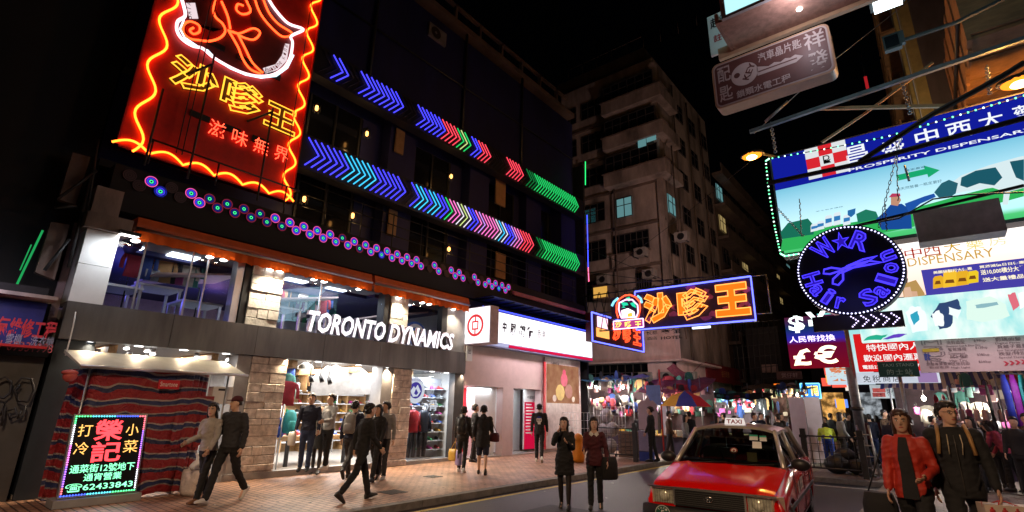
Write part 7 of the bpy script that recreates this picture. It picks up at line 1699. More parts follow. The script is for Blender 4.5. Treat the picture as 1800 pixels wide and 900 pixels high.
for s in (-1, 1):
    for (nm, p0, p1, wd) in (('front_pillar', (WB - .025, YF0 - .01, ZB - .015), (WT - .01, YF1 - .02, ZT + .03), .032), ('middle_pillar', (WB - .005, 2.55, ZB), (WT + .005, 2.62, ZT + .02), .03), ('rear_pillar', (WB - .03, YR0 - .05, ZB), (WT - .01, YR1, ZT + .03), .06)):
        mb = MB(); mb.tube([tl(s * p0[0], p0[1], p0[2]), tl(s * p1[0], p1[1], p1[2])], [wd * 1.15, wd], m_tsil, 8); mb.build(nm, taxi)
    for (a0, a1, b0, b1) in ((YF0 + .1, 2.53, YF1 + .02, 2.6), (2.6, YR0 - .1, 2.66, YR1 - .02)):
        mb = MB(); mb.quad(tl(s * (WB - .012), a0, ZB), tl(s * (WB - .012), a1, ZB), tl(s * (WT + .005), b1, ZT), tl(s * (WT + .005), b0, ZT), m_wsg); wn = mb.build('side_window', taxi)
        mb = MB(); mb.tube([tl(s * (WB + .0), a0, ZB + .005), tl(s * (WB + .0), a1, ZB + .005)], .011, m_chr, 5); mb.build('window_trim', wn)
    mb = MB(); c = tl(s * .93, 1.5, 1.02)
    mb.ell(c, (.13, .07, .085), m_blkp, 12, 8, TM.to_3x3()); mb.tube([tl(s * .78, 1.52, .97), tl(s * .9, 1.52, 1.0)], .025, m_blkp, 6); mb.build('wing_mirror', taxi)
    mb = MB()   # door outline grooves
    for yy in (1.35, 2.5, 3.45): mb.tube([tl(s * .849, yy, .94), tl(s * .852, yy + .02, .6), tl(s * .84, yy + (.02 if yy < 3 else -.05), .33)], .006, m_blkp, 4)
    mb.tube([tl(s * .84, 1.37, .32), tl(s * .84, 3.3, .32)], .006, m_blkp, 4); mb.build('door_seam', taxi)
    mb = MB(); mb.cbox(tl(s * .853, 2.3, .58), (.02, 2.2 * 1.6, .05), m_blkp, TM.to_3x3()); mb.build('side_moulding', taxi)
    for yy in (2.35, 3.3): mb = MB(); mb.cbox(tl(s * .853, yy, .82), (.025, .17, .035), m_chr, TM.to_3x3()); mb.build('door_handle', taxi)
    mb = MB(); mb.quad(tl(s * .857, 1.85, .66), tl(s * .857, 2.25, .66), tl(s * .857, 2.25, .82), tl(s * .857, 1.85, .82), M('door_plate_cream', (.6, .52, .42), .5, noise=.05)); mb.quad(tl(s * .857, 1.6, .64), tl(s * .857, 1.72, .64), tl(s * .857, 1.72, .8), tl(s * .857, 1.6, .8), M('door_plate_cream', (.6, .52, .42), .5)); dp = mb.build('door_plate', taxi)
    R_ = (tl(s * .86, 2.2, .7) - tl(s * .86, 1.9, .7)).normalized() * (1 if s > 0 else -1); a_ = tl(s * .861, 1.9 if s > 0 else 2.2, .69); b_ = a_ + R_ * .3 + Z * .12
    mb = MB()
    mb.text('市區的士', a_ + Z * .08, b_, R_, Z, m_blkp); mb.text('URBAN TAXI', a_, a_ + R_ * .3 + Z * .05, R_, Z, m_blkp); mb.build('door_lettering', dp)
    a_ = tl(s * .861, 2.75 if s > 0 else 3.15, .68); mb = MB(); mb.text('的士', a_ + Z * .09, a_ + R_ * .4 + Z * .24, R_, Z, m_white); mb.text('TAXI', a_, a_ + R_ * .4 + Z * .07, R_, Z, m_white); mb.build('side_lettering', taxi)
# nose: grille, lamps, bumper, emblem
mb = MB(); mb.cbox(tl(0, .045, .66), (.86, .06, .2), m_blkp, TM.to_3x3()); gr = mb.build('grille', taxi)
mb = MB()
for k in range(7): mb.cbox(tl(0, .012, .592 + k * .022), (.84, .012, .006), M('grille_slat', (.12, .12, .12), .3, .6, noise=0), TM.to_3x3())
mb.build('slat', gr)
mb = MB(); 
mb.cbox(tl(0, .03, .765), (.9, .06, .03), m_chr, TM.to_3x3())
for s in (-1, 1): mb.cbox(tl(s * .425, .02, .66), (.022, .05, .2), m_chr, TM.to_3x3())
mb.build('chrome_frame', gr)
mb = MB()
for (rx, rz, dz) in ((.052, .034, 0), (.018, .034, 0), (.036, .015, .012)): mb.tube([tl(rx * math.cos(k * .5236), -.002, .672 + dz + rz * math.sin(k * .5236)) for k in range(13)], .006, m_chr, 5)
mb.build('emblem', gr)
m_refl = M('lamp_reflector', (.8, .76, .7), .25, .25, noise=.35, ns=22); m_lens = glass('lamp_lens', (.95, .95, .92), .1, .05); m_amb = M('indicator_amber', (.75, .55, .42), .25, noise=.25, ns=14)
for s in (-1, 1):
    mb = MB(); mb.cbox(tl(s * .575, .075, .66), (.27, .05, .175), m_refl, TM.to_3x3()); hl = mb.build('headlight', taxi)
    mb = MB(); mb.ell(tl(s * .565, .05, .66), (.075, .03, .07), M('bulb_shield', (.85, .8, .66), .2, .2, noise=.3, ns=24), 12, 8, TM.to_3x3()); mb.build('bulb', hl)
    mb = MB(); mb.cbox(tl(s * .575, .03, .66), (.28, .012, .18), m_lens, TM.to_3x3())
    for k in range(8): mb.cbox(tl(s * (.46 + k * .032), .022, .66), (.004, .008, .17), m_chr, TM.to_3x3())
    mb.build('lens', hl)
    mb = MB(); mb.prism([tl(s * .722, .045, .57), tl(s * .722, .045, .75), tl(s * .825, .24, .75), tl(s * .825, .24, .57)] if s > 0 else [tl(s * .825, .24, .57), tl(s * .825, .24, .75), tl(s * .722, .045, .75), tl(s * .722, .045, .57)], TM.to_3x3() @ Vector((-s * .03, .03, 0)), m_amb); mb.build('indicator', taxi)
    mb = MB(); mb.cbox(tl(s * .6, .03, .765), (.36, .05, .022), m_chr, TM.to_3x3()); mb.build('lamp_trim', taxi)
mb = MB(); mb.loft([[tl(x_ * sc_, y_ + .09 * (abs(x_) / .84) ** 4, z_) for x_ in [-.86 + .086 * k for k in range(21)]] for (y_, z_, sc_) in ((-.02, .555, .97), (-.06, .54, 1), (-.08, .48, 1), (-.075, .4, 1), (-.04, .3, .98), (.05, .25, .95))], m_blkp, cap=False, closed=False); mb.build('bumper', taxi)
mb = MB(); bc = tl(-.56, -.083, .47); nf = TM.to_3x3() @ Vector((0, -1, 0)); rx_ = TM.to_3x3() @ X
mb.disc(bc, nf, 0, .105, M('badge_green', (.01, .09, .06), .4, noise=0), 28); mb.disc(bc + nf * .003, nf, .092, .099, m_white, 28)
mb.text('5', bc + nf * .004 - rx_ * .025 - Z * .035, bc + nf * .004 + rx_ * .025 + Z * .04, rx_, Z, m_white, bold=.02)
for k, ch in enumerate('TAXI'): a = rad(135 - k * 30); c = bc + nf * .004 + (rx_ * math.cos(a) + Z * math.sin(a)) * .068; u = rx_ * math.cos(a) + Z * math.sin(a); q = rx_ * math.sin(a) - Z * math.cos(a); mb.text(ch, c - q * .012 - u * .012, c + q * .012 + u * .012, q, u, m_white, bold=.01)
for k, ch in enumerate('SEATS'): a = rad(215 + k * 27); u = -(rx_ * math.cos(a) + Z * math.sin(a)); c = bc + nf * .004 - u * .068; q = -(rx_ * math.sin(a) - Z * math.cos(a)); mb.text(ch, c - q * .01 - u * .011, c + q * .01 + u * .011, q, u, m_white, bold=.01)
mb.build('seat_badge', taxi)
# roof sign
mb = MB(); zr = 1.5; c0 = lambda x, y, z: tl(x, 2.12 + y, zr + z)
mb.loft([[c0(-.15, -.06, 0), c0(.15, -.06, 0), c0(.15, .06, 0), c0(-.15, .06, 0)], [c0(-.135, -.04, .1), c0(.135, -.04, .1), c0(.135, .04, .1), c0(-.135, .04, .1)]], E('roof_sign_glow', (.95, .82, .76), .85), smooth=False); rs = mb.build('roof_sign', taxi)
mb = MB(); up_ = (c0(0, -.04, .1) - c0(0, -.06, 0)).normalized(); o_ = nf * .006
mb.text('TAXI', c0(-.115, -.058, .018) + o_, c0(-.115, -.058, .018) + o_ + rx_ * .24 + up_ * .068, rx_, up_, M('taxi_sign_red', (.4, .005, .01), .5, noise=0), bold=.03); mb.build('sign_lettering', rs)
mb = MB(); mb.cbox(c0(0, 0, -.012), (.33, .14, .025), m_blkp, TM.to_3x3()); mb.build('sign_base', rs)
# inside the cabin
mb = MB(); mb.cbox(tl(0, 1.62, .95), (1.35, .4, .12), m_blkp, TM.to_3x3()); mb.build('dashboard', taxi)
for x_ in (-.36, .36):
    mb = MB(); mb.cbox(tl(x_, 2.45, .85), (.5, .14, .6), m_blkp, TM.to_3x3()); mb.cbox(tl(x_, 2.47, 1.22), (.26, .09, .16), m_dgrey, TM.to_3x3()); mb.build('front_seat', taxi)
mb = MB(); mb.cbox(tl(0, 3.5, .85), (1.25, .15, .6), m_blkp, TM.to_3x3()); mb.build('rear_seat', taxi)
mb = MB(); mb.tube([tl(-.36 + .17 * math.cos(k * .4488), 1.9 - .05 * math.sin(k * .4488), 1.02 + .16 * math.sin(k * .4488)) for k in range(15)], .014, m_blkp, 6); mb.build('steering_wheel', taxi)
m_paper = M('sticker_paper_white', (.8, .84, .78), .6, noise=.03); m_pgr = M('sticker_green', (.05, .5, .3), .6, noise=0)
def sticker(u, v_, du, dv, mat, top=None):
    o = nf * .006; mb = MB(); mb.poly([ws(u, v_) + o, ws(u + du, v_) + o, ws(u + du, v_ + dv) + o, ws(u, v_ + dv) + o], mat)
    if top: mb.poly([ws(u, v_ + dv * .7) + o * 1.5, ws(u + du, v_ + dv * .7) + o * 1.5, ws(u + du, v_ + dv) + o * 1.5, ws(u, v_ + dv) + o * 1.5], top)
    mb.build('sticker', wsc)
sticker(.71, .76, .1, .17, m_paper, m_pgr); sticker(.83, .74, .08, .17, m_paper, m_pgr); sticker(.745, .52, .1, .2, m_paper)
mb = MB(); c = ws(.55, .42) + nf * .006; mb.disc(c, nf + Z * .8, 0, .055, M('for_hire_red', (.35, .06, .04), .5), 16); mb.disc(c + (nf + Z * .8) * .003, nf + Z * .8, .02, .035, m_paper, 14); mb.build('hire_disc', wsc)
mb = MB(); a_ = tl(.22, 1.62, 1.01); mb.box(a_, a_ + Vector((.14, .01, .13)), M('card_yellow', (.5, .4, .18), .6)); mb.build('dashboard_card', taxi)
mb = MB()
for x0, x1 in ((-.5, .0), (.1, .62)): mb.tube([tl(x0, YF0 - .07, ZB + .012), tl(x1, YF0 + .02 - .05, ZB + .04)], .009, m_blkp, 4)
mb.build('wiper', taxi)
# ================================================================ PEOPLE
SK = [M(f'skin_{k}', c, .5, noise=.08, ns=12, spec=.35) for k, c in enumerate(((.62, .38, .27), (.54, .33, .23), (.66, .43, .32)))]
m_hair = M('black_hair', (.012, .009, .008), .42, noise=.3, ns=30, stretch=(1, 1, .2)); m_hairb = M('brown_hair', (.045, .018, .01), .42, noise=.3, ns=30)
def cm(name, c, rough=.85): return M('cloth_' + name, c, rough, noise=.22, ns=7, bump=.35, bs=14)
C_ = {'black': cm('black', (.011, .011, .013)), 'charcoal': cm('charcoal', (.028, .028, .033)), 'navy': cm('navy', (.012, .016, .04)), 'grey': cm('grey', (.24, .24, .25)), 'maroon': cm('maroon', (.075, .012, .02)), 'red': cm('red', (.45, .03, .015), .6), 'white': cm('white', (.6, .6, .58)), 'denim': cm('denim', (.03, .05, .12)), 'blue': cm('blue', (.015, .05, .32)), 'lime': cm('lime', (.45, .62, .06)), 'leather': M('cloth_leather', (.014, .013, .013), .38, noise=.3, bump=.3), 'brown': cm('brown', (.08, .045, .025)), 'pale': cm('pale', (.36, .33, .3)), 'tights': cm('tights', (.02, .014, .013), .6), 'pink': cm('pink', (.3, .04, .08))}
m_shoe = M('shoe_dark', (.02, .02, .022), .5, noise=.2); m_shoew = M('shoe_white', (.6, .6, .6), .55, noise=.1); m_shoeb = M('shoe_brown', (.16, .07, .03), .5, noise=.2); m_eye = M('eye_dark', (.01, .008, .008), .3, noise=0); m_lip = M('lip_red', (.38, .08, .07), .5, noise=0); m_eyew = M('eye_white', (.6, .58, .55), .4, noise=0)
def ringz(c, rx, ry, n=14, rot=None, pw=1.0):
    out = []
    for k in range(n):
        a = 6.28318 * k / n; q = Vector((rx * math.cos(a), ry * math.sin(a), 0)); out.append(Vector(c) + (rot @ q if rot is not None else q))
    return out
def limb(mb, pts, rs, mat, n=10):
    mb.tube(pts, rs, mat, n)
    for p, r_ in zip(pts, rs): mb.ell(p, (r_, r_, r_), mat, n, 6)
from mathutils import noise as mnoise
def fuse(name, mb, parent, vox, smooth=3, extra=None, fold=0):
    """join the pieces of a body or garment into one continuous skin"""
    o = mb.build(name, parent)
    md = o.modifiers.new('r', 'REMESH'); md.mode = 'VOXEL'; md.voxel_size = vox; md.use_smooth_shade = True
    s = o.modifiers.new('s', 'SMOOTH'); s.factor = .5; s.iterations = smooth
    dg = bpy.context.evaluated_depsgraph_get(); me = bpy.data.meshes.new_from_object(o.evaluated_get(dg)); o.modifiers.clear()
    old = o.data; mats = list(old.materials); o.data = me
    me.materials.clear()
    for m in mats: me.materials.append(m)
    me.polygons.foreach_set('material_index', [0] * len(me.polygons)); me.polygons.foreach_set('use_smooth', [True] * len(me.polygons))
    bpy.data.meshes.remove(old)
    if fold:   # cloth folds: sharper creases running across the limbs
        sd = Vector((sum(map(ord, parent.name)) % 97, 3.1, 0))
        nr = [v.normal.copy() for v in me.vertices]
        for v, n_ in zip(me.vertices, nr):
            q = Vector((v.co.x * 7, v.co.y * 7, v.co.z * 13 + v.co.x * 4)) + sd
            a = 1 - abs(mnoise.noise(q)) * 2.2; b_ = mnoise.noise(q * 2.3)
            v.co += n_ * fold * (a * .75 + b_ * .5 - .35)
        me.update()
    if extra is not None:   # finger-thin pieces joined on without remeshing
        bm = bmesh.new(); bm.from_mesh(me); vs_ = [bm.verts.new(XF[o.as_pointer()].inverted() @ p) for p in extra.v]
        for f in extra.f:
            try: bm.faces.new([vs_[i] for i in f]).smooth = True
            except ValueError: pass
        bm.to_mesh(me); bm.free()
    return o
def person(label, pos, face, h=1.7, sex='m', legL=(0, 0), legR=(0, 0), armL=(5, 8, 15), armR=(5, 8, 15), lean=0, top='black', bottom='black', shoes=None, hair='short', hairmat=None, skin=0, topz=.83, sleeves=1, vox=.014, head=(0, 0), skirt=None, shorts=False, open_jacket=None, hood=False, detail=True, group=None, build=1.0, collar=None, fat=1.0, crease=.012):
    """face: heading in degrees, 0 = looking along +Y, counter-clockwise; leg = (swing, knee), arm = (swing, outward, elbow) in degrees"""
    T = thing('person', label, 'person', pos, rad(face), group); W_ = XF[T.as_pointer()]; s = h / 1.72
    ca, sa = math.cos(rad(lean)), math.sin(rad(lean))
    hipz = .90
    def up(v):   # lean the upper body forward about the hips
        v = Vector(v); d = v.z - hipz
        if d <= 0: return v
        return Vector((v.x, v.y * ca + d * sa, hipz + d * ca - v.y * sa))
    fem = sex == 'f'; sw = (.165 if fem else .185) * build; hw = .15 if fem else .145
    legs = {}
    for sd, (sw_, kn) in ((-1, legL), (1, legR)):
        hp = Vector((sd * .085, 0, hipz)); a = rad(sw_); b = rad(sw_ - kn)
        k_ = hp + Vector((sd * .005, math.sin(a), -math.cos(a))) * .42; an = k_ + Vector((0, math.sin(b), -math.cos(b))) * .41
        legs[sd] = (hp, k_, an, b)
    dz = .085 - min(legs[-1][2].z, legs[1][2].z)
    L_ = lambda v: W_ @ ((Vector(v) + Vector((0, 0, dz))) * s)
    A = {}
    for sd, (sw_, out, el) in ((-1, armL), (1, armR)):
        sh = Vector((sd * sw, 0, 1.385)); a, o_ = rad(sw_), rad(out)
        d1 = Vector((sd * math.sin(o_), math.sin(a) * math.cos(o_), -math.cos(a) * math.cos(o_)))
        e_ = sh + d1 * .275; b = rad(sw_ + el); o2 = rad(out * .35 - (el * .25 if el > 60 else 0))
        d2 = Vector((sd * math.sin(o2), math.sin(b) * math.cos(o2), -math.cos(b) * math.cos(o2)))
        w_ = e_ + d2 * .24; A[sd] = (up(sh), up(e_), up(w_), (up(w_) - up(e_)).normalized())
    S = s
    # ---- body
    mb = MB(); sk = SK[skin]
    hs = (1.72 / h) ** .8 if h > 1.72 else 1.0
    def torso(mbx, mat, gr, z0, z1, flare=0):
        rows = [(.80, hw + .005, .105), (.88, hw + .012, .115), (.98, hw - .002, .105), (1.08, (.122 if fem else .138) * fat, .09 * fat), (1.20, (.135 if fem else .155) * fat, .1 * fat + (.012 if fem else 0)), (1.30, .158 if fem else .175, .105), (1.385, sw - .015, .082), (1.43, .105, .065), (1.47, .06, .06)]
        rr_ = []
        for z, rx, ry in rows:
            if z < z0 - .001 or z > z1: continue
            fl = flare * max(0, (1.1 - z) / .3)
            rr_.append([L_(up(Vector((0, 0, z)) + q)) for q in ringz((0, .0, 0), (rx + gr) * build + fl, (ry + gr) * build + fl)])
        if z0 < .8:
            for z in (z0 + .0,) if z0 > .7 else (.66, z0): rr_.insert(0, [L_(Vector((0, 0, z)) + q) for q in ringz((0, 0, 0), hw + gr + .01 + flare * 1.2 * (1 + (.8 - z)), .105 + gr + flare * 1.2 * (1 + (.8 - z)))])
        rr_.sort(key=lambda R: sum((W_.inverted() @ p).z for p in R))
        mbx.loft(rr_, mat)
    torso(mb, sk, -.012, .8, 1.48)
    hd = Matrix.Rotation(rad(head[0]), 3, 'Z') @ Matrix.Rotation(rad(-head[1]), 3, 'X')
    hc = Vector((0, .02, 1.6))
    H_ = lambda v: L_(up(hc - Vector((0, 0, .11 * (1 - hs))) + hd @ (Vector(v) * hs)))
    limb(mb, [L_(up((0, .0, 1.40))), L_(up((0, .012, 1.52)))], [.06 * S, .052 * S], sk)
    hr_ = [(-.115, .028, .030, .045), (-.10, .046, .05, .034), (-.07, .059, .068, .02), (-.035, .066, .081, .010), (0, .071, .09, .002), (.04, .073, .094, -.004), (.075, .066, .086, -.008), (.102, .048, .06, -.01), (.116, .02, .026, -.01)]
    mb.loft([[H_((rx * math.cos(a * .4488), cy + ry * math.sin(a * .4488) , z)) for a in range(14)] for z, rx, ry, cy in hr_], sk)
    mb.ell(H_((0, .098, -.022)), (.014 * S, .02 * S, .018 * S), sk, 8, 6, W_.to_3x3() @ hd); mb.tube([H_((0, .09, .018)), H_((0, .104, -.022))], [.008 * S, .013 * S], sk, 6)
    for e in (-1, 1): mb.ell(H_((e * .073, -.002, -.01)), (.012 * S, .02 * S, .03 * S), sk, 6, 6, W_.to_3x3() @ hd)
    for sd in (-1, 1):
        hp, k_, an, b = legs[sd]; limb(mb, [L_(hp), L_(hp.lerp(k_, .5)), L_(k_), L_(k_.lerp(an, .35)), L_(an)], [.078 * S, .066 * S, .05 * S, .05 * S, .034 * S], sk)
        limb(mb, [L_(an), L_(an + Vector((0, math.cos(b) * .13, -.06 + math.sin(b) * .1)))], [.03 * S, .02 * S], sk)
        sh, e_, w_, d = A[sd]; limb(mb, [L_(sh), L_(sh.lerp(e_, .5)), L_(e_), L_(e_.lerp(w_, .3)), L_(w_)], [.042 * S, .038 * S, .034 * S, .034 * S, .025 * S], sk)
    # ---- hands: palm, four fingers, thumb
    ex = MB()
    for sd in (-1, 1):
        sh, e_, w_, d = A[sd]; fwd = d; side = Vector((0, 1, 0)); side = (side - fwd * side.dot(fwd)).normalized() if abs(fwd.y) < .95 else Vector((0, 0, 1)); nrm = fwd.cross(side) * sd
        ex.loft([[L_(w_ + fwd * t_ + side * (wd * math.cos(q * .785)) + nrm * (.014 * math.sin(q * .785))) for q in range(8)] for t_, wd in ((-.01, .024), (.03, .036), (.075, .04), (.09, .036))], sk)
        for j, (off, ln) in enumerate(((.03, .066), (.01, .075), (-.01, .07), (-.028, .054))):
            b0 = w_ + fwd * .085 + side * off; b1 = b0 + fwd * ln * .5 - nrm * .008; b2 = b1 + (fwd * .7 - nrm * .6) * ln * .5
            ex.tube([L_(b0), L_(b1), L_(b2)], [.009 * S, .0085 * S, .007 * S], sk, 6)
        t0 = w_ + fwd * .025 + side * .03; t1 = t0 + (side * .6 + fwd * .7) * .035 - nrm * .006; t2 = t1 + (fwd * .9 + side * .1 - nrm * .3) * .03
        ex.tube([L_(t0), L_(t1), L_(t2)], [.012 * S, .0105 * S, .008 * S], sk, 6)
    fuse('body', mb, T, vox * .8 if detail else vox, 2, ex)
    # ---- face
    mb = MB()
    if detail:
        R3 = W_.to_3x3() @ hd
        for e in (-1, 1):
            mb.ell(H_((e * .031, .083, .008)), (.013 * S, .006 * S, .006 * S), m_eyew, 8, 5, R3); mb.ell(H_((e * .031, .087, .008)), (.006 * S, .004 * S, .006 * S), m_eye, 8, 5, R3)
            mb.tube([H_((e * .016, .089, .026)), H_((e * .034, .087, .031)), H_((e * .05, .075, .027))], [.004 * S, .005 * S, .003 * S], m_hair, 5)
        mb.build('eyes', T)
        mb = MB(); mb.ell(H_((0, .088, -.062)), (.023 * S, .008 * S, .007 * S), m_lip, 10, 5, R3); mb.build('mouth', T)
    # ---- hair
    hm = hairmat or m_hair; mb = MB()
    if hair != 'cap':
        rows = [(-.065, .05, .045, -.052), (-.03, .077, .06, -.042), (.02, .083, .072, -.034), (.05, .085, .084, -.024), (.075, .083, .096, -.01), (.1, .073, .09, -.006), (.126, .05, .066, -.01), (.142, .02, .03, -.014)]
        mb.loft([[H_((rx * math.cos(a * .4488) * (1 + .02 * math.sin(a * 3 + z * 50)), cy + ry * math.sin(a * .4488), z)) for a in range(14)] for z, rx, ry, cy in rows], hm)
        if hair in ('long', 'bob'):
            zb = -.33 if hair == 'long' else -.17
            mb.loft([[H_((rx * math.cos(a * .4488), cy + ry * math.sin(a * .4488), z)) for a in range(14)] for z, rx, ry, cy in ((.07, .078, .08, -.02), (0, .088, .075, -.035), (-.08, .095, .06, -.045), (-.16, .1, .05, -.055), (zb, .085, .035, -.06))], hm)
            for e in (-1, 1): mb.loft([[H_((e * .079 + rx * math.cos(a * .785), cy + ry * math.sin(a * .785), z)) for a in range(8)] for z, rx, ry, cy in ((.08, .01, .05, -.015), (.0, .012, .05, -.018), (-.08, .014, .045, -.012), (zb * .85, .012, .03, .0))], hm)
            mb.loft([[H_((.066 * math.cos(a * .524), .055 + .026 * math.sin(a * .524), z)) for a in range(12)] for z in (.082, .1)], hm)
        elif hair == 'bun': mb.ell(H_((0, -.1, .03)), (.05 * S, .05 * S, .05 * S), hm, 8, 6)
        hx = None
        if detail:   # loose strands that break the hairline
            hx = MB(); q_ = random.Random(len(label))
            for k in range(110):
                a = q_.uniform(0, 6.283); z = q_.uniform(-.02, .12) if math.sin(a) < .2 else q_.uniform(.085, .125)
                rr1 = .088 * math.sqrt(max(.05, 1 - (max(z, 0) / .15) ** 2)); c0 = -.03 if math.sin(a) < .2 else -.01
                p0 = Vector((rr1 * .95 * math.cos(a), c0 + rr1 * 1.08 * math.sin(a), z)); ln = q_.uniform(.02, .045)
                p1 = p0 + Vector((math.cos(a) * .012 + q_.uniform(-.012, .012), math.sin(a) * .014, -ln))
                hx.tube([H_(p0), H_(p0.lerp(p1, .5) + Vector((math.cos(a), math.sin(a), 0)) * .008), H_(p1)], [.012 * S, .01 * S, .003 * S], hm, 5)
        fuse('hair', mb, T, .012, 1, hx)
    else:
        mb.loft([[H_((rx * math.cos(a * .4488), cy + ry * math.sin(a * .4488), z)) for a in range(14)] for z, rx, ry, cy in ((-.04, .07, .06, -.045), (.0, .078, .075, -.03), (.04, .08, .085, -.015))], hm); mb.build('hair', T)
        mb = MB(); mb.loft([[H_((rx * math.cos(a * .4488), cy + ry * math.sin(a * .4488), z)) for a in range(14)] for z, rx, ry, cy in ((.035, .083, .1, -.008), (.08, .08, .095, -.01), (.118, .05, .06, -.01), (.13, .015, .02, -.01))], C_['maroon']); mb.prism([H_((-.06, .07, .045)), H_((-.045, .15, .04)), H_((0, .17, .04)), H_((.045, .15, .04)), H_((.06, .07, .045))], W_.to_3x3() @ hd @ Vector((0, 0, .012)), C_['maroon']); mb.build('cap', T)
    # ---- clothes
    mt = C_[top]; mb = MB(); torso(mb, mt, .022, topz, 1.44, .015 if topz < .8 else 0)
    for sd in (-1, 1):
        sh, e_, w_, d = A[sd]; end = e_.lerp(w_, .93) if sleeves == 1 else e_.lerp(w_, .25)
        limb(mb, [L_(sh - Vector((sd * .012, 0, .008))), L_(sh.lerp(e_, .5)), L_(e_), L_(end)], [.072 * S, .06 * S, .053 * S, .043 * S], mt)
    if hood: mb.ell(L_(up((0, -.1, 1.43))), (.1 * S, .06 * S, .08 * S), mt, 10, 6)
    if collar is None: mb.tube([L_(up((.07 * math.cos(a * .5236), .006 + .066 * math.sin(a * .5236), 1.445))) for a in range(13)], .018 * S, mt, 6)
    fuse('jacket', mb, T, vox, 3, None, crease if detail else 0)
    if collar:
        mb = MB()
        for e in (-1, 1): mb.prism([L_(up((e * .0, .09, 1.40))), L_(up((e * .05, .102, 1.355))), L_(up((e * .1, .09, 1.395))), L_(up((e * .075, .045, 1.46)))], W_.to_3x3() @ Vector((0, .012, 0)), C_[collar])
        mb.build('collar', T)
    if open_jacket:
        mb = MB(); mb.loft([[L_(up((x_ * f_, (.158 if z < .9 else .148 if z < 1.05 else .142 if z < 1.1 else .168 if z < 1.25 else .15 if z < 1.35 else .122 if z < 1.4 else .098) - abs(x_) * .1, z))) for x_ in (-.07, -.035, 0, .035, .07)] for z, f_ in ((topz + .01, 1.0), (.88, 1.0), (1.0, .9), (1.08, .85), (1.2, .85), (1.3, .75), (1.385, .6), (1.43, .5))], C_[open_jacket], cap=False, closed=False); mb.build('inner_top', T)
    mbt = C_[bottom]; mb = MB()
    torso(mb, mbt, .008, .8, 1.0)
    for sd in (-1, 1):
        hp, k_, an, b = legs[sd]
        if shorts: limb(mb, [L_(hp), L_(hp.lerp(k_, .5)), L_(hp.lerp(k_, .92))], [.092 * S, .088 * S, .085 * S], mbt)
        elif bottom in ('tights',): limb(mb, [L_(hp), L_(hp.lerp(k_, .5)), L_(k_), L_(k_.lerp(an, .35)), L_(an)], [.086 * S, .073 * S, .055 * S, .056 * S, .038 * S], mbt)
        else: limb(mb, [L_(hp), L_(hp.lerp(k_, .5)), L_(k_), L_(k_.lerp(an, .4)), L_(k_.lerp(an, .95))], [.094 * S, .08 * S, .066 * S, .062 * S, .056 * S], mbt)
    fuse('trousers' if not shorts else 'shorts', mb, T, vox, 2, None, (.002 if bottom == 'tights' else .011) if detail else 0)
    if skirt:
        mb = MB(); mb.loft([[L_(q) for q in ringz((0, 0, z), rx, ry, 16)] for z, rx, ry in ((.98, .16, .125), (.85, .19, .155), (.62, .205, .175))], C_[skirt], cap=False); mb.build('skirt', T)
    ms = shoes or m_shoe
    for sd in (-1, 1):
        hp, k_, an, b = legs[sd]; fw = Vector((0, math.cos(b), math.sin(b))); dn = Vector((0, math.sin(b), -math.cos(b)))
        mb = MB(); rr_ = []
        for t_, wd, hh in ((-.075, .024, .08), (-.05, .038, .125), (0, .042, .12), (.06, .045, .095), (.12, .048, .066), (.165, .041, .048), (.187, .02, .028)):
            rr_.append([L_(an + dn * .085 + fw * t_ + Vector((sd * .008, 0, 0)) + X * (wd * math.cos(q * .785)) - dn * (hh * .5 + hh * .5 * math.sin(q * .785))) for q in range(8)])
        mb.loft(rr_, ms); sh_ = mb.build('shoe', T)
    return T, L_, A, up
def handbag(lab, c, size, mat, cat='bag', rz=0, strap=None, name='bag'):
    t = thing(name, lab, cat, c, rz); M_ = XF[t.as_pointer()]; a, b, h = size; mb = MB()
    mb.loft([[M_ @ Vector((a / 2 * k_ * math.copysign(abs(math.cos(q * .5236)) ** .6, math.cos(q * .5236)), b / 2 * k_ * math.copysign(abs(math.sin(q * .5236)) ** .6, math.sin(q * .5236)), z)) for q in range(12)] for z, k_ in ((0, .85), (h * .1, 1), (h * .7, 1), (h, .8))], mat); mb.build('bag_body', t)
    mb = MB(); tp = strap or M_ @ Vector((0, 0, h + .25))
    for e in (-1, 1): mb.tube([M_ @ Vector((e * a * .3, 0, h * .95)), (M_ @ Vector((e * a * .2, 0, h + .05))).lerp(Vector(tp), .5), Vector(tp)], .009, mat, 5)
    mb.build('handle', t); return t
def rucksack_on(L_, up, lab, col):
    o = L_(up((0, -.2, 1.12))); t = thing('rucksack', lab, 'rucksack', o); m = C_.get(col) or col; mb = MB()
    mb.loft([[L_(up((.145 * k_ * math.cos(q * .5236), -.19 + .085 * k_ * math.sin(q * .5236), z))) for q in range(12)] for z, k_ in ((.98, .7), (1.02, 1), (1.25, 1), (1.38, .85), (1.42, .5))], m); mb.build('bag_body', t)
    mb = MB()
    for e in (-1, 1): mb.tube([L_(up((e * .09, -.13, 1.36))), L_(up((e * .1, -.02, 1.475))), L_(up((e * .1, .11, 1.38))), L_(up((e * .12, .13, 1.2))), L_(up((e * .15, .02, 1.08)))], .018, m, 6)
    mb.build('strap', t)
    mb = MB(); mb.loft([[L_(up((.1 * k_ * math.cos(q * .5236), -.275 + .03 * k_ * math.sin(q * .5236), z))) for q in range(12)] for z, k_ in ((1.02, .8), (1.06, 1), (1.16, 1), (1.2, .7))], m); mb.build('pocket', t); return t
D = lambda px, py, z=.12: G(px, py, z)
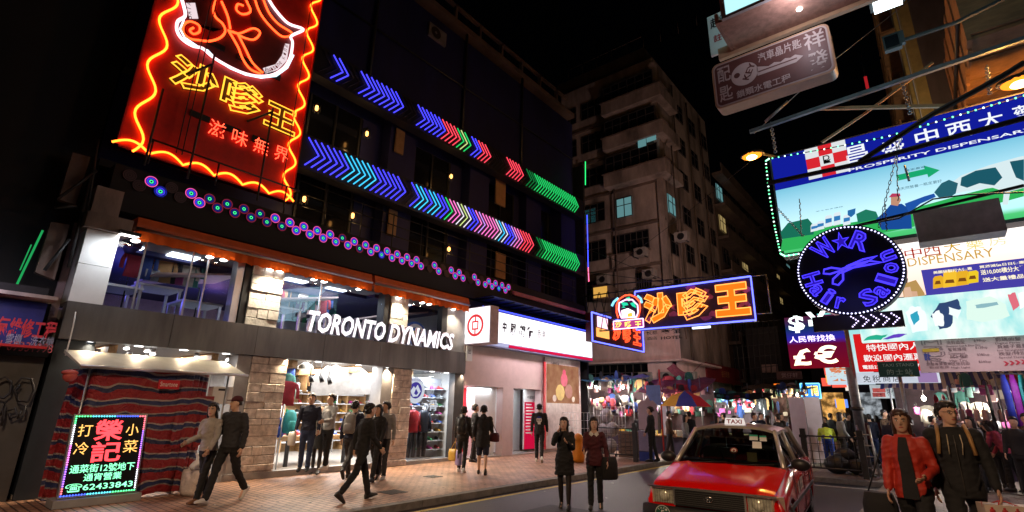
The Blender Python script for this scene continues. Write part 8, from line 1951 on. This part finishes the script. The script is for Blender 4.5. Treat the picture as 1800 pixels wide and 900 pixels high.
# --- couple at the right, in front
PR = Vector((-.40, 7.6, .12))
T, L_, A, up = person('woman in an open red jacket walking arm in arm at the right front', PR, 172, 1.76, 'f', (20, 6), (-14, 12), (2, 12, 70), (4, 8, 14), top='red', crease=.007, bottom='black', hair='bob', hairmat=m_hairb, skin=1, topz=.8, vox=.011, head=(8, 2), open_jacket='black', hood=True, fat=1.0, build=.96)
handbag('slack black shoulder bag hanging by the woman in the red jacket', L_((.33, .02, .42)), (.34, .2, .42), C_['black'], strap=A and L_(A[1][0] + Vector((.02, 0, .06))))
T, L_, A, up = person('man with glasses and a dark hooded jacket carrying a red patterned bag', Vector((.03, 7.8, .12)), 184, 1.9, 'm', (-20, 18), (24, 6), (10, 9, 18), (-6, 6, 22), top='black', crease=.01, bottom='black', skin=0, topz=.8, vox=.011, head=(28, 4), hood=True, build=.97, fat=1.02)
mb = MB(); S_ = 1.9 / 1.72; hd_ = Matrix.Rotation(rad(28), 3, 'Z')
def HH(v): hs_ = (1.72 / 1.9) ** .8; return L_(up(Vector((0, .02, 1.6 - .11 * (1 - hs_))) + hd_ @ (Vector(v) * hs_)))
for e in (-1, 1): mb.tube([HH((e * .031 + .022 * math.cos(k * .5236), .096, .007 + .016 * math.sin(k * .5236))) for k in range(13)], .0028, m_blkp, 4); mb.tube([HH((e * .053, .096, .01)), HH((e * .074, .01, .01))], .0028, m_blkp, 4)
mb.tube([HH((-.01, .098, .01)), HH((.01, .098, .01))], .0028, m_blkp, 4); mb.build('glasses', T)
for e in (-1, 1): mb = MB(); mb.tube([L_(up((e * .1, -.1, 1.42))), L_(up((e * .11, .0, 1.475))), L_(up((e * .12, .13, 1.37))), L_(up((e * .14, .13, 1.2)))], .02, M('tan_strap', (.4, .22, .08), .6, noise=.2), 6); mb.build('rucksack_strap', T)
mb = MB(); mj = M('jacket_zip', (.09, .085, .08), .4, .5)
mb.tube([L_(up((0, y_, z))) for y_, z in ((.148, .84), (.142, 1.0), (.142, 1.1), (.148, 1.2), (.142, 1.3), (.12, 1.38))], .006, mj, 4)
mb.build('zip', T); mb = MB()
for e in (-1, 1): mb.tube([L_(up((e * .05, .125, 1.385))), L_(up((e * .055, .153, 1.3))), L_(up((e * .05 + .01, .158, 1.2)))], .006, M('hood_cord', (.5, .42, .3), .7), 4)
mb.build('hood_cord', T)
mb = MB()
for e in (-1, 1): mb.tube([L_(up((e * .1, .135, .9))), L_(up((e * .14, .118, 1.04)))], .008, C_['black'], 4)
mb.build('pocket', T)
w_ = A[-1][2]; hb = L_(w_ + A[-1][3] * .1)
def pattern_bag(c, lab):
    t = thing('carrier_bag', lab, 'bag', c, .3); M_ = XF[t.as_pointer()]; mb = MB(); mw = M('bag_cream', (.62, .5, .42), .55, noise=.08); mr = M('bag_red', (.5, .03, .035), .55, noise=.1)
    mb.loft([[M_ @ Vector((a, b, z)) for a, b in ((-.2 * k_, -.1), (.2 * k_, -.1), (.2 * k_, .1), (-.2 * k_, .1))] for z, k_ in ((0, .95), (.02, 1), (.36, 1.04))], mw, smooth=False); mb.build('bag_body', t)
    mb = MB()
    for i in range(4):
        for j in range(4):
            c_ = Vector((-.15 + i * .1, -.104, .05 + j * .085)); mb.ell(M_ @ c_, (.026, .004, .02), mr, 7, 5, M_.to_3x3()); mb.ell(M_ @ (c_ + Vector((0, 0, .026))), (.012, .004, .01), mr, 6, 4, M_.to_3x3())
    mb.box(M_ @ Vector((-.21, -.05, .33)), M_ @ Vector((-.17, .06, .37)), mr); tag(mb.build('printed_pattern', t), kind='stuff')
    mb = MB()
    for y_ in (-.09, .09): mb.tube([M_ @ Vector((-.09, y_, .35)), hb + Vector((-.02, 0, 0)), hb + Vector((.02, 0, 0)), M_ @ Vector((.09, y_, .35))], .006, mr, 5)
    mb.build('handle', t)
pattern_bag(hb - Vector((-.02, .0, .39)), 'white carrier bag with rows of red figures held by the man with glasses')
# --- two women on the road
T, L_, A, up = person('young woman in a short black coat pointing at her face on the road', Vector((-5.78, 8.75, .0)), 206, 1.62, 'f', (8, 4), (-6, 10), (25, 5, 95), (55, 4, 105), top='black', bottom='tights', hair='long', skin=2, topz=.62, vox=.012, head=(-5, -2), shoes=m_shoe, hairmat=m_hair)
T, L_, A, up = person('young woman in a maroon jumper with a white collar walking on the road', Vector((-5.35, 9.15, .0)), 208, 1.63, 'f', (-7, 12), (9, 4), (0, 14, 20), (20, 4, 60), top='maroon', bottom='black', hair='bob', skin=2, topz=.8, vox=.012, head=(12, 2), collar='white', shoes=m_shoe)
handbag('black and white shoulder bag of the woman in the maroon jumper', L_((-.29, .02, .55)), (.13, .34, .4), C_['black'], rz=rad(150), strap=L_(A[-1][0] + Vector((-.01, 0, .06))))
# --- couple by the canvas stall
m2 = D(388, 884); T, L_, A, up = person('man in a red cap and black varsity jacket striding past the canvas stall', m2, 208, 1.82, 'm', (-20, 22), (20, 4), (-6, 10, 20), (10, 6, 20), top='charcoal', bottom='black', hair='cap', skin=0, shoes=m_shoew, head=(-30, 0))
T, L_, A, up = person('woman in a pale top and dark trousers leaning on the man in the red cap', D(350, 884), 205, 1.66, 'f', (14, 4), (-10, 12), (12, 8, 30), (14, 6, 60), lean=4, top='pale', bottom='black', hair='bob', skin=1, shoes=m_shoeb, head=(20, 0))
# --- walkers before the shop
T, L_, A, up = person('young man in black striding along the pavement', D(628, 880), -10, 1.72, 'm', (20, 6), (-18, 20), (-18, 8, 30), (16, 8, 30), lean=6, top='black', bottom='black', skin=0, head=(0, -6))
T, L_, A, up = person('man in a grey sweater standing by the stone column', D(668, 843), 212, 1.74, 'm', (4, 2), (-6, 6), (-4, 10, 14), (6, 8, 16), top='grey', bottom='charcoal', skin=0, shoes=m_shoew, head=(-35, 0), build=1.04)
T, L_, A, up = person('woman in a black skirt reading her phone outside the shop opening', D(553, 833), 226, 1.62, 'f', (3, 2), (-4, 4), (28, 4, 92), (28, 4, 92), top='black', bottom='tights', skirt='black', hair='bob', skin=2, head=(0, -22), shoes=m_shoe, collar='pink')
mb = MB(); q = L_(up((0, .36, 1.12))); t = MB(); t.box(q + Vector((-.03, -.01, -.06)), q + Vector((.03, .0, .06)), m_black); tag(t.build('phone'), 'dark phone in the hands of the woman in the black skirt', 'phone')
T, L_, A, up = person('man with glasses in a navy padded jacket standing in the shop opening', Vector((-12.0, 7.0, .26)), 232, 1.76, 'm', (3, 2), (-3, 3), (6, 10, 20), (6, 10, 20), top='navy', bottom='denim', skin=0)
handbag('white plastic bag held by the man in the navy padded jacket', L_((.32, .1, .55)), (.22, .14, .3), m_white, strap=L_(A[1][2] + A[1][3] * .08))
T, L_, A, up = person('man in a grey hoodie holding a paper bag in the shop opening', Vector((-12.0, 7.55, .26)), 185, 1.76, 'm', (5, 3), (-5, 6), (20, 8, 60), (16, 8, 60), top='grey', bottom='black', skin=0, hood=True, shoes=m_shoew)
handbag('white printed paper bag held by the man in the grey hoodie', L_((0.05, .33, .78)), (.34, .16, .36), m_white, strap=L_(A[1][2] + A[1][3] * .06))
T, L_, A, up = person('man in a dark jacket with a grey rucksack walking into the shop', D(610, 842), 32, 1.78, 'm', (18, 4), (-24, 26), (-10, 8, 20), (14, 8, 20), lean=5, top='navy', bottom='charcoal', skin=1)
rucksack_on(L_, up, 'grey rucksack on the back of the man walking into the shop', 'grey')
T, L_, A, up = person('woman with blown dark hair half hidden behind the striding man', D(655, 846), 200, 1.68, 'f', (14, 4), (-16, 14), (6, 8, 20), (6, 8, 30), top='black', bottom='black', hair='bob', skin=0)
# --- bank group
T, L_, A, up = person('woman in a black leather jacket with a rucksack carrying shopping bags at the bank', D(811, 830), 28, 1.66, 'f', (4, 2), (-5, 6), (2, 10, 12), (4, 10, 16), top='leather', bottom='black', hair='bun', skin=1, shoes=m_shoew, hood=True)
rucksack_on(L_, up, 'black rucksack on the woman in the leather jacket', 'leather')
hb = L_(A[-1][2] + A[-1][3] * .09); handbag('yellow shopping bag held by the woman in the leather jacket', hb - Vector((.08, .0, .52)), (.3, .12, .3), M('bag_yellow', (.55, .33, .05), .5, noise=.15), strap=hb); handbag('mauve shopping bag held by the woman in the leather jacket', hb - Vector((-.12, -.02, .62)), (.2, .12, .38), M('bag_mauve', (.3, .25, .5), .5, noise=.15), strap=hb)
T, L_, A, up = person('man in a long dark coat and shorts with bare calves at the bank', D(847, 834), 40, 1.7, 'm', (6, 4), (-10, 14), (6, 10, 30), (6, 8, 40), top='black', bottom='navy', shorts=True, skin=0, topz=.7, hood=True)
handbag('dark red handbag at the hip of the man in shorts', L_((.3, .04, .8)), (.3, .14, .22), C_['maroon'], strap=L_(A[1][0]))
T, L_, A, up = person('young man in black facing the red bank lobby', D(832, 812), -40, 1.74, 'm', (3, 2), (-3, 4), (10, 8, 40), (10, 8, 40), top='black', bottom='black', skin=0, head=(10, -14))
# --- skull jacket
T, L_, A, up = person('man seen from behind in a black jacket with a white skull on its back', D(948, 812), 32, 1.8, 'm', (6, 4), (-12, 16), (2, 10, 12), (4, 9, 14), top='black', bottom='black', skin=0, shoes=m_shoew)
mb = MB(); sq = lambda x, z: L_(up((x, -.132 - (.012 if z > 1.2 else .0), z)))
mb.poly([sq(x, z) for x, z in ((-.07, 1.3), (-.085, 1.24), (-.075, 1.18), (-.045, 1.15), (-.04, 1.1), (.04, 1.1), (.045, 1.15), (.075, 1.18), (.085, 1.24), (.07, 1.3), (.0, 1.33))], m_white); mb.poly([sq(x, z) + Vector((0, -.003, 0)) for x, z in ((-.075, 1.28), (.075, 1.28), (.07, 1.31), (0, 1.345), (-.07, 1.31))], C_['blue'])
for e in (-1, 1): mb.poly([sq(e * .035 + .02 * math.cos(k), 1.225 + .022 * math.sin(k)) + Vector((0, -.004, 0)) for k in range(6)], m_black)
mb.poly([sq(-.012, 1.17) + Vector((0, -.004, 0)), sq(.012, 1.17) + Vector((0, -.004, 0)), sq(0, 1.2) + Vector((0, -.004, 0))], m_black); mb.build('skull_print', T)
# --- cleaner
T, L_, A, up = person('street cleaner in a lime vest and blue trousers bending over behind the barrier', D(1462, 822), 10, 1.72, 'm', (6, 4), (-6, 6), (50, 8, 10), (60, 8, 10), lean=62, top='lime', bottom='blue', skin=1, sleeves=0, head=(0, -20))
# --- shoppers near the stalls
T, L_, A, up = person('man in black at the kerb in front of the green lit stall', D(1148, 812), 100, 1.78, 'm', (4, 2), (-6, 6), (6, 8, 20), (6, 8, 20), top='black', bottom='black', skin=0, head=(20, 0))
T, L_, A, up = person('person in a dark coat looking into the stall beside the crates', D(1128, 802, 0), 30, 1.68, 'm', (2, 2), (-3, 3), (20, 8, 50), (20, 8, 50), top='charcoal', bottom='black', skin=1)
T, L_, A, up = person('man in a grey patterned hoodie at the right edge looking through the clothes', Vector((2.05, 15.2, .12)), 100, 1.78, 'm', (3, 2), (-4, 4), (40, 6, 30), (45, 6, 30), top='grey', bottom='denim', skin=0, hood=True)
handbag('white and green plastic bag standing at the right edge on the sidewalk', Vector((1.62, 14.6, .13)), (.3, .18, .36), m_white)
T, L_, A, up = person('stooping woman in a pink top at the low rack of clothes', Vector((1.05, 17.6, .12)), 60, 1.64, 'f', (6, 6), (-6, 6), (40, 6, 30), (40, 6, 20), lean=28, top='pink', bottom='black', hair='bob', skin=1)
# --- crowd: a few figures, then copies
crowd = []
for k, (lab, sex, top, bot, hr, face) in enumerate((('dark haired man in a black coat in the market crowd', 'm', 'black', 'black', 'short', 0), ('long haired woman in a charcoal coat in the market crowd', 'f', 'charcoal', 'black', 'long', 0), ('man in a navy jacket in the market crowd', 'm', 'navy', 'denim', 'short', 0), ('woman with a bob in a maroon coat in the market crowd', 'f', 'maroon', 'black', 'bob', 0), ('man in a brown jacket in the market crowd', 'm', 'brown', 'charcoal', 'short', 0), ('woman with a bob in a grey top in the market crowd', 'f', 'grey', 'black', 'bob', 0))):
    crowd.append((lab, sex, top, bot, hr))
spots = [[], [], [], [], [], []]; rr = random.Random(21)
allp = []
for k in range(20): allp.append((rr.uniform(-8.4, -4.6), rr.uniform(19.4, 21.2), 0))
for k in range(14): allp.append((rr.uniform(-7.2, -4.0), rr.uniform(22.5, 25.2), 0))
for k in range(12): allp.append((rr.uniform(-5.8, -3.6), rr.uniform(25.5, 33), 0))
for k in range(16): allp.append((rr.uniform(-1.3, 2.6), rr.uniform(18.9, 20.0), .12))
for k in range(8): allp.append((rr.uniform(-1.2, 1.9), rr.uniform(16.4, 18.3), .12))
for k in range(8): allp.append((rr.uniform(-2.9, -1.4), rr.uniform(20.2, 28), .12))
keep = []
for p in allp:
    if all((p[0] - q[0]) ** 2 + (p[1] - q[1]) ** 2 > .3 for q in keep): keep.append(p)
for k, p in enumerate(keep): spots[k % 6].append(p)
for k, (lab, sex, top, bot, hr) in enumerate(crowd):
    T = None
    for (x, y, z) in spots[k]:
        rz = rr.uniform(0, 360)
        if T is None: T = person(lab, Vector((x, y, z)), rz, 1.76 if sex == 'm' else 1.64, sex, (10, 4), (-10, 12), (6, 9, 20), (4, 9, 30), top=top, bottom=bot, hair=hr, skin=k % 3, vox=.022, detail=False, group=lab.replace('in the market crowd', 'in the crowd'))[0]
        else: copy_tree(T, (x, y, z), rad(rz), scale=rr.uniform(.95, 1.05))
